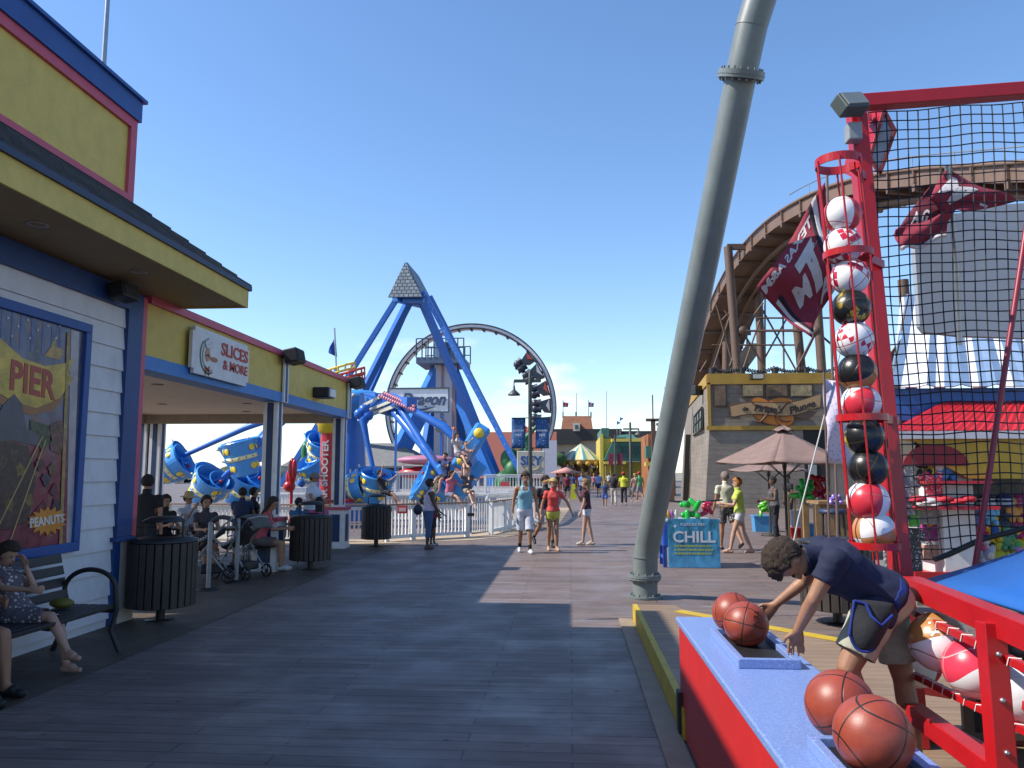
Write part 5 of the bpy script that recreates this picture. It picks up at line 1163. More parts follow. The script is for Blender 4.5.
# yellow and green shops
YG = 92
ys = empty('yellow_shops', (A(628, 470, YG).x, YG + 5, 0), 'yellow shop row with green curved roofs on the right of the boardwalk', 'building')
YW = mat((.60, .46, .06), .6, var=.12, scale=1); GRN = mat((.05, .17, .13), .6, var=.15, scale=1)
b = MB(); bx(b, 600, 612, 437, 500, YG, 14, 0); bx(b, 612, 660, 462, 500, YG + 3, 10, 0); b.build('wall', YW, ys)
b = MB(); bx(b, 601.5, 609, 428, 438, YG - .1, 14); p = A(605, 434, YG); b.build('gable_roof', GRN, ys)
b = MB(); b.prism([A(604, 460, YG - 2), A(613, 441, YG - 2), A(660, 441, YG - 2), A(660, 461, YG - 2)], (0, 3, 0)); b.prism([A(613, 441, YG - 1.5), A(619, 435, YG + 1), A(632, 434, YG + 1), A(640, 441, YG - 1.5)], (0, 6, 0)); b.build('awning', GRN, ys)
b = MB(); bx(b, 612, 660, 438.5, 441.5, YG - 2.4, 3); bx(b, 600, 604, 434, 500, YG - .3, .3, 0); bx(b, 604, 626, 461.5, 464, YG - 2.2, 1); b.build('trim', mat((.70, .56, .10), .5), ys)
for x in (605, 610, 616, 622): b = MB(); bx(b, x, x + 1, 466, 500, YG - 2, .3, 0); b.build('post', mat((.65, .5, .2), .5), ys)
for i in range(6): b = MB(); bx(b, 616 + i * 7, 621 + i * 7, 446, 457, YG - 2.15, .1); b.build('window', mat((.02, .08, .06), .3), ys)
bx2 = MB(); bx(bx2, 648, 676, 434, 500, 60, 6, 0); o = bx2.build('orange_shop', mat((.35, .12, .03), .6, var=.5, scale=.8)); tag(o, 'orange and green shop front half hidden behind the big green pole', 'building')
b = MB(); bx(b, 646, 676, 446, 458, 59.2, 1.2); b.build('awning', GRN, o); b = MB(); bx(b, 646, 676, 462, 466, 59, 1.4); b.build('sign_band', mat((.6, .45, .1), .5), o); b = MB(); bx(b, 650, 654, 472, 500, 59.9, .1, 0); b.build('door', DARK, o)
b = MB(); p = A(653, 420, 56); b.bar((p.x, 56, 0), (p.x, 56, p.z), .3); b.bar((p.x - .5, 56, p.z), (p.x + .5, 56, p.z), .3, .2); b.tube([(p.x, 56, p.z), (p.x, 56, p.z + 1.8)], .05, 5)
tag(b.build('utility_post', BROWN), 'dark brown post with crossbar left of the big green pole', 'pole')

# ------------------------------------------------------------------ far parking area seen through the pavilion
FARY = 330
for i in range(14):
    px = 150 + i * 9.5 + random.uniform(-2, 2); Y = random.choice((250, 280, 310)); p = G(px, 480, -4) if False else A(px, 480, Y)
    cb_ = random.choice(((.5, .5, .5), (.1, .1, .12), (.4, .05, .04), (.05, .1, .25), (.6, .6, .58)))
    o = MB(); x, y = p.x, p.y
    o.prism([(x - 2.2, y, -3.6), (x + 2.2, y, -3.6), (x + 2.2, y, -3.0), (x + 1.3, y, -2.9), (x + .8, y, -2.45), (x - 1.1, y, -2.45), (x - 1.7, y, -2.95), (x - 2.2, y, -3.0)], (0, 1.7, 0)); c_ = o.build('parked_car', mat(cb_, .3)); tag(c_, 'tiny parked car in the far lot beyond the pavilion', 'car', 'cars in the far parking lot')
    q = MB(); q.bb(x - 1.2, x + .9, y - .02, y + .01, -2.9, -2.55); q.build('window', mat((.03, .03, .04), .1), c_)
    for s in (-1.4, 1.4): q = MB(); q.tube([(x + s, y - .05, -3.65), (x + s, y + .2, -3.65)], .33, 12); q.build('wheel', BLACK, c_)
for px, top in ((143, 468), (147, 468), (148.5, 464), (160, 470), (318, 468)):
    b = MB(); p = A(px, 480, 200); z = A(px, top, 200).z; b.tube([(p.x, 200, -4), (p.x, 200, z)], .12, 6); b.bar((p.x - .9, 200, z), (p.x + .9, 200, z), .25, .15)
    tag(b.build('light_mast', GREY), 'slender light mast over the far parking lot beyond the pavilion', 'light', 'light masts over the far lot')
b = MB()
for i in range(420):
    x = random.uniform(-420, 40); y = 420 + random.uniform(-10, 30); h = random.uniform(2.0, 5.2) * (1 + .4 * mnoise.noise(V((x * .02, 0, 0)))); b.ball((x, y, -4 + h * .7), (random.uniform(4, 9), 4, h), 7, 5)
tag(b.build('tree_line', mat((.06, .09, .05), .9, var=.4, scale=.2)), 'low dark line of far trees along the horizon at left', 'trees', kind='stuff')
for i, (px, w_, hh, c_) in enumerate(((178, 9, 3.2, (.5, .48, .45)), (210, 14, 2.6, (.45, .4, .36)), (160, 7, 4.0, (.42, .44, .48)), (236, 10, 2.8, (.5, .45, .4)), (330, 14, 3.0, (.5, .48, .44)))):
    p = A(px, 480, 390); o = MB(); o.bb(p.x - w_, p.x + w_, 390, 400, -4, hh - 2.2); q = o.build('low_building', mat(c_, .7)); tag(q, 'far low pale building by the tree line beyond the parking lot', 'building', 'low buildings beyond the far lot')
    o = MB(); o.prism([(p.x - w_ - .5, 389.5, hh - 2.2), (p.x + w_ + .5, 389.5, hh - 2.2), (p.x + w_ * .6, 389.5, hh - .8), (p.x - w_ * .6, 389.5, hh - .8)], (0, 11, 0)); o.build('roof', mat((.28, .24, .22), .8), q)
# ------------------------------------------------------------------ big leaning green pole
PG = mat((.185, .215, .21), .42, var=.16, scale=3, bump=.06, dirt=.5)
base = G(645, 598); P0 = V((base.x, base.y, 0)); 
Ptop = A(741, 75, 8.75)
d = (Ptop - P0).normalized()
gp = empty('leaning_pole', P0, 'huge leaning grey green steel pole with bolted flanges rising beside the game counter', 'pole')
r0, r1 = .178, .178
k0 = P0 + V((.02, .02, .58))
b = MB(); b.tube([P0 + V((0, 0, .0)), k0, k0 + d * .3, Ptop, A(751.5, 27, 8.62)], [.178, .178, .178, .18, .18], 28); b.build('shaft', PG, gp)
e0 = A(751, 28, 8.62); e1 = A(764, -14, 8.50); e2 = e0 + (e1 - e0).normalized() * 3.0
b = MB(); b.tube([e0, e0 + (e2 - e0) * .3, e2], [.182, .185, .19], 28); b.build('upper_shaft', PG, gp)
def flange(c, dd, r, th, n=14, nm='flange'):
    a, bb_, _ = basis(dd); b = MB(); b.tube([c - dd * th, c + dd * th], r, 28); b.tube([c - dd * (th * .2), c + dd * (th * .2)], r + .006, 28)
    for i in range(n):
        t = 2 * math.pi * i / n; q = c + (a * math.cos(t) + bb_ * math.sin(t)) * (r - .035); b.tube([q - dd * (th + .03), q + dd * (th + .03)], .014, 6)
    return b.build(nm, PG, gp)
flange(Ptop, d, .265, .045, 18)
flange(P0 + V((0, 0, .30)), V((0, 0, 1)), .235, .035, 12); flange(P0 + V((0, 0, .02)), V((0, 0, 1)), .24, .02, 12, 'base_plate')
b = MB(); b.tube([k0 - V((0, 0, .01)), k0 + V((0, 0, .02))], .19, 28); b.build('weld_ring', PG, gp)

# ------------------------------------------------------------------ game counter
CL, CRx, CY1, CZ = .735, 1.275, 5.73, .785
gc = empty('game_counter', (1.02, 3.5, 0), 'red game counter with speckled blue top', 'counter')
m, nt, bs = new_mat('speckled_top'); vec = coords(nt)
vo = N(nt, 'ShaderNodeTexVoronoi'); vo.inputs['Scale'].default_value = 160; nt.links.new(vec, vo.inputs['Vector'])
f = ramp(nt, noise_(nt, vec, 90, 2), .45, .6); c_ = mixc(nt, math_(nt, 'MULTIPLY', f, .5), (.15, .23, .49), (.22, .32, .60))
sc_ = math_(nt, 'MULTIPLY', ramp(nt, vo.outputs['Distance'], .30, .18), ramp(nt, noise_(nt, vec, 60, 1), .52, .60)); c_ = mixc(nt, math_(nt, 'MULTIPLY', sc_, .8), c_, (.75, .80, .90))
nt.links.new(c_, bs.inputs[0]); bs.inputs['Roughness'].default_value = .33; TOPM = m
RP = mat((.62, .022, .018), .4, var=.08, dirt=.22, bump=.05, bscale=20)
b = MB(); b.bb(CL + .02, CRx - .02, 1.2, CY1 - .02, .03, CZ - .045); b.build('cabinet', RP, gc)
b = MB(); b.bb(CL, CRx, 1.15, CY1, CZ - .04, CZ); b.build('top', TOPM, gc, bevel=.008)
b = MB(); b.bb(CL + .03, CRx - .03, 1.2, CY1 - .03, .0, .03); b.bb(CL - .01, CL + .02, CY1 - .12, CY1 - .02, .03, .30); b.build('kick_plate', BLACK, gc)
def tray(y0, y1, lab):
    r = empty('ball_tray', (1.02, (y0 + y1) / 2, CZ), lab, 'tray', 'blue ball trays on the counter')
    b = MB(); x0, x1 = .90, 1.15
    b.bb(x0, x1, y0, y1, CZ + .001, CZ + .02); b.build('base', BLACK, r)
    b = MB(); b.bb(x0 - .035, x0, y0, y1, CZ + .001, CZ + .05); b.bb(x1, x1 + .035, y0, y1, CZ + .001, CZ + .05); b.bb(x0 - .035, x1 + .035, y0 - .035, y0, CZ + .001, CZ + .05); b.bb(x0 - .035, x1 + .035, y1, y1 + .035, CZ + .001, CZ + .05); b.build('rim', TOPM, r, bevel=.004)
tray(4.30, 5.05, 'blue edged tray under the two far basketballs on the counter'); tray(2.2, 3.05, 'blue edged tray under the two near basketballs on the counter')
# basketballs
def bball_mat(c, seam=(.02, .012, .01), name='basketball_leather', kind='plain', c2=(.7, .7, .7)):
    m, nt, bs = new_mat(name); tc = N(nt, 'ShaderNodeTexCoord'); s = N(nt, 'ShaderNodeSeparateXYZ'); nm = N(nt, 'ShaderNodeVectorMath', operation='NORMALIZE')
    nt.links.new(tc.outputs['Object'], nm.inputs[0]); nt.links.new(nm.outputs[0], s.inputs[0]); x, y, z = s.outputs
    ab = lambda v: math_(nt, 'ABSOLUTE', v)
    l1 = ab(x); l2 = ab(y)
    l3 = ab(math_(nt, 'SUBTRACT', ab(z), math_(nt, 'ADD', .48, math_(nt, 'MULTIPLY', math_(nt, 'MULTIPLY', y, y), .42))))
    mn = math_(nt, 'MINIMUM', math_(nt, 'MINIMUM', l1, l2), l3); f = ramp(nt, mn, .030, .020)
    if kind == 'plain':
        n1 = ramp(nt, noise_(nt, tc.outputs['Object'], 14, 5), .35, .65); cc = mixc(nt, n1, tuple(v * .86 for v in c), tuple(v * 1.14 for v in c)); cc = mixc(nt, math_(nt, 'MULTIPLY', ramp(nt, noise_(nt, tc.outputs['Object'], 60, 6, .75), .62, .72), .15), cc, (.45, .22, .15))
    elif kind == 'half': cc = mixc(nt, math_(nt, 'GREATER_THAN', math_(nt, 'ADD', z, math_(nt, 'MULTIPLY', math_(nt, 'MULTIPLY', x, x), .5)), .12), c, c2)
    elif kind == 'panel': cc = mixc(nt, math_(nt, 'GREATER_THAN', math_(nt, 'MULTIPLY', x, y), 0), c, c2)
    elif kind == 'check':
        ck = N(nt, 'ShaderNodeTexChecker'); ck.inputs['Scale'].default_value = 26; ck.inputs['Color1'].default_value = (*c, 1); ck.inputs['Color2'].default_value = (*c2, 1); nt.links.new(tc.outputs['Object'], ck.inputs['Vector'])
        cc = mixc(nt, math_(nt, 'GREATER_THAN', math_(nt, 'MULTIPLY', x, z), -.02), ck.outputs[0], c2)
    elif kind == 'swirl':
        n1 = noise_(nt, tc.outputs['Object'], 16, 4); g1 = ramp(nt, n1, .54, .58); top_ = ramp(nt, z, .1, .5); cc = mixc(nt, math_(nt, 'MULTIPLY', g1, top_), c, c2)
    cc = mixc(nt, f, cc, seam); nt.links.new(cc, bs.inputs[0]); bs.inputs['Roughness'].default_value = .42 if kind == 'plain' else .3
    vo = N(nt, 'ShaderNodeTexVoronoi'); vo.inputs['Scale'].default_value = 330; nt.links.new(tc.outputs['Object'], vo.inputs['Vector'])
    h = math_(nt, 'SUBTRACT', math_(nt, 'MULTIPLY', vo.outputs['Distance'], .25), math_(nt, 'MULTIPLY', f, 1.0)); bump_(nt, bs, h, .5, .002)
    return m
BALL = bball_mat((.27, .048, .026))
def ball(c, r, m, rot, label, group='basketballs on the counter', cat='basketball'):
    me_b = MB(); me_b.ball((0, 0, 0), r, 40, 26); o = me_b.build('basketball', m, None, origin=(0, 0, 0)); o.location = c; o.rotation_euler = rot; WL[o.name] = V((0, 0, 0))
    return tag(o, label, cat, group)
rr = .121
def onc(px, py, z): return G(px, py, z)
c = onc(873, 735, CZ + .02 + .118); B1 = ball(c, .128, BALL, (R(20), R(30), R(25)), 'brown basketball nearest the camera on the blue counter')
c2 = onc(840, 705, CZ + .02 + .118); 
dv = (c2 - c); 
if dv.length < .25: c2 = c + dv.normalized() * .257
B2 = ball(c2, .128, BALL, (R(60), R(-20), R(60)), 'brown basketball resting behind the nearest one on the blue counter')
c = onc(746, 624, CZ + .02 + .118); B3 = ball(c, .128, BALL, (R(80), R(10), R(-20)), 'brown basketball in front of the farthest tray pair, with black lettering towards the man')
c3 = onc(733, 613, CZ + .02 + .118); dv = c3 - c
if dv.length < .25: c3 = c + dv.normalized() * .257
B4 = ball(c3, .128, BALL, (R(30), R(70), R(10)), 'brown basketball mostly hidden behind another at the far end of the counter')
def balltext(B, s, px, py, size, roll=0):     # small printed word hugging a ball
    cb = B.location.copy(); d_ = ray(px, py).normalized(); oc = C0 - cb; bq = oc.dot(d_); disc = bq * bq - oc.length_squared + .1285 ** 2
    if disc <= 0: return
    p = C0 + d_ * (-bq - math.sqrt(disc)); n = (p - cb).normalized(); r = V((0, 0, 1)).cross(n).normalized(); u = n.cross(r).normalized()
    r2 = r * math.cos(roll) + u * math.sin(roll); u2 = n.cross(r2)
    t = text(s, size, mat((.02, .015, .015), .5), p, r2, u2, None, .001)
    me = t.data
    for v in me.vertices:
        w_ = V(v.co) + WL[t.name]; w_ = cb + (w_ - cb).normalized() * (.1289 + .0004); v.co = w_ - cb
    t.location = (0, 0, 0); inv = B.matrix_basis.inverted()
    bpy.context.view_layer.update()
    Mi = B.matrix_world.inverted()
    for v in me.vertices: v.co = Mi @ (V(v.co) + cb)
    t.parent = B
bpy.context.view_layer.update()
balltext(B3, 'NBA', 757, 618, .05, R(70))

# ------------------------------------------------------------------ man bending over the counter
mb0 = V((1.75, 4.35, .203))
def rel(p): return V(p) - mb0
hipc = A(883, 598, 4.38); neck = A(822, 553, 4.36)
shL = A(834, 561, 4.17); shR = A(822, 548, 4.56)
elL = A(813, 600, 4.18); haL = G(794, 658, CZ + .02); wrL = A(798, 630, 4.30)
elR = A(806, 580, 4.80); wrR = A(776, 604, 4.86); 
J = dict(hip=hipc, neck=neck, chest=hipc.lerp(neck, .7), head=A(791, 560, 4.36), shL=shL, shR=shR, elbL=elL, wriL=wrL, handL=V((haL.x, haL.y, CZ + .02)), elbR=elR, wriR=wrR, handR=A(764, 616, 4.90),
         hipL=A(873, 614, 4.25), kneeL=A(848, 668, 4.22), ankL=V((1.66, 4.30, .30)), toeL=V((1.50, 4.26, .24)),
         hipR=A(888, 612, 4.50), kneeR=A(903, 678, 4.50), ankR=V((1.96, 4.52, .29)), toeR=V((1.80, 4.50, .24)))
J = {k: rel(v) for k, v in J.items()}
J['ankR'] = rel(V((A(917, 740, 4.5).x, 4.52, .29))); J['toeR'] = J['ankR'] + V((-.16, -.02, -.05))
J['ankL'] = rel(V((A(885, 740, 4.25).x, 4.28, .29))); J['toeL'] = J['ankL'] + V((-.16, -.02, -.05))
J['hup'] = V((-.86, 0, -.22)); J['hf'] = V((-.45, .05, -.9)); 
J['pnL'] = V((0, .3, -1)); J['tsL'] = V((-.2, 1, 0)) ; J['pnR'] = V((-.6, -.3, -.7)); J['tsR'] = V((0, -1, .3))
person(mb0, 0, 1.74, 'young man in navy tee shirt and khaki shorts bending over the blue counter', skin='tan', hair='brown', hairstyle='curly_short', top=(.009, .014, .048), bottom=(.44, .44, .33), bottomk='shorts', shoes=(.05, .05, .06),
       J=J, absolute=True, vox=.0075, belt=(.008, .028, .2), fat=1.12)
# pouch apron at his hip
ap = bpy.data.objects[-1] if False else None
pc_ = A(866, 622, 4.10)
b = MB()
def apf(u, v):
    a = A(853 + 40 * u, 600 + 4 * u, 4.12); c = A(848 + 40 * u - 10 * u * v, 650 - 16 * abs(2 * u - 1) ** 3, 4.10); p = a.lerp(c, v); p.y -= .05 * math.sin(u * math.pi) * math.sin(v * math.pi * .9) ; return p
b.grid(apf, 10, 10)
ro = b.build('money_apron', cloth((.02, .022, .025)), None, solid=.035); tag(ro, 'black money apron with blue trim hanging at the hip of the bending man', 'apron')
b = MB(); b.tube([apf(0, 0) + V((0, -.02, 0)), apf(.25, .02) + V((0, -.03, 0)), apf(.35, .25) + V((0, -.045, 0)), apf(.6, .42) + V((0, -.05, 0)), apf(1, .35) + V((0, -.03, 0))], .008, 6); b.tube([apf(0, v / 8) + V((0, -.02, 0)) for v in range(9)], .007, 6); b.tube([apf(u / 8, 1) + V((0, -.02, 0)) for u in range(9)], .007, 6)
b.build('blue_trim', cloth((.008, .03, .24)), ro)

# ------------------------------------------------------------------ red basketball game frame with net
gf = empty('basketball_game', (2.2, 4.95, .2), 'red steel basketball game frame with post, top beam and ball rack rails', 'game frame')
tp, bp = A(856, 112, 5.15), A(913, 700, 4.95)
dd = (tp - bp).normalized(); bp = bp + dd * ((.2 - bp.z) / dd.z)
b = MB(); b.bar(bp, tp, .105, .105); b.build('post', RED, gf, bevel=.006)
t2 = A(1060, 86, 5.15); b = MB(); b.bar(tp + V((-.02, 0, .06)), t2 + V((.3, 0, .0)), .10, .09); b.build('top_beam', RED, gf, bevel=.006)
# ball rack rails along Y
def rail(p, q, w_, h_, nm='rail', m_=RED): b = MB(); b.bar(p, q, w_, h_); return b.build(nm, m_, gf, bevel=.004)
RZ = A(912, 586, 4.55); q1 = G(1024, 633, RZ.z); dr = (q1 - RZ); q1 = RZ + dr * 1.6; rail(RZ, q1, .09, .105, 'top_rail')
def along(px, py, z): return G(px, py, z)
for (a_, b_, s_) in (((914, 612), (1024, 667), .035), ((914, 655), (1024, 704), .04), ((914, 675), (1000, 718), .035)):
    p = A(a_[0], a_[1], 4.5); q = G(b_[0], b_[1], p.z); q = p + (q - p) * 1.5; rail(p, q, s_, s_)
    if s_ == .035:
        lb = MB()
        for k in range(12): c = p.lerp(q, (k + .5) / 12); lb.tube([c + V((.018, -.02, .018)), c + V((-.021, 0, .018)), c + V((-.02, .02, -.018))], .0028, 5)
        lb.build('lacing', WHITE, gf)
# front post of the rack
ptp = A(990, 622, 3.46); pbt = A(1002, 768, 3.42); dv = (pbt - ptp).normalized(); pbt = ptp + dv * ((.2 - ptp.z) / dv.z); rail(ptp, pbt, .085, .085, 'post')
b = MB()
for z_ in (.12, .30, .5): c = ptp.lerp(pbt, z_) + V((0, -.048, 0)); b.ball(c, .012, 8, 6)
b.build('bolt', STEEL, gf)
p = A(914, 712, 4.45); q = G(1000, 775, p.z); rail(p, p + (q - p) * 1.4, .09, .09); p = A(935, 722, 4.65); q = A(1000, 757, 4.0); rail(p, q, .03, .05)
p = A(914, 688, 5.3); q = A(985, 700, 5.2); rail(p, q, .05, .05, 'rail', mat((.25, .02, .02), .5))
# blue ramp
b = MB(); g0 = RZ + V((.05, 0, .03)); 
def rampz(x): return RZ.z - .02 + (x - 2.05) * .33
b.grid(lambda u, v: V((2.07 + 2.6 * u, 4.85 - 2.6 * v, rampz(2.07 + 2.6 * u) - .012 * math.sin(u * 9))), 20, 4); b.build('ramp', mat((.015, .13, .48), .55, var=.08), gf, solid=.02)
b = MB(); b.grid(lambda u, v: V((2.25 + 1.9 * u, 4.8 - 2.4 * v, .55 + .05 * u + .02 * math.sin(v * 8))), 8, 6); b.build('ball_sling', mat((.02, .03, .05), .8), gf, solid=.02)
b = MB(); p = A(927, 668, 4.95); b.bb(2.35, 3.2, 5.0, 5.04, .28, .66); b.build('back_panel', mat((.02, .022, .03), .6), gf); b = MB(); b.bb(2.3, 3.25, 4.97, 5.0, .24, .28); b.bb(2.3, 2.36, 4.97, 5.0, .28, .70); b.build('panel_frame', mat((.13, .09, .08), .5), gf)
b = MB(); b.bb(2.05, 4, 5.0, 5.07, .20, .27); b.build('sill', mat((.20, .02, .02), .5), gf)
# coloured balls in the rack
WRD, PNK = (.72, .72, .72), (.60, .05, .08)
mk = lambda *a, **k: bball_mat(*a, name='printed_ball', **k)
M1 = mk((.72, .72, .72), kind='half', c2=(.38, .17, .05), seam=(.3, .2, .15)); M2 = mk((.7, .7, .7), kind='half', c2=(.65, .04, .08), seam=(.5, .3, .3)); M3 = mk((.55, .03, .05), kind='panel', c2=(.7, .7, .7), seam=(.4, .1, .1))
M4 = mk((.50, .02, .05), kind='check', c2=(.72, .72, .72), seam=(.4, .1, .1)); M5 = mk((.012, .012, .012), kind='swirl', c2=(.50, .35, .03), seam=(.05, .04, .02)); M6 = mk((.012, .012, .012), kind='half', c2=(.42, .17, .04), seam=(.02, .01, .01)); M7 = mk((.7, .7, .7), kind='panel', c2=(.50, .20, .07), seam=(.3, .2, .15))
grp = 'printed balls in the red rack'
LB = ball(A(939, 642, 4.25), .148, M1, (R(-15), R(15), 0), 'white and brown printed ball with crossed white letters in the red rack', grp, 'ball')
ball(A(915, 662, 4.75), .14, M3, (R(20), 0, R(30)), 'white and red ball at the left end of the red rack behind the bending man', grp, 'ball'); ball(A(974, 668, 4.0), .14, M2, (R(-10), R(-10), 0), 'pink topped white ball beside the rack post', grp, 'ball')
ball(A(1012, 648, 4.0), .11, M5, (0, R(40), 0), 'black speckled ball high in the rack right of the post', grp, 'ball'); ball(A(1022, 692, 3.7), .13, mk((.68, .68, .70), kind='half', c2=(.6, .6, .62), seam=(.5, .5, .5)), (0, 0, 0), 'plain white ball right of the rack post', grp, 'ball')
bpy.context.view_layer.update()
def on_ball(B, rad, px, py, s, size, c_, roll=0):
    cb = B.location.copy(); d_ = ray(px, py).normalized(); oc = C0 - cb; bq = oc.dot(d_); disc = bq * bq - oc.length_squared + rad ** 2
    if disc <= 0: return
    p = C0 + d_ * (-bq - math.sqrt(disc)); n = (p - cb).normalized(); r = V((0, 0, 1)).cross(n).normalized(); u = n.cross(r); r2 = r * math.cos(roll) + u * math.sin(roll); u2 = n.cross(r2)
    t = text(s, size, mat(c_, .4), p, r2, u2, None, .001, bold=.002); Mi = B.matrix_world.inverted()
    for v in t.data.vertices: w_ = V(v.co) + WL[t.name]; w_ = cb + (w_ - cb).normalized() * (rad + .0012); v.co = Mi @ w_
    t.location = (0, 0, 0); t.parent = B
on_ball(LB, .148, 931, 628, 'L', .085, (.75, .75, .75)); on_ball(LB, .148, 937, 631, 'A', .085, (.75, .75, .75))

# cage of balls
cage = empty('ball_cage', (1.95, 4.85, .2), 'tall red ring cage beside the game post holding a column of balls', 'ball rack')
bl = [(842, 215, M3, 'red and white ball with lettering at the very top of the cage'), (843, 246, M4, 'red and white chequered ball second from the top of the cage'), (850, 277, M4, 'white faced ball with red checks just below the middle ring'), (851, 308, M5, 'black ball with yellow flames in the upper half of the cage'), (854, 340, M4, 'white ball with red diamonds in the middle of the cage'),
      (857, 372, M6, 'brown and black ball just above the red and white one'), (861, 403, M3, 'red and white ball just above the lower cage band'), (864, 436, M5, 'black ball right under the lower cage band'), (868, 468, M5, 'black ball with gold swirl between black and red balls'), (868, 501, M3, 'large red and white ball near the shoulder of the bending man'), (874, 531, M7, 'white and orange ball lowest in the cage above the bending man')]
yb = 4.80
for i, (x, y, m_, l) in enumerate(bl):
    c = A(x, y, yb); ball(c, .113 if i < 9 else .120, m_, (R(37 * i), R(61 * i), R(20)), l, 'balls in the tall red cage', 'ball')
def ring(px, py, rad, h_, Yr=yb, m_=RED):
    c = A(px, py, Yr); b = MB(); n = 36; vs = []
    for k in range(n):
        t = 2 * math.pi * k / n
        for r, z in ((rad, -h_), (rad, h_), (rad - .008, h_), (rad - .008, -h_)): vs.append(c + V((r * math.cos(t), r * math.sin(t), z)))
    fs = [(k * 4 + j, ((k + 1) % n) * 4 + j, ((k + 1) % n) * 4 + (j + 1) % 4, k * 4 + (j + 1) % 4) for k in range(n) for j in range(4)]
    b.add(vs, fs); b.build('ring', m_, cage); return c
ra_ = [ring(838, 163, .135, .026), ring(848, 255, .145, .02), ring(862, 418, .145, .02), ring(874, 545, .145, .02)]
b = MB()
for k in range(6):
    t = 2 * math.pi * k / 6 + .25; o_ = V((.138 * math.cos(t), .138 * math.sin(t), 0)); b.tube([c + o_ for c in ra_] + [ra_[-1] + o_ + V((.04, 0, -.5))], .0062, 6)
b.build('rod', RED, cage)
b = MB()
for c in ra_[1:3]: b.bar(c + V((.12, .05, 0)), c + V((.30, .25, 0)), .03, .05)
b.bar(ra_[0] + V((.1, .05, 0)), ra_[0] + V((.25, .25, .0)), .03, .05)
b.build('bracket', RED, cage)

# lights on the frame
p = A(850, 105, 5.0); fl = empty('floodlight', p - V((0, 0, .1)), 'grey box floodlight clamped at the top left corner of the red frame', 'light')
b = MB(); M_ = Matrix.Rotation(R(-14), 3, 'Y') @ Matrix.Rotation(R(25), 3, 'Z') @ Matrix.Rotation(R(-20), 3, 'X'); b.box(p, (.20, .10, .13), rot=M_); b.build('housing', mat((.07, .09, .085), .45), fl, bevel=.01)
b = MB(); b.box(p + M_ @ V((0, -.055, 0)), (.17, .012, .10), rot=M_); b.build('lens', mat((.25, .28, .27), .2), fl); b = MB(); b.box(p + V((.03, .05, -.17)), (.09, .09, .12)); b.build('junction_box', mat((.3, .32, .33), .4), fl, bevel=.01)
p = A(880, 148, 5.6); bxr = empty('light_box', p - V((0, 0, .3)), 'red slanted light box with glass face behind the top corner of the net', 'light')
b = MB(); P4 = [A(858, 145, 5.6), A(882, 108, 5.6), A(866, 178, 5.7), A(852, 165, 5.7)]; b.prism([A(857, 148, 5.7), A(868, 112, 5.7), A(882, 110, 5.5), A(866, 165, 5.5), A(855, 160, 5.7)], (0, .25, 0)); b.build('housing', RED, bxr)
b = MB(); b.prism([A(884, 110, 5.45), A(895, 131, 5.45), A(880, 174, 5.45), A(870, 158, 5.45)], (0, .03, 0)); b.build('glass', mat((.42, .55, .62), .12), bxr); b = MB(); q = [A(884, 110, 5.44), A(895, 131, 5.44), A(880, 174, 5.44), A(870, 158, 5.44)]
for k in range(4): b.bar(q[k], q[(k + 1) % 4], .02)
b.build('rim', mat((.30, .05, .04), .5), bxr); b = MB(); b.bar(A(868, 118, 5.6), A(862, 118, 5.15), .05); b.build('bracket', RED, bxr)

# net: real knotted cord mesh hung from the beam down to the ramp
b = MB(); YN = 5.12; sp = .065
xa = A(868, 110, YN); zt = xa.z - .01; x_end = 3.75
def nw(x, z):
    s = 1 - min(1, max(0, (zt - z) / 3)); return V((x + .009 * math.sin(z * 4 + x * 2) + .01 * math.sin(z * 1.7), YN + .04 * math.sin(x * 2.2 + z * 1.1) + .012 * math.sin(z * 5 + 3 * x), z + .010 * math.sin(x * 5 + 1) * min(1, (zt - z) * 3) + .006 * math.sin(z * 9 + x * 13)))
def post_x(z): t = (z - bp.z) / (tp.z - bp.z); return bp.x + (tp.x - bp.x) * t + .06
i = 0; x = 1.98
def zlow(x): return max(1.0, rampz(x) + .04)
cols = []
while x < x_end:
    z0 = zlow(x) if x > post_x(1.1) else None
    zs = []; z = zt
    while z > zlow(x):
        if x > post_x(z): zs.append(z)
        z -= sp / 2
    if len(zs) > 2: b.tube([nw(x, z) for z in zs], .0043, 4, cap=False)
    x += sp
z = zt
while z > 1.02:
    xs = []; x = post_x(z)
    while x < x_end:
        if z > zlow(x): xs.append(x)
        x += sp / 2
    if len(xs) > 2: b.tube([nw(x, z) + V((0, .0, 0)) for x in xs], .0043, 4, cap=False)
    z -= sp
tag(b.build('safety_net', mat((.010, .011, .016), .7)), 'black knotted safety net stretched inside the red basketball game frame', 'net')
b = MB(); q0, q1 = A(1023, 250, 5.05), A(970, 600, 4.9); b.tube([q0 + (q0 - q1) * .6, q1], .018, 8); o = b.build('leaning_rod', mat((.28, .012, .03), .4)); tag(o, 'thin dark red rod leaning across the net at the right', 'pole')
b = MB(); b.tube([nw(x_, zlow(x_)) for x_ in [2.25 + .1 * k for k in range(15)]], .018, 6); tag(b.build('net_rope', BLACK), 'black edge rope along the bottom of the net above the blue ramp', 'rope')

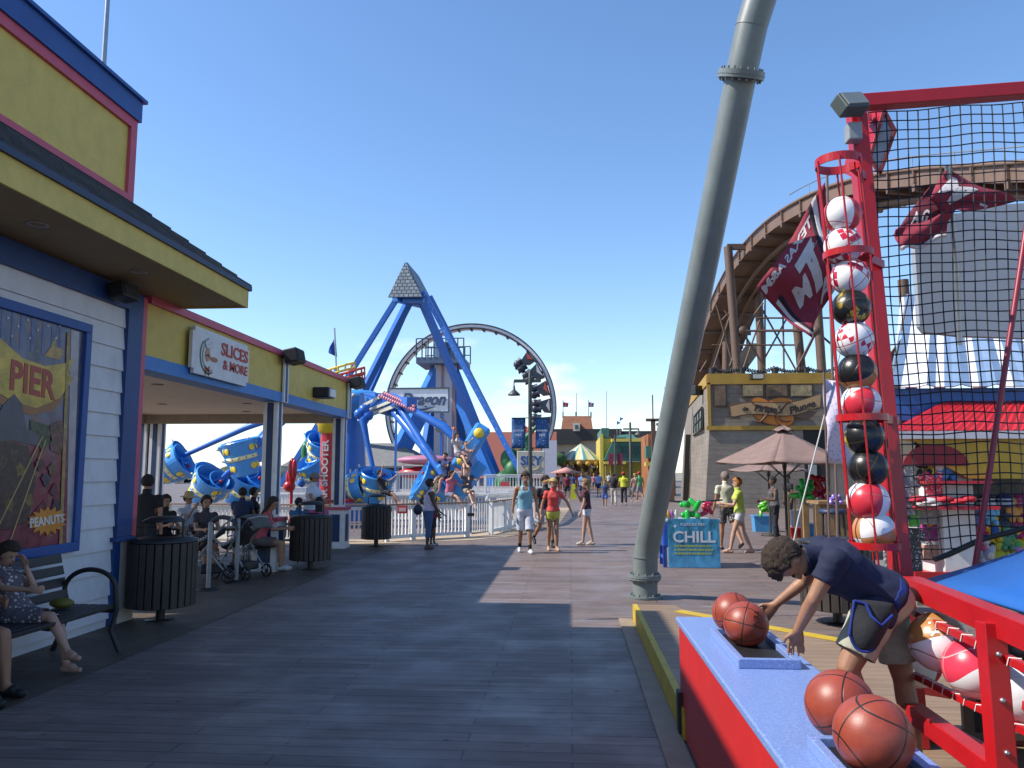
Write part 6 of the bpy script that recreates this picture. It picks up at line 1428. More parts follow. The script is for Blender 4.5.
# maroon flags
MAR = (.27, .022, .045)
def bigflag(Y, quad, label, nu=26, nv=18, wav=.12, ph=0, mir=True):
    P_ = [A(x, y, Y) for x, y in quad]        # a(top hoist) b(top fly) c(bottom fly) d(bottom hoist)
    def f(u, v, off=0):
        t = P_[0].lerp(P_[1], u); s = P_[3].lerp(P_[2], u); k = t.lerp(s, v)
        k = k + V((.02 * math.sin(v * 9 + u * 4), wav * math.sin(u * 5 + v * 6 + ph) + .03 * math.sin(u * 14 + v * 3) - off, .03 * math.sin(u * 8 + v * 2))); return k
    o = empty('flag', P_[0], label, 'flag', 'maroon flags on the game')
    b = MB(); b.grid(f, nu, nv); b.build('cloth', cloth(MAR), o, solid=.012)
    return o, f
def conform(f, s, size_u, u0, v0, o, mt, aspect=1.0, rot=0, mirror=True, bold=.02, side=-1):
    """lettering laid in the flag's own (u, v) so that it follows its folds"""
    cu = bpy.data.curves.new('t', 'FONT'); cu.body = s; cu.size = 1; cu.align_x = 'CENTER'; cu.align_y = 'CENTER'; cu.offset = bold; cu.resolution_u = 3
    to = bpy.data.objects.new('t', cu); col.objects.link(to); me = bpy.data.meshes.new_from_object(to.evaluated_get(bpy.context.evaluated_depsgraph_get())); bpy.data.objects.remove(to)
    bm = bmesh.new(); bm.from_mesh(me); bmesh.ops.triangulate(bm, faces=bm.faces); bmesh.ops.subdivide_edges(bm, edges=[e for e in bm.edges if e.calc_length() > .12], cuts=2); bmesh.ops.triangulate(bm, faces=bm.faces)
    mb = MB(); k = -1 if mirror else 1; vs = []
    for v in bm.verts:
        x, y = v.co.x * k * size_u, v.co.y * size_u * aspect; cr, sr = math.cos(rot), math.sin(rot); x, y = x * cr - y * sr, x * sr + y * cr
        vs.append(f(u0 + x, v0 - y, .012))
    bm.verts.index_update(); mb.add(vs, [[v.index for v in fc.verts] for fc in bm.faces]); bm.free(); bpy.data.meshes.remove(me)
    return mb.build('lettering', mt, o, solid=.004)
FWH = cloth((.62, .58, .58))
# hoist edge is the pole side (upper right); flag hangs down to the left
o, f = bigflag(9.5, [(825, 182), (757, 290), (808, 338), (838, 285)], 'large maroon flag with white letters flying between the big pole and the ball cage', wav=.10)
conform(f, 'TEXAS A&M', .14, .62, .13, o, FWH, 1.1, R(0), False, .03)
conform(f, 'T', .62, .40, .54, o, FWH, 1.0, R(0), False, .05); conform(f, 'M', .34, .66, .60, o, FWH, 1.1, R(0), False, .04); conform(f, 'A', .26, .30, .84, o, FWH, 1.1, R(0), False, .03)
b = MB(); b.grid(lambda u, v: f(.12 + .07 * u, v, .013), 4, 16); b.grid(lambda u, v: f(.93 + .04 * u, .35 + .65 * v, .013), 3, 10); b.build('white_stripe', FWH, o, solid=.004)
b = MB(); b.grid(lambda u, v: f(.20 + .05 * u, v, .013), 4, 16); b.grid(lambda u, v: f(.88 + .04 * u, .35 + .65 * v, .013), 3, 10); b.build('dark_stripe', cloth((.02, .01, .02)), o, solid=.004)
b = MB(); b.tube([A(827, 172, 9.5), A(829, 262, 9.5), A(838, 545, 9.2)], .016, 8); b.build('pole', mat((.16, .10, .09), .5), o)
# crumpled flag behind the net
o = empty('flag', A(946, 171, 7.0), 'crumpled maroon flag with white letter flying behind the black net', 'flag', 'maroon flags on the game')
Y_ = 7.0
def tri(pts, nm, m_, dy=0, nu=12):
    P_ = [A(x, y, Y_) for x, y in pts]
    def g(u, v, off=0): k = P_[0].lerp(P_[1], u).lerp(P_[3].lerp(P_[2], u), v); return k + V((0, .04 * math.sin(u * 6 + v * 5) + dy - off, .02 * math.sin(u * 9)))
    b = MB(); b.grid(g, nu, 8); b.build(nm, m_, o, solid=.012); return g
g1 = tri([(947, 169), (1017, 202), (962, 214), (926, 202)], 'cloth', cloth(MAR)); g2 = tri([(940, 178), (958, 208), (930, 240), (898, 232)], 'cloth', cloth((.12, .01, .025)), .15); g3 = tri([(898, 228), (958, 208), (946, 236), (901, 249)], 'cloth', cloth(MAR), .05)
conform(g1, 'M', .50, .30, .50, o, FWH, 1.7, R(-4), False, .04)
conform(g2, 'A G', .22, .35, .55, o, FWH, 1.5, R(40), False, .03)
b = MB(); b.tube([g3(u / 10, 1, .01) for u in range(11)], .02, 5); b.build('white_edge', FWH, o); b = MB(); b.tube([g1(.85 + .015 * u, .5) for u in range(10)], .02, 5); b.build('white_edge', FWH, o)
b = MB(); b.tube([A(947, 165, Y_), A(956, 260, Y_ + .3), A(960, 345, Y_ + .4)], .022, 8); b.build('pole', STEEL, o)

# grey backboard panel behind the net
bb_ = empty('backboard', (A(975, 300, 7.5).x, 7.5, .2), 'large pale grey panel standing behind the net above the ribbed kiosk roof', 'backboard')
Yk = 7.6; q = [A(x, y, Yk) for x, y in ((915, 250), (919, 222), (930, 216), (960, 213), (966, 208), (1000, 205), (1060, 200), (1060, 339), (963, 336), (925, 332), (920, 326))]
b = MB(); b.prism(q, (0, .08, 0)); b.build('panel', mat((.36, .39, .44), .5, var=.06), bb_)
b = MB(); a, c = A(1045, 345, Yk), A(1045, 330, Yk); b.tube([(a.x, Yk + .14, 0), (a.x, Yk + .14, c.z + .6)], .06, 10); b.bar((a.x - 1.0, Yk + .11, c.z + .25), (a.x + .1, Yk + .11, c.z + .25), .06); b.build('mast', RED, bb_)
# white banner strips beside the cage
b = MB(); P_ = [A(824, 378, 8.0), A(838, 381, 8.0), A(853, 465, 8.0), A(827, 463, 8.0)]
b.grid(lambda u, v: P_[0].lerp(P_[1], u).lerp(P_[3].lerp(P_[2], u), v) + V((0, .05 * math.sin(v * 7 + u * 3), 0)), 6, 12); o = b.build('tall_banner', cloth((.52, .48, .60), (.38, .32, .50)), None, solid=.01); tag(o, 'tall pale lavender banner hanging just left of the ball cage', 'banner')
b = MB(); b.tube([A(824, 372, 8), A(830, 560, 8)], .012, 6); b.build('rod', mat((.16, .10, .09), .5), o)
b = MB(); p, q = A(836, 370, 12), A(798, 520, 12); b.tube([A(845, 330, 12), p, q, A(790, 560, 12)], .011, 6); tag(b.build('guy_rope', mat((.6, .6, .58), .7)), 'white guy rope slanting down past the brown umbrella', 'rope')
# ------------------------------------------------------------------ CHILL cooler box
a, c = G(669, 568), G(720, 568); yb_ = a.y; zt = A(694, 519, yb_).z
ch = empty('ice_chest', ((a.x + c.x) / 2, yb_ + .3, 0), 'blue ice chest with a big white CHILL sign standing right of the green pole', 'cool box')
m, nt, bs = new_mat('iced_print'); vec = coords(nt, (1, 1, .5)); f = ramp(nt, noise_(nt, vec, 9, 7, .7), .38, .66); c1 = mixc(nt, f, (.01, .10, .16), (.06, .33, .55)); s = N(nt, 'ShaderNodeSeparateXYZ'); nt.links.new(coords(nt), s.inputs[0])
nt.links.new(mixc(nt, math_(nt, 'MULTIPLY', ramp(nt, s.outputs[2], .45, .05), .5), c1, (.10, .35, .65)), bs.inputs[0]); bs.inputs['Roughness'].default_value = .35
b = MB(); b.bb(a.x - .0, c.x, yb_, yb_ + .04, 0.01, zt); b.build('sign_panel', m, ch)
b = MB(); b.bb(a.x - .10, c.x - .1, yb_ + .045, yb_ + .75, .38, .84); b.build('tub', mat((.01, .08, .42), .4), ch, bevel=.03)
b = MB(); b.bb(a.x - .13, c.x - .07, yb_ + .05, yb_ + .79, .84, .90); b.build('rim', mat((.45, .55, .62), .4), ch, bevel=.02)
for x in (a.x - .06, c.x - .16):
    for y in (yb_ + .1, yb_ + .68): q = MB(); q.bb(x - .035, x + .035, y - .035, y + .035, 0, .38); q.build('leg', mat((.01, .05, .30), .4), ch)
b = MB(); b.bb(a.x - .08, a.x - .05, yb_ + .14, yb_ + .64, .15, .20); b.build('brace', mat((.02, .10, .5), .4), ch)
W2 = mat((.66, .68, .72), .4); xm = (a.x + c.x) / 2
text('CHILL', .29, W2, (xm, yb_ - .002, .57), (1, 0, 0), (0, 0, 1), ch, .004, bold=.006, sx=1.03); text('PLEASURE PIER', .07, W2, (xm - .02, yb_ - .002, .81), (1, 0, 0), (0, 0, 1), ch, .003)
b = MB()
for row, z_ in enumerate((.41, .34, .27)):
    x = a.x + .11
    while x < c.x - .16:
        w_ = random.uniform(.02, .07); b.bb(x, x + w_, yb_ - .004, yb_ - .001, z_ - .018, z_ + .018); x += w_ + .012
b.build('small_print', mat((.35, .42, .10), .5), ch)
b = MB(); b.flat([(0, .035), (.03, 0), (0, -.035), (-.03, 0)], (a.x + .13, yb_ - .001, .78), (1, 0, 0), (0, 0, 1), .003); b.build('diamond', W2, ch)
def drink(x, y, c_, label, h_=.2):
    b = MB(); b.lathe([(0, .9), (.035, .9), (.038, .9 + h_ * .65), (.015, .9 + h_ * .85), (.015, .9 + h_), (0, .9 + h_)], (x, y, .0), 12); tag(b.build('bottle', mat(c_, .3)), label, 'bottle', 'drinks on the ice chest')
for x, c_, l in ((a.x - .03, (.05, .4, .1), 'green bottle on the ice chest nearest the pole'), (a.x + .05, (.6, .3, .05), 'orange bottle on the ice chest'), (a.x + .12, (.35, .1, .4), 'purple bottle on the ice chest'), (a.x + .2, (.6, .6, .5), 'pale bottle on the ice chest')): drink(x, yb_ + .35, c_, l, .17)
# balloon twists
def balloon(px, py, Y, c_, label, s=1.0, n=7, seed=1):
    rn = random.Random(seed); p = A(px, py, Y); b = MB()
    for k in range(n):
        d_ = V((rn.uniform(-1, 1), rn.uniform(-.4, .4), rn.uniform(-1, 1))) * .13 * s; e_ = d_ + V((rn.uniform(-1, 1), rn.uniform(-.5, .5), rn.uniform(-1, 1))) * .13 * s
        capsule(b, p + d_, p + e_, .052 * s, .048 * s, 8)
    o = b.build('balloon_toy', mat(c_, .15)); return tag(o, label, 'balloon toy', 'twisted balloon toys')
balloon(691, 508, 15.5, (.02, .42, .05), 'green twisted balloon toy above the ice chest', 1.1, 8, 1); balloon(706, 507, 15.6, (.55, .02, .06), 'red twisted balloon toy above the ice chest', .9, 6, 2)
balloon(805, 492, 17, (.03, .45, .05), 'green twisted balloon toy on the dark pole right of the umbrella pole', 1.2, 9, 3); balloon(812, 484, 17.5, (.55, .02, .04), 'red balloon toy arching over the green one', 1.3, 9, 4); balloon(822, 496, 17.6, (.5, .02, .08), 'red and white balloon toy on the wooden stall', 1.0, 7, 5)
balloon(836, 503, 15, (.28, .18, .60), 'purple balloon toy standing on the blue round stool', .8, 7, 6); balloon(765, 507, 20, (.12, .5, .03), 'lime balloon toy beside the dark topped woman', .9, 7, 7)
b = MB(); p0 = A(667, 501, 15.3); p1 = A(720, 503, 17); b.tube([A(660, 500, 15.3), A(690, 503, 16), A(722, 500, 17)], .02, 6); tag(b.build('barrier_rope', BLACK), 'dark rope strung behind the ice chest to the pirate building', 'rope')
# bins and stall
def tub(px, py, Y, c_, label, w_=.45, h_=.42, seed=0):
    p = G(px, py); b = MB(); b.prism([(p.x - w_ * .44, p.y, 0), (p.x + w_ * .44, p.y, 0), (p.x + w_ * .5, p.y - .02, h_), (p.x - w_ * .5, p.y - .02, h_)], (0, w_ * .7, 0)); o = b.build('storage_tub', mat(c_, .4)); b = MB(); b.bb(p.x - w_ * .53, p.x + w_ * .53, p.y - .05, p.y + w_ * .72, h_, h_ + .04); b.build('rim', mat(c_, .4), o); return tag(o, label, 'tub', 'plastic tubs by the wooden stall')
tub(765, 532, 0, (.08, .32, .62), 'light blue plastic tub behind the dark topped woman', .62, .45); tub(797, 538, 0, (.45, .02, .02), 'red bucket beside the umbrella pole', .32, .24); tub(797, 533, 0, (.5, .5, .5), 'clear tub standing behind the red bucket', .32, .62); tub(812, 536, 0, (.06, .3, .6), 'light blue tub half hidden right of the red bucket', .4, .3)
st = empty('wooden_stall', (A(826, 500, 16).x, 16, 0), 'honey coloured wooden stall table with slatted front right of the umbrella', 'stall')
a, c = A(812, 502, 16), A(850, 502, 16); WD = mat((.32, .20, .09), .6, var=.3, scale=4)
b = MB(); b.bb(a.x, c.x, 15.6, 16.6, a.z - .03, a.z + .03); b.build('top', WD, st)
b = MB(); 
for i in range(9): x = a.x + (c.x - a.x) * i / 8; b.bar((x, 15.7, 0), (x, 15.7, a.z - .03), .07, .03)
b.build('front_slats', WD, st)
for x in (a.x, c.x): b = MB(); b.bar((x, 16.5, 0), (x, 16.5, a.z), .09); b.build('post', WD, st)
fr = empty('wooden_railing', (A(800, 495, 22).x, 22, 0), 'brown wooden railing behind the stall at the foot of the pirate building', 'fence'); a, c = A(788, 493, 22), A(862, 493, 22)
b = MB(); b.bb(a.x, c.x, 21.95, 22.07, a.z - .05, a.z + .03); b.build('top_rail', WD, fr); b = MB()
x = a.x
while x < c.x: b.bar((x, 22.01, .0), (x, 22.01, a.z - .05), .05); x += .17
b.build('balusters', mat((.22, .14, .07), .7), fr)
p = A(833, 512, 14); so_ = empty('bar_stool', (p.x, 14, 0), 'dark blue round topped stool right of the dark pole', 'stool'); b = MB(); b.lathe([(0, .06), (.22, .05), (.25, 0), (.22, -.03), (0, -.03)], (p.x, 14, p.z), 22); b.build('seat', mat((.02, .035, .08), .5), so_)
for s1 in (-.16, .16):
    for s2 in (-.16, .16): q = MB(); q.tube([(p.x + s1, 14 + s2, 0), (p.x + s1 * .8, 14 + s2 * .8, p.z)], .022, 6); q.build('leg', BLACK, so_)
p = A(804, 505, 16.8); b = MB(); b.tube([(p.x, 16.8, 0), (p.x, 16.8, A(804, 500, 16.8).z)], .05, 8); tag(b.build('balloon_stand', BLACK), 'dark pole stand carrying the green and red balloon toys', 'stand')

# ------------------------------------------------------------------ umbrellas
def parasol(px, pyt, Y, pyr, hw, label, base=0):
    t = A(px, pyt, Y); z1 = A(px, pyr, Y).z; rad = hw * Y / F; r = empty('market_umbrella', (t.x, Y, 0), label, 'umbrella', 'brown market umbrellas'); n = 6
    CM_ = cloth((.25, .165, .14)); b = MB(); m_ = MB()
    cs = [V((t.x + rad * math.cos(2 * math.pi * k / n + R(8)), Y + rad * math.sin(2 * math.pi * k / n + R(8)), z1)) for k in range(n)]
    for k in range(n):
        a, c = cs[k], cs[(k + 1) % n]; T0 = V((t.x, Y, t.z - .06))
        b.grid(lambda u, v: T0.lerp(a.lerp(c, v), u) + V((0, 0, -.02 * math.sin(math.pi * u) - .05 * u * math.sin(math.pi * v))), 8, 6)
    b.build('canopy', CM_, r, solid=.012)
    b = MB(); b.grid(lambda u, v: V((t.x + .22 * (u + .02) * math.cos(v * 2 * math.pi), Y + .22 * (u + .02) * math.sin(v * 2 * math.pi), t.z + .02 - .10 * u + .02 * math.sin(v * 38))), 4, 36); b.build('vent_cap', CM_, r, solid=.01)
    b = MB(); b.tube([(t.x, Y, 0), (t.x, Y, t.z)], .03, 10); b.build('pole', DARK2, r)
    b = MB()
    for k in range(n): b.tube([V((t.x, Y, t.z - .10)), cs[k] - V((0, 0, .03))], .012, 5); b.tube([V((t.x, Y, z1 - .35)), V((t.x, Y, t.z - .1)).lerp(cs[k], .5) - V((0, 0, .03))], .010, 5)
    b.build('ribs', DARK2, r); b = MB(); b.lathe([(0, .08), (.05, .08), (.26, .05), (.28, 0), (0, 0)], (t.x, Y, 0), 20); b.build('base', DARK2, r)
parasol(783, 427, 17.5, 462, 68, 'large brown market umbrella in front of the pirate building'); parasol(768, 456, 23, 470, 40, 'smaller brown umbrella half hidden behind the large one')

# ------------------------------------------------------------------ pirate building
YP_ = 40; pb_ = empty('pirate_building', (A(780, 470, YP_).x, YP_ + 4, 0), 'grey planked pirate themed building with yellow bands and scroll sign at the log ride', 'building')
WDG = plank_mat('weathered_boards', (.25, .21, .17), (.20, .17, .14), (.06, .05, .04), 3.2, .24, rough=.8, streak=(.6, 5, 5), stain=(.30, .26, .21)); 
nt = WDG.node_tree      # boards run along X and stack in Z: feed the brick texture with (x + y, z)
for n_ in list(nt.nodes):
    if n_.type == 'TEX_BRICK':
        tc = N(nt, 'ShaderNodeTexCoord'); s = N(nt, 'ShaderNodeSeparateXYZ'); nt.links.new(tc.outputs['Object'], s.inputs[0]); cb = N(nt, 'ShaderNodeCombineXYZ'); nt.links.new(math_(nt, 'ADD', s.outputs[0], s.outputs[1]), cb.inputs[0]); nt.links.new(s.outputs[2], cb.inputs[1]); nt.links.new(cb.outputs[0], n_.inputs['Vector'])
TL, TR = A(708, 375, YP_), A(900, 375, YP_); BLx = A(703, 505, YP_).x; ztop = TL.z; zmid = A(708, 429, YP_).z
b = MB(); b.add([(TL.x, YP_, zmid), (TR.x, YP_, zmid), (TR.x, YP_, ztop), (TL.x, YP_, ztop), (BLx + .1, YP_, 0), (TR.x, YP_, 0)], [(0, 1, 2, 3), (4, 5, 1, 0)])
SL = [A(686, 505, 62), A(688, 402, 62)]; sbx = A(684, 505, 60)
L0 = V((BLx + .1, YP_, 0)); L1 = V((TL.x, YP_, ztop)); 
F0 = A(681, 500, 58); F0.z = 0; F1 = A(686, 404, 58)
Lm = V((TL.x, YP_, zmid)); b.add([L0, Lm, L1, F1, F0], [(0, 1, 2, 3, 4)]); b.add([L1, (TR.x, YP_, ztop), (TR.x, 58, ztop), F1], [(0, 1, 2, 3)]); b.build('wall', WDG, pb_)
OCH = mat((.42, .25, .035), .6, var=.2, scale=1.5, dirt=.3)
b = MB()
def fb(px0, py0, px1, py1, y0=YP_ - .12, y1=YP_ - .003, bld=None): a, c = A(px0, py0, YP_), A(px1, py1, YP_); (bld or b).bb(a.x, c.x, y0, y1, c.z, a.z)
fb(706.5, 374, 900, 383); fb(706.5, 383, 711, 426); fb(706, 426, 900, 429.5); b.bar(L1 + V((-.06, 0, -.25)), F1 + V((-.06, 0, -.25)), .1, .55); b.build('yellow_band', OCH, pb_)
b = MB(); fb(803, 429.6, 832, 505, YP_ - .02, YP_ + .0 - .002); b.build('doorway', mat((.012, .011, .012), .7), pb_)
b = MB(); fb(808, 463, 818, 505, YP_ - .06, YP_ - .02); b.build('side_door', mat((.30, .32, .32), .6), pb_)
for x0, x1, y0, y1 in ((713, 727, 384.5, 407), (741, 764, 384, 397.5), (765, 788, 384, 397.5), (789, 813, 384, 397.5)):
    b = MB(); fb(x0, y0, x1, y1, YP_ - .10, YP_ - .003); o = b.build('picture_frame', mat((.09, .055, .03), .6), pb_); b = MB(); fb(x0 + 1.5, y0 + 1.5, x1 - 1.5, y1 - 1.5, YP_ - .12, YP_ - .10); b.build('picture', mat((.30, .24, .13) if x0 in (741, 789) else (.16, .10, .06), .6, var=.7, scale=4), o)
# side window and lights
b = MB()
def side(u, z): p = L1.lerp(F1, u); q = L0.lerp(F0, u); return q.lerp(p, z)
b.prism([side(.12, .78), side(.42, .74), side(.42, .60), side(.12, .62)], (-.08, 0, 0)); o = b.build('side_window', mat((.12, .17, .16), .2), pb_)
b = MB(); 
for z_ in (.61, .70, .78): b.bar(side(.12, z_) + V((-.1, 0, 0)), side(.42, z_ - .02) + V((-.1, 0, 0)), .08)
for u_ in (.12, .22, .32, .42): b.bar(side(u_, .61) + V((-.1, 0, 0)), side(u_, .77) + V((-.1, 0, 0)), .08)
b.build('window_bars', DARK2, o)
b = MB(); p = A(757, 376.5, YP_ - .5); b.box(p, (.62, .5, .3)); o = b.build('floodlight', BLACK, None, bevel=.03); tag(o, 'floodlight over the middle of the pirate scroll sign', 'light'); b = MB(); b.box(p + V((0, -.26, -.02)), (.5, .03, .22)); b.build('lens', mat((.5, .5, .45), .2), o)
b = MB(); p = side(.14, .92) + V((-.35, 0, 0)); b.box(p, (.6, .5, .5), rz=.5); tag(b.build('loudspeaker', BLACK, None, bevel=.04), 'black speaker under the yellow band on the side of the pirate building', 'speaker')
# scroll sign
sg = empty('scroll_sign', A(770, 423, YP_ - .3), 'carved scroll sign with black gothic lettering over orange knots on the grey boards', 'sign')
YY = YP_ - .16
def pxpoly(pts, Y, th, nm, m_, par): b = MB(); b.prism([A(x, y, Y) for x, y in pts], (0, th, 0)); return b.build(nm, m_, par)
ORG = mat((.62, .20, .02), .5, var=.15); ODK = mat((.14, .06, .03), .6); SCR = mat((.42, .27, .13), .6, var=.12, scale=3)
def pel(cx, cy, rx, ry, a0=0, a1=360, n=24, rot=0):
    return [(cx + rx * math.cos(R(a0 + (a1 - a0) * i / n)) * math.cos(rot) - ry * math.sin(R(a0 + (a1 - a0) * i / n)) * math.sin(rot), cy + rx * math.cos(R(a0 + (a1 - a0) * i / n)) * math.sin(rot) + ry * math.sin(R(a0 + (a1 - a0) * i / n)) * math.cos(rot)) for i in range(n)]
for i, (cx_, cy_, rx, ry, ro) in enumerate(((762, 407, 12.5, 8, .5), (776, 409, 13, 9, -.3), (771, 417, 18, 7, .25), (785, 418, 9, 8, .2), (781, 403, 12, 5, 0))):
    pxpoly(pel(cx_, cy_, rx + .9, ry + .9, rot=ro), YY + .02 - i * .012, .05, 'rope_outline', ODK, sg); pxpoly(pel(cx_, cy_, rx, ry, rot=ro), YY + .014 - i * .012, .05, 'rope_knot', ORG, sg)
b = MB(); b.tube([A(750 + 4 * i, 400 + 22 * (i / 10) + 3 * math.sin(i), YY - .08) for i in range(11)], .06, 6); b.tube([A(756 + 3.4 * i, 421 - 16 * (i / 10) + 3 * math.sin(i * 1.2), YY - .08) for i in range(11)], .06, 6); b.build('rope_line', ODK, sg)
BRN = mat((.16, .09, .06), .6)
pxpoly([(730, 404), (734, 402), (748, 404), (756, 409), (760, 413), (740, 412), (731, 409)], YY - .05, .05, 'scroll_back', BRN, sg); pxpoly([(795, 414), (808, 411), (816, 411), (819, 408), (813, 417), (803, 419), (795, 417)], YY - .05, .05, 'scroll_back', BRN, sg)
def wave(x): t = (x - 731) / 90; return 413 - 11 * t + 3.2 * math.sin(t * 2 * math.pi - 2.6) * 1.0
top_ = [(x, wave(x) - 4.8 - 1.5 * (1 if x > 760 else 0) * min(1, (x - 760) / 20)) for x in range(731, 822, 5)]; bot_ = [(x, wave(x) + 6.2) for x in range(820, 730, -5)]
pxpoly([(x + (.0), y) for x, y in [(729.5, 405)] + [(x, y - .9) for x, y in top_] + [(x, y + .9) for x, y in bot_] + [(731, 417)]], YY - .10, .05, 'scroll_outline', ODK, sg); pxpoly([(730.5, 406)] + top_ + bot_ + [(732, 416)], YY - .115, .05, 'scroll', SCR, sg)
b_all = "de Pirate's Plunge"; xs = 741; INK = mat((.02, .015, .02), .5)
for word, x, sz_ in (('de', 745, 4.6), ("Pirate's", 768, 7.4), ('Plunge', 802, 7.8)):
    p = A(x, wave(x) + .8, YY - .125); p2 = A(x + 10, wave(x + 10) + .8, YY - .125); r_ = (p2 - p).normalized(); u_ = V((0, 1, 0)).cross(r_) * -1; text(word, sz_ * YP_ / F * 1.25, INK, p, r_, r_.cross(V((0, -1, 0))) * -1, sg, .02, shear=.2, bold=.012)
# chain and posts along the roof
b = MB(); zc_ = ztop
for i, x in enumerate((712, 742, 775, 806, 838)): p = A(x, 372, YP_ + .4); b.tube([(p.x, p.y, ztop), (p.x, p.y, A(x, 367, YP_).z)], .17, 8)
tag(b.build('roof_bollards', BLACK), 'row of short black posts on the roof edge of the pirate building', 'posts')
for i, (x0, x1) in enumerate(((712, 742), (742, 775), (775, 806), (806, 838))):
    p, q = A(x0, 367.5, YP_ + .4), A(x1, 367.5, YP_ + .4); chain(p, q, .22, 'black chain on the roof edge of the pirate building, %s span' % ('leftmost', 'second', 'third', 'rightmost')[i], BLACK, .06)
b = MB(); 
for k in range(8): p = side(.62, .1 + .0 * k)
b.bar(side(.60, 0) + V((-.1, 0, 0)), side(.60, .62) + V((-.1, 0, 0)), .5, .12); b.build('side_door', mat((.03, .025, .02), .7), pb_)
for px, top in ((672, 390), (653.5, 428)):
    pass
for px, top, bot, lab in ((671.5, 389, 505, 'brown timber pile just left of the pirate building side'), (662, 425, 500, 'shorter brown timber pile close to the big green pole')):
    b = MB(); p = A(px, bot, 50); z = A(px, top, 50).z; b.bar((p.x, 50, 0), (p.x, 50, z), .35); b.bar((p.x, 50, z - .02), (p.x, 50, z + .12), .5); tag(b.build('timber_pile', BROWN), lab, 'post')

# ------------------------------------------------------------------ flume ride track
fr = empty('flume_ride', (A(780, 470, 50).x, 48, 0), 'brown elevated log flume trough curving down over the pirate building on steel legs', 'amusement ride')
pts = [(1150, 178, 22), (1060, 176, 24.5), (990, 178, 27.5), (930, 182, 30.5), (880, 190, 33.5), (835, 205, 36.5), (797, 226, 40), (768, 252, 43.5), (745, 285, 47), (728, 322, 50), (715, 360, 53), (705, 395, 56)]
C = [A(*p) for p in pts]
for _ in range(2):
    D = []
    for i in range(len(C) - 1): D += [C[i].lerp(C[i + 1], .25), C[i].lerp(C[i + 1], .75)]
    C = [C[0]] + D + [C[-1]]
def sect(i):
    d_ = (C[min(i + 1, len(C) - 1)] - C[max(i - 1, 0)]); d_.z *= .3; d_.normalize(); s = d_.cross(V((0, 0, 1))).normalized(); return s
FW, FH = 1.45, .30
vs = []; n = len(C)
for i in range(n):
    s = sect(i); U_ = V((0, 0, 1))
    for k, h in ((-FW, FH), (-FW, -FH * .9), (FW, -FH * .9), (FW, FH), (FW - .12, FH), (FW - .12, -FH * .5), (-FW + .12, -FH * .5), (-FW + .12, FH)): vs.append(C[i] + s * k + U_ * h)
b = MB(); b.add(vs, [(i * 8 + k, (i + 1) * 8 + k, (i + 1) * 8 + (k + 1) % 8, i * 8 + (k + 1) % 8) for i in range(n - 1) for k in range(8)])
FB = mat((.19, .115, .08), .55, var=.2, scale=1.2, dirt=.4); b.build('trough', FB, fr)
b = MB()
for i in range(0, n - 1, 2): s = sect(i); b.bar(C[i] - s * (FW + .12) + V((0, 0, -FH * 1.3)), C[i] + s * (FW + .12) + V((0, 0, -FH * 1.3)), .16, .22)
for i in range(0, n - 1, 2):
    s = sect(i)
    for k in (-1, 1): b.bar(C[i] + s * k * (FW + .05) + V((0, 0, -FH * .6)), C[i] + s * k * (FW + .05) + V((0, 0, FH)), .1, .1)
b.build('cross_ribs', mat((.17, .10, .07), .6, dirt=.4), fr)
b = MB(); 
for k in (-1, 1):
    b.tube([C[i] + sect(i) * k * (FW + .06) + V((0, 0, FH + .06)) for i in range(n)], .08, 6); b.tube([C[i] + sect(i) * k * .35 + V((0, 0, -FH * 2.2)) for i in range(n)], .12, 6)
b.build('edge_pipe', FB, fr)
b = MB(); b.tube([C[i] + sect(i) * -(FW + .1) + V((0, 0, FH + .55)) for i in range(0, n // 2)], .025, 5)
for i in range(0, n // 2, 3): q = C[i] + sect(i) * -(FW + .1); b.tube([q + V((0, 0, FH)), q + V((0, 0, FH + .55))], .025, 5)
b.build('handrail', STEEL, fr)
# walkway along the descending part
b = MB(); b.grid(lambda u, v: A(742 - 40 * u, 330 + 60 * u, 50 + 6 * u) + V((.3 + 1.1 * v, 0, -.9)), 10, 2); b.build('walkway', mat((.30, .30, .30), .6), fr, solid=.08)
for (x0, y0, x1, y1, Y) in ((728, 247, 737.5, 374, 43), (757, 262, 760, 330, 47), (726, 300, 726, 374, 50), (715, 330, 716, 374, 52), (797, 325, 802, 374, 43), (817, 300, 822, 374, 42.5), (706, 372, 708, 374, 55), (903, 280, 910, 372, 31), (942, 268, 940, 372, 31), (978, 200, 980, 380, 27)):
    p = A(x0, y0, Y); q = A(x1, y1, Y); dv = (q - p).normalized(); q = p + dv * ((0 - p.z) / dv.z); b = MB(); b.tube([p, q], .24 if Y > 35 else .2, 12); b.build('leg', BROWN, fr)
b = MB(); hub_ = A(742, 331, 43)
for q in ((724, 310), (765, 368), (730, 366), (763, 303), (795, 330)): b.tube([hub_, A(q[0], q[1], 43)], .06, 6)
hub2 = A(816, 331, 42.5)
for q in ((740, 331), (782, 302), (795, 372), (786, 290), (838, 350)): b.tube([hub2, A(q[0], q[1], 42.8)], .06, 6)
b.build('brace', BROWN, fr)
b = MB()
for q in (((715, 300), (735, 372), 48), ((735, 300), (712, 372), 48), ((738, 345), (800, 345), 46), ((757, 300), (797, 372), 47), ((797, 300), (757, 372), 47), ((712, 345), (736, 345), 50), ((760, 320), (742, 372), 45), ((822, 320), (797, 372), 44), ((700, 372), (722, 335), 52), ((765, 268), (765, 372), 49), ((782, 262), (784, 372), 46), ((745, 285), (748, 372), 52), ((722, 320), (750, 290), 47), ((757, 318), (835, 318), 45), ((835, 262), (800, 318), 43)): b.tube([A(q[0][0], q[0][1], q[2]), A(q[1][0], q[1][1], q[2])], .055, 6)
b.build('lattice', BROWN, fr)
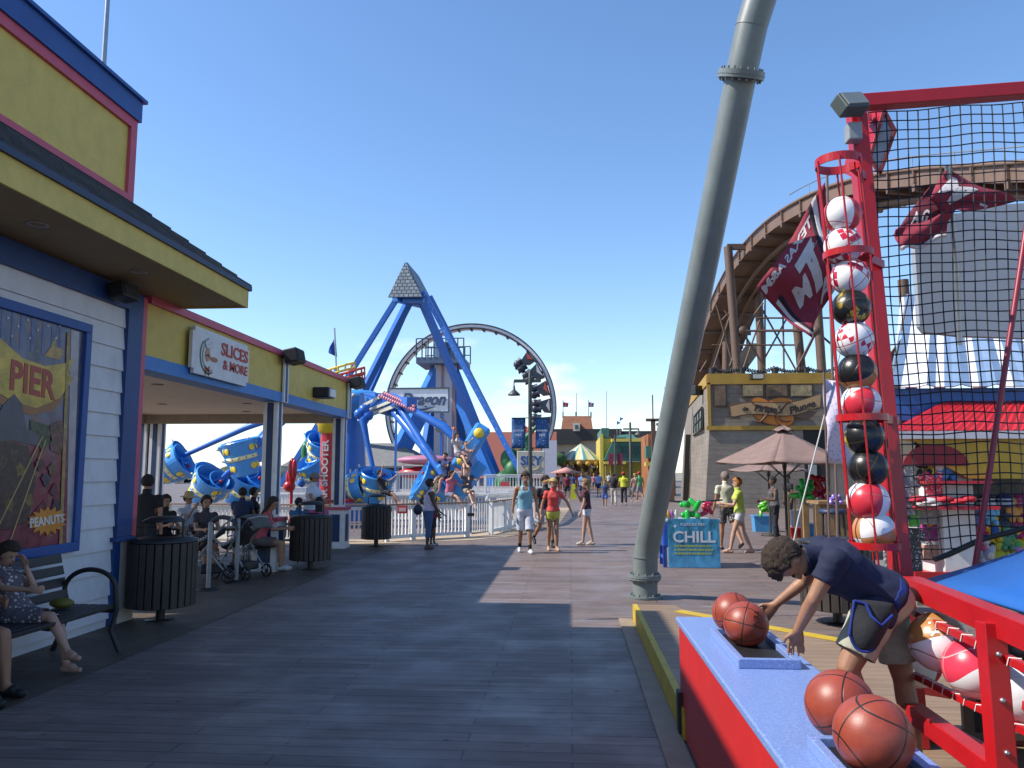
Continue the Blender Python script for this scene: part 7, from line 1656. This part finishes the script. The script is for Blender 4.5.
b = MB(); b.ball(hub_, .30, 10, 8); b.build('brace_node', BROWN, fr); b = MB(); b.ball(hub2, .28, 10, 8); b.build('brace_node', BROWN, fr)
b = MB(); b.bar(A(727, 247, 43), A(795, 247, 43), .25, .3); b.build('cap_beam', BROWN, fr)
# lower trough section seen through the net
C = [A(866, 408, 30), A(895, 375, 31), A(925, 335, 32), A(960, 300, 33)]; b = MB(); vs = []
for i, c_ in enumerate(C):
    for k, h in ((-1.0, .7), (-1.0, -.3), (1.0, -.3), (1.0, .7), (.9, .7), (.9, -.2), (-.9, -.2), (-.9, .7)): vs.append(c_ + V((0, k, h)))
b.add(vs, [(i * 8 + k, (i + 1) * 8 + k, (i + 1) * 8 + (k + 1) % 8, i * 8 + (k + 1) % 8) for i in range(3) for k in range(8)]); b.build('lower_trough', FB, fr)

# ------------------------------------------------------------------ souvenir kiosk behind the net
KY = 13.0; kx0 = A(893, 435, KY).x; zaw = A(896, 434, KY).z; kx1 = kx0 + 4.5
kk = empty('souvenir_kiosk', (kx0 + 2, KY + 2, 0), 'souvenir kiosk with red ribbed awning, blue fascia and white ribbed metal roof', 'kiosk')
def corr(b, fn, nu, amp, per):      # ribbed sheet
    b.grid(fn, nu, 2)
b = MB(); pk = A(985, 395, KY + 1.2); n = 70
b.grid(lambda u, v: V((kx0 - .1 + 1.5 * v + (kx1 - kx0 - 1.5 * v) * u, KY - .25 + 1.2 * v, zaw + .03 + .62 * v + (.025 if int(u * n) % 2 else 0))), n, 3, smooth=False)
kxl = lambda y: A(894, 430, y).x; b.grid(lambda u, v: V(((kxl(KY - .25 + 3.4 * u) - .03) * (1 - v) + v * (kx0 + 1.4 + .5 * u), KY - .25 + 3.4 * u * (1 - v) + v * (1.2 + 1.0 * u), zaw + .03 + .62 * v + (.025 if int(u * n) % 2 else 0))), n, 3, smooth=False); b.build('awning', mat((.62, .02, .025), .45), kk, solid=.02)
b = MB(); b.bb(kx0 - .12, kx1, KY - .29, KY - .25, zaw - .09, zaw + .03); b.bar((kx0 - .12, KY - .2, zaw - .03), (kxl(KY + 3.2), KY + 3.2, zaw - .03), .04, .12); b.build('gutter', mat((.62, .60, .66), .5), kk)
b = MB(); zf = zaw - .09; pts_ = [(0, 0), (.35, -.05), (.75, -.42), (1.1, -.62), (2.0, -.62), (2.3, -.35), (2.8, -.30), (4.4, -.30), (4.4, 0)]
b.flat(pts_, (kx0 - .05, KY - .12, zf), (1, 0, 0), (0, 0, 1), .05); b.build('valance', mat((.62, .38, .02), .5), kk)
b = MB(); b.flat([(.0, -.42)] + [(.55 - .5 * math.cos(R(t)), -.42 + .34 * math.sin(R(t))) for t in range(0, 181, 15)], (kx0 - .0, KY - .175, zf), (1, 0, 0), (0, 0, 1), .03); b.build('red_arch', mat((.30, .012, .02), .6), kk); b = MB(); b.flat([(2.2, -.35)] + [(2.9 - .8 * math.cos(R(t)), -.35 + .25 * math.sin(R(t))) for t in range(0, 181, 15)], (kx0, KY - .175, zf), (1, 0, 0), (0, 0, 1), .03); b.build('red_arch', mat((.30, .012, .02), .6), kk)
zfa = zaw + .62; b = MB(); b.prism([(kx0 + .2, KY + .8, zfa - .35), (kx1, KY + .8, zfa - .35), (kx1, KY + 4, zfa - .35), (kxl(KY + 4) + .3, KY + 4, zfa - .35)], (0, 0, .55)); b.build('fascia', mat((.02, .14, .45), .5), kk)
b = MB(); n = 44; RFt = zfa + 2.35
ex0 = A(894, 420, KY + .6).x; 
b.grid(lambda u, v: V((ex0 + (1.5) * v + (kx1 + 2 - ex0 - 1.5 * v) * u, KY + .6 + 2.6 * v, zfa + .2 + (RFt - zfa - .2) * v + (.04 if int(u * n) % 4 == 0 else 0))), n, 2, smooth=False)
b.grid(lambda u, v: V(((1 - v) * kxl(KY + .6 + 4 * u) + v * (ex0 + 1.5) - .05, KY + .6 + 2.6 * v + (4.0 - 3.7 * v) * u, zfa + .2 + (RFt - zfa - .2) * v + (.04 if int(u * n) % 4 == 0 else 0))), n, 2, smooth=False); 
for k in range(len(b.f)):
    if (k < 2 * n and (k % n) > n * .12 and (k % n) % 4 >= 2) or (k % 4 == 0): b.m[k] = 1  # blue-grey strips paint in the shade of the gaps between the white ribs
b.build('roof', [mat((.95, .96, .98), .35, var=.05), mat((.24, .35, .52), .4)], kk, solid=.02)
b = MB(); b.bb(kx0 + .1, kx1, KY + 3.4, KY + 3.5, 0, zfa); b.build('back_wall', mat((.50, .46, .38), .7), kk)
a, c = A(946, 575, KY), A(972, 575, KY); b = MB(); b.bb(a.x, c.x + .1, KY, KY + .8, .12, zf - .05); b.build('white_pier', mat((.70, .69, .68), .5), kk)
b = MB(); b.bb(kx0 + .2, a.x, KY + .2, KY + .9, .12, .18); b.bb(c.x + .1, kx1, KY - .0, KY + 1, .12, .2); b.bb(kx0 + .2, kx1, KY - .06, KY - .0, .10, .24); b.build('red_base', RED, kk)
b = MB(); b.bb(kx0 + .25, kx1, KY + 1.0, KY + 3.3, .0, .12); b.build('plinth', GREY, kk)
b = MB(); b.bb(c.x + .25, kx1, KY + .9, KY + .95, 1.25, 2.0); b.build('grid_panel', mat((.10, .09, .07), .6, var=.6, scale=6), kk)
b = MB(); b.bb(c.x + .2, kx1, KY + .6, KY + .66, .1, 1.22); b.build('slat_wall', mat((.42, .40, .36), .6), kk)
for z_, zz_ in ((.55, 0), (.85, 0), (1.25, 0)):
    b = MB(); b.bb(kx0 + .45, a.x - .05, KY + .25, KY + .85, z_, z_ + .04); b.build('shelf', mat((.6, .58, .55), .5), kk)
b = MB(); b.bb(a.x - .5, c.x + .35, KY - .32, KY - .02, 1.22, 1.27); b.bb(a.x - .35, c.x + .25, KY - .30, KY - .02, 1.62, 1.66); b.build('red_cloth_shelf', mat((.55, .02, .04), .7), kk)
# goods, each its own small thing
rnd = random.Random(5)
def hat_goods(px, py, Y, c_, c2, label):
    p = A(px, py, Y); b = MB(); b.lathe([(.13, -.08), (.135, 0), (.12, .08), (.07, .13), (0, .15)], p, 16); o = b.build('knit_hat', mat(c_, .9, bump=.4, bscale=90)); tag(o, label, 'hat', 'hats on the kiosk wall'); b = MB(); b.lathe([(.138, -.06), (.14, -.03), (.138, 0), (.13, .0)], p, 16); b.lathe([(.133, .035), (.13, .055), (.12, .06)], p, 16); b.build('stripe', mat(c2, .9), o)
hat_goods(986, 502, KY + .35, (.015, .015, .02), (.55, .55, .55), 'black knit hat with white stripes left of the navy one'); hat_goods(1004, 502, KY + .35, (.015, .03, .12), (.5, .5, .55), 'navy knit hat with white stripes on the kiosk wall'); hat_goods(1022, 502, KY + .35, (.50, .05, .16), (.5, .2, .3), 'pink knit hat at the right picture edge')
def plush(px, py, Y, c_, label, s=1.0, c2=None):
    p = A(px, py, Y); b = MB(); b.ball(p, (.10 * s, .07 * s, .12 * s), 12, 8); b.ball(p + V((0, -.01, .16 * s)), (.075 * s, .07 * s, .075 * s), 12, 8)
    for sx_ in (-1, 1): b.ball(p + V((sx_ * .10 * s, -.02, .04 * s)), (.045 * s, .04 * s, .07 * s), 8, 6); b.ball(p + V((sx_ * .06 * s, -.04, -.12 * s)), (.05 * s, .06 * s, .05 * s), 8, 6); b.ball(p + V((sx_ * .06 * s, 0, .23 * s)), .028 * s, 8, 6)
    o = b.build('plush_toy', mat(c_, .9, bump=.3, bscale=80)); tag(o, label, 'plush toy', 'plush toys on the kiosk')
    if c2: b = MB(); b.ball(p + V((0, -.03, 0)), (.07 * s, .06 * s, .08 * s), 10, 7); b.build('belly', mat(c2, .9), o)
for a_ in ((993, 530, (.65, .45, .03), 'yellow plush toy under the navy hat', (.02, .1, .4)), (980, 527, (.5, .02, .1), 'crimson plush toy left of the yellow one', None), (1000, 558, (.55, .55, .05), 'lime yellow plush toy low on the kiosk wall', None), (1016, 545, (.6, .5, .03), 'tall yellow plush toy by the right edge', (.1, .4, .1)), (1022, 527, (.45, .02, .12), 'dark pink plush toy at the right edge', None), (985, 552, (.55, .55, .6), 'pale grey plush toy low on the kiosk wall', (.3, .3, .5)), (1008, 527, (.06, .08, .12), 'dark plush toy between the yellow ones', None)):
    plush(a_[0], a_[1], KY + .4, a_[2], a_[3], 1.15, a_[4])
for a_ in ((937, 466, (.08, .32, .6), 'blue and white plush on the top kiosk shelf', (.6, .6, .6)), (930, 473, (.75, .35, .03), 'orange plush on the top kiosk shelf', (.7, .5, .05)), (946, 468, (.05, .2, .45), 'dark blue plush beside the pale one on the top shelf', None), (890, 480, (.6, .03, .03), 'red plush hanging at the left end of the kiosk', None), (880, 487, (.75, .4, .03), 'orange plush half hidden by the red post', (.1, .4, .1)), (922, 462, (.02, .02, .02), 'black plush under the red arch', None)):
    plush(a_[0], a_[1], KY - .05, a_[2], a_[3], 1.3, a_[4])
def bag(px, py, Y, w_, h_, c_, label, nm='gift_bag', cat='bag'):
    p = A(px, py, Y); b = MB(); b.prism([p + V((-w_ / 2, 0, -h_ / 2)), p + V((w_ / 2, 0, -h_ / 2)), p + V((w_ * .45, 0, h_ / 2)), p + V((-w_ * .45, 0, h_ / 2))], (0, .12, 0)); o = b.build(nm, mat(c_, .6, var=.5, scale=12), None, bevel=.01); tag(o, label, cat, 'merchandise in the kiosk')
    q = MB(); q.tube([p + V((-.05, .06, h_ / 2)), p + V((0, .06, h_ / 2 + .07)), p + V((.05, .06, h_ / 2))], .006, 5); q.build('handle', BLACK, o)
bag(930, 530, KY + .2, .26, .36, (.35, .04, .22), 'magenta gift bag with orange flower on the kiosk shelf'); bag(932, 553, KY + .2, .24, .24, (.6, .3, .2), 'peach gift bag below the magenta one'); bag(944, 530, KY + .3, .16, .5, (.16, .08, .04), 'narrow brown bag beside the magenta one')
b = MB(); p = A(930, 527, KY + .12); b.ball(p, (.07, .02, .07), 10, 6); o = b.build('orange_flower', mat((.7, .2, .03), .6)); o.parent = bpy.data.objects['gift_bag']; o.location = p - V((0, 0, 0)) - bpy.data.objects['gift_bag'].location; o.data.transform(Matrix.Identity(4))
def shirt_goods(px, py, Y, c_, label, w_=.42, h_=.55):
    p = A(px, py, Y); b = MB(); pl_ = [(-.5, .42), (-.2, .5), (.2, .5), (.5, .42), (.42, .2), (.3, .26), (.3, -.5), (-.3, -.5), (-.3, .26), (-.42, .2)]
    b.prism([p + V((x * w_, 0, z_ * h_)) for x, z_ in pl_], (0, .07, 0)); tag(b.build('hanging_shirt', cloth(c_, (.5, .5, .5)), None, bevel=.015), label, 'shirt', 'shirts hanging in the kiosk')
shirt_goods(912, 552, KY + .1, (.06, .065, .07), 'dark grey shirt hanging low at the left of the kiosk', .5, .75); shirt_goods(905, 490, KY - .1, (.14, .16, .18), 'grey shirt hanging high behind the red post', .5, .8); shirt_goods(893, 548, KY, (.12, .12, .12), 'charcoal shirt behind the red post, lowest', .45, .7)
shirt_goods(934, 486, KY - .15, (.5, .05, .08), 'red and white tee shirt on the kiosk counter front', .45, .45); shirt_goods(926, 515, KY + .1, (.25, .25, .25), 'black and silver garment under the red cloth shelf', .6, .3); shirt_goods(915, 516, KY - .05, (.08, .35, .04), 'lime green garment by the black and silver one', .25, .35)
for i in range(14):
    px = 985 + (i % 7) * 6; py = 457 + (i // 7) * 13; p = A(px, py, KY + .8); b = MB(); b.ball(p, (.04, .02, .07), 8, 6); tag(b.build('key_ring', mat(rnd.choice(((.4, .35, .2), (.1, .12, .1), (.3, .3, .32), (.25, .2, .05))), .4)), 'little trinket hanging on the dark grid panel of the kiosk', 'trinket', 'trinkets on the grid panel')
for i in range(5): 
    px = (918, 930, 944, 958, 968)[i]; p = A(px, 499 + (i % 2) * 2, KY - .2); b = MB(); b.ball(p, (.13, .12, .055), 12, 7); b.ball(p + V((-.1, -.08, -.02)), (.08, .08, .02), 10, 6); tag(b.build('baseball_cap', mat((.55, .02, .04) if i != 1 else (.6, .55, .55), .7)), ('leftmost red cap on the lower red shelf', 'white cap among the red ones', 'red cap right of the white one', 'fourth red cap along the shelf', 'rightmost red cap by the white pier')[i], 'cap', 'caps on the kiosk shelf')
for i, (px, py, c_, l) in enumerate(((900, 505, (.5, .05, .1), 'small red plush left of the white pier, upper'), (908, 512, (.1, .35, .6), 'small blue plush left of the white pier'), (897, 518, (.7, .5, .1), 'small gold plush behind the red post'), (920, 478, (.6, .6, .62), 'white plush left of the top shelf'), (952, 455, (.1, .5, .2), 'green plush under the yellow valance'), (966, 466, (.65, .5, .1), 'gold plush right of the top shelf'), (990, 515, (.2, .5, .7), 'sky blue plush under the hats'), (1014, 512, (.7, .35, .1), 'orange plush under the hats'), (978, 540, (.6, .1, .2), 'red plush by the white pier, lower'), (1006, 540, (.1, .3, .15), 'green plush in the lower pile'), (1018, 560, (.5, .2, .5), 'violet plush in the lower pile'), (990, 566, (.7, .65, .6), 'cream plush at the bottom of the pile'), (974, 520, (.1, .12, .3), 'navy plush beside the white pier'), (900, 535, (.3, .3, .32), 'grey plush low behind the red post'))):
    plush(px, py, KY + .36 if px > 970 else KY + .05, c_, l, 1.0)
b = MB(); p = A(975, 576, 11.5); b.box((p.x, 11.5, .06), (1.8, .5, .12)); b.ball((p.x - .5, 11.4, .22), .12, 10, 7); tag(b.build('sand_bag', mat((.2, .17, .13), .8)), 'low dark weight on the ground in front of the kiosk', 'weight')

# ------------------------------------------------------------------ walking people
def walker(px, foot, top_, yw, label, vox=.017, **k):
    g, H = PP(px, foot, top_); H = k.pop('H', min(H, 1.88)); return person((g.x, g.y, k.pop('z', 0)), R(yw), H, label, vox=vox, **k)
walker(525, 553, 475, -78, 'young man in light blue tank top and long white shorts walking forward', H=1.78, skin='tan', hair='brown', hairstyle='curly_short', top=(.22, .45, .55), topk='tank', bottom=(.62, .62, .70), bottomk='long_shorts', shoes=(.65, .65, .65), socks=(.01, .01, .012), legs=((14, 6), (-10, 14)), arms=((6, 12, 10), (-8, 12, 14)), headp=8, vox=.013)
walker(545, 547, 476, -60, 'young man in black shirt and grey shorts walking behind the blonde woman', H=1.72, skin='tan', hair='brown', hairstyle='curly_short', top=(.02, .02, .025), bottom=(.45, .45, .47), shoes=(.015, .015, .02), socks=(.01, .01, .01), legs=((22, 10), (-18, 30)), arms=((8, 8, 20), (-8, 8, 14)))
g, H = PP(553, 551, 483); person((g.x, g.y, 0), R(-75), 1.62, 'blonde woman in coral tee shirt and yellow shorts with her ponytail swinging', True, 'tan', 'blonde', 'ponytail', top=(.70, .08, .07), topk='tee', bottom=(.60, .58, .10), bottomk='short', shoes=(.45, .3, .2),
       legs=((6, 8), (-6, 6)), arms=((10, 42, 12), (-5, 20, 15)), headp=10, heady=-15, J={'pony': V((.0, -.30, -.04))}, vox=.013)
walker(587, 545, 479, 175, 'long haired girl in black and red tee shirt and floral shorts, hand at mouth', H=1.6, female=True, skin='fair', hair='dkblonde', hairstyle='long', top=(.02, .015, .02), toppat=(.30, .02, .04), bottom=(.55, .55, .60), botpat=(.12, .16, .30), bottomk='short', shoes=(.5, .42, .35), legs=((8, 2), (-8, 4)), arms=((10, 8, 12), (35, 5, 125, 25)), vox=.013)
walker(428, 549, 484, 35, 'woman in pale sleeveless top and blue capri jeans, hand on hip by the fence', H=1.6, female=True, skin='dark', hair='black', hairstyle='bun', top=(.50, .42, .52), toppat=(.4, .3, .4), topk='tank', bottom=(.06, .12, .26), bottomk='capri', shoes=(.1, .06, .04), legs=((4, 6), (-3, 4)), arms=((-25, 30, 75, 40), (10, 8, 20)), fat=1.12, heady=-35, vox=.014)
b = MB(); g = G(421, 546); b.ball((g.x - .08, g.y - .05, .88), (.12, .07, .13), 14, 9); b.tube([(g.x - .10, g.y - .05, 1.0), (g.x + .05, g.y, 1.28), (g.x + .1, g.y, 1.36)], .012, 5); tag(b.build('handbag', mat((.015, .03, .06), .5)), 'dark blue handbag at the hip of the woman in capri jeans', 'bag')
g = G(432, 546); person((g.x, g.y + .15, 0), R(10), 1.2, 'child in red hidden behind the woman in capri jeans with one arm held out', skin='dark', hair='black', top=(.3, .03, .04), bottom=(.03, .03, .05), arms=((45, 8, 10), (20, 8, 10)), vox=.018)
walker(728, 550, 473, 110, 'man in cream tee shirt and dark patterned shorts walking away behind the ice chest', H=1.78, skin='tan', hair='grey', top=(.62, .60, .46), bottom=(.05, .05, .055), botpat=(.35, .34, .32), shoes=(.04, .03, .03), legs=((12, 4), (-26, 12)), arms=((12, 8, 15), (-8, 8, 20)), fat=1.05, vox=.014)
walker(741, 553, 477, 168, 'woman with curly ginger hair in lime top and white shorts walking left', H=1.66, female=True, skin='fair', hair='ginger', hairstyle='curly_long', top=(.52, .62, .10), topk='tee', bottom=(.60, .60, .64), bottomk='short', shoes=(.5, .3, .22), legs=((20, 8), (-10, 14)), arms=((25, 8, 75, 10), (15, 8, 70, 15)), vox=.014)
walker(776, 541, 478, 190, 'woman in grey vest top and black trousers carrying goods beside the umbrella pole', H=1.64, female=True, skin='brown', hair='black', hairstyle='bun', top=(.10, .095, .10), topk='tank', bottom=(.012, .012, .015), bottomk='long', shoes=(.02, .02, .02), arms=((15, 8, 75, 10), (15, 8, 70, 10)))
walker(790, 528, 476, 200, 'person in black behind the wooden railing under the umbrellas', H=1.7, skin='brown', hair='black', top=(.012, .012, .015), bottom=(.02, .02, .03), bottomk='long', vox=.02)
walker(846, 524, 466, 250, 'person in dark blue jacket partly hidden behind the ball cage', H=1.8, skin='tan', hair='black', top=(.02, .025, .08), topk='long', bottom=(.02, .02, .03), bottomk='long', vox=.02)
far = [(567, 501, 1.7, -80, 'far person in dark red top and black shorts', (.20, .02, .05), (.03, .03, .04), 'black'), (573, 498, 1.7, 80, 'far person in dark blue shirt left of the blue tops', (.03, .05, .15), (.05, .05, .08), 'brown'), (582, 500, 1.75, -90, 'far person in pale blue shirt in the middle of the crowd', (.16, .26, .55), (.03, .06, .16), 'brown'),
       (599, 497, 1.78, 90, 'far person in lavender blue tee and dark shorts seen from behind', (.25, .32, .65), (.02, .03, .08), 'brown'), (605, 509, 1.4, -95, 'far child in navy checked top and blue shorts walking to the camera', (.05, .08, .16), (.08, .13, .4), 'brown'), (614, 506, 1.72, 90, 'far person with black backpack and beige trousers', (.02, .02, .025), (.50, .44, .38), 'black'),
       (624, 505, 1.78, 90, 'far person in bright yellow green shirt and red cap', (.60, .62, .04), (.02, .02, .025), 'black'), (635, 502, 1.7, -60, 'far person with pink top near the right shops', (.5, .25, .22), (.3, .3, .32), 'blonde'), (640, 503, 1.8, 120, 'far person in green shirt and red cap beside the pink top', (.10, .35, .16), (.25, .25, .28), 'brown'),
       (557, 494, 1.7, 90, 'far person in black at the left edge of the crowd', (.02, .02, .02), (.1, .1, .12), 'black'), (562, 491, 1.7, -90, 'far person in white by the red stall', (.5, .5, .5), (.1, .12, .2), 'brown'), (577, 491, 1.7, -90, 'far person in red shirt under the carousel', (.45, .05, .05), (.1, .1, .1), 'brown'), (589, 490, 1.7, 90, 'far person in grey shirt under the carousel', (.3, .3, .3), (.05, .06, .1), 'black'), (594, 492, 1.65, -90, 'far person in pink shirt right of the carousel', (.5, .2, .25), (.1, .12, .2), 'blonde'), (609, 491, 1.7, 90, 'far person in white shirt before the yellow shop', (.55, .55, .52), (.1, .1, .15), 'brown'), (570, 490, 1.6, 90, 'far person in teal shirt near the pink parasol', (.05, .3, .3), (.1, .1, .15), 'brown')]
for i, (px, ft, H, yw, l, t, bt, hr) in enumerate(far):
    g = G(px, ft); person((g.x, g.y, 0), R(yw), H, l, skin='tan', hair=hr, top=t, bottom=bt, bottomk='long' if 'trousers' in l or 'yellow' in l else 'shorts', vox=.032, legs=((16, 6), (-14, 14)) , arms=((12, 10, 20), (-12, 10, 20)), group='people walking far down the boardwalk', shoes=(.3, .3, .3), hat=cap((.6, .03, .02)) if 'cap' in l else None)
b = MB(); g = G(614, 506); b.ball((g.x, g.y - .22, 1.25), (.18, .13, .25), 12, 8); tag(b.build('backpack', cloth((.012, .012, .015))), 'black backpack on the far person in beige trousers', 'backpack')
b = MB(); g = G(573.5, 499); b.prism([(g.x - .2, g.y, 0), (g.x + .2, g.y, 0), (g.x + .12, g.y, 1.0), (g.x - .12, g.y, 1.0)], (0, .25, 0)); tag(b.build('wet_floor_sign', mat((.65, .68, .03), .4)), 'yellow folding caution sign standing among the far crowd', 'sign')
cam_d.dof.use_dof = False
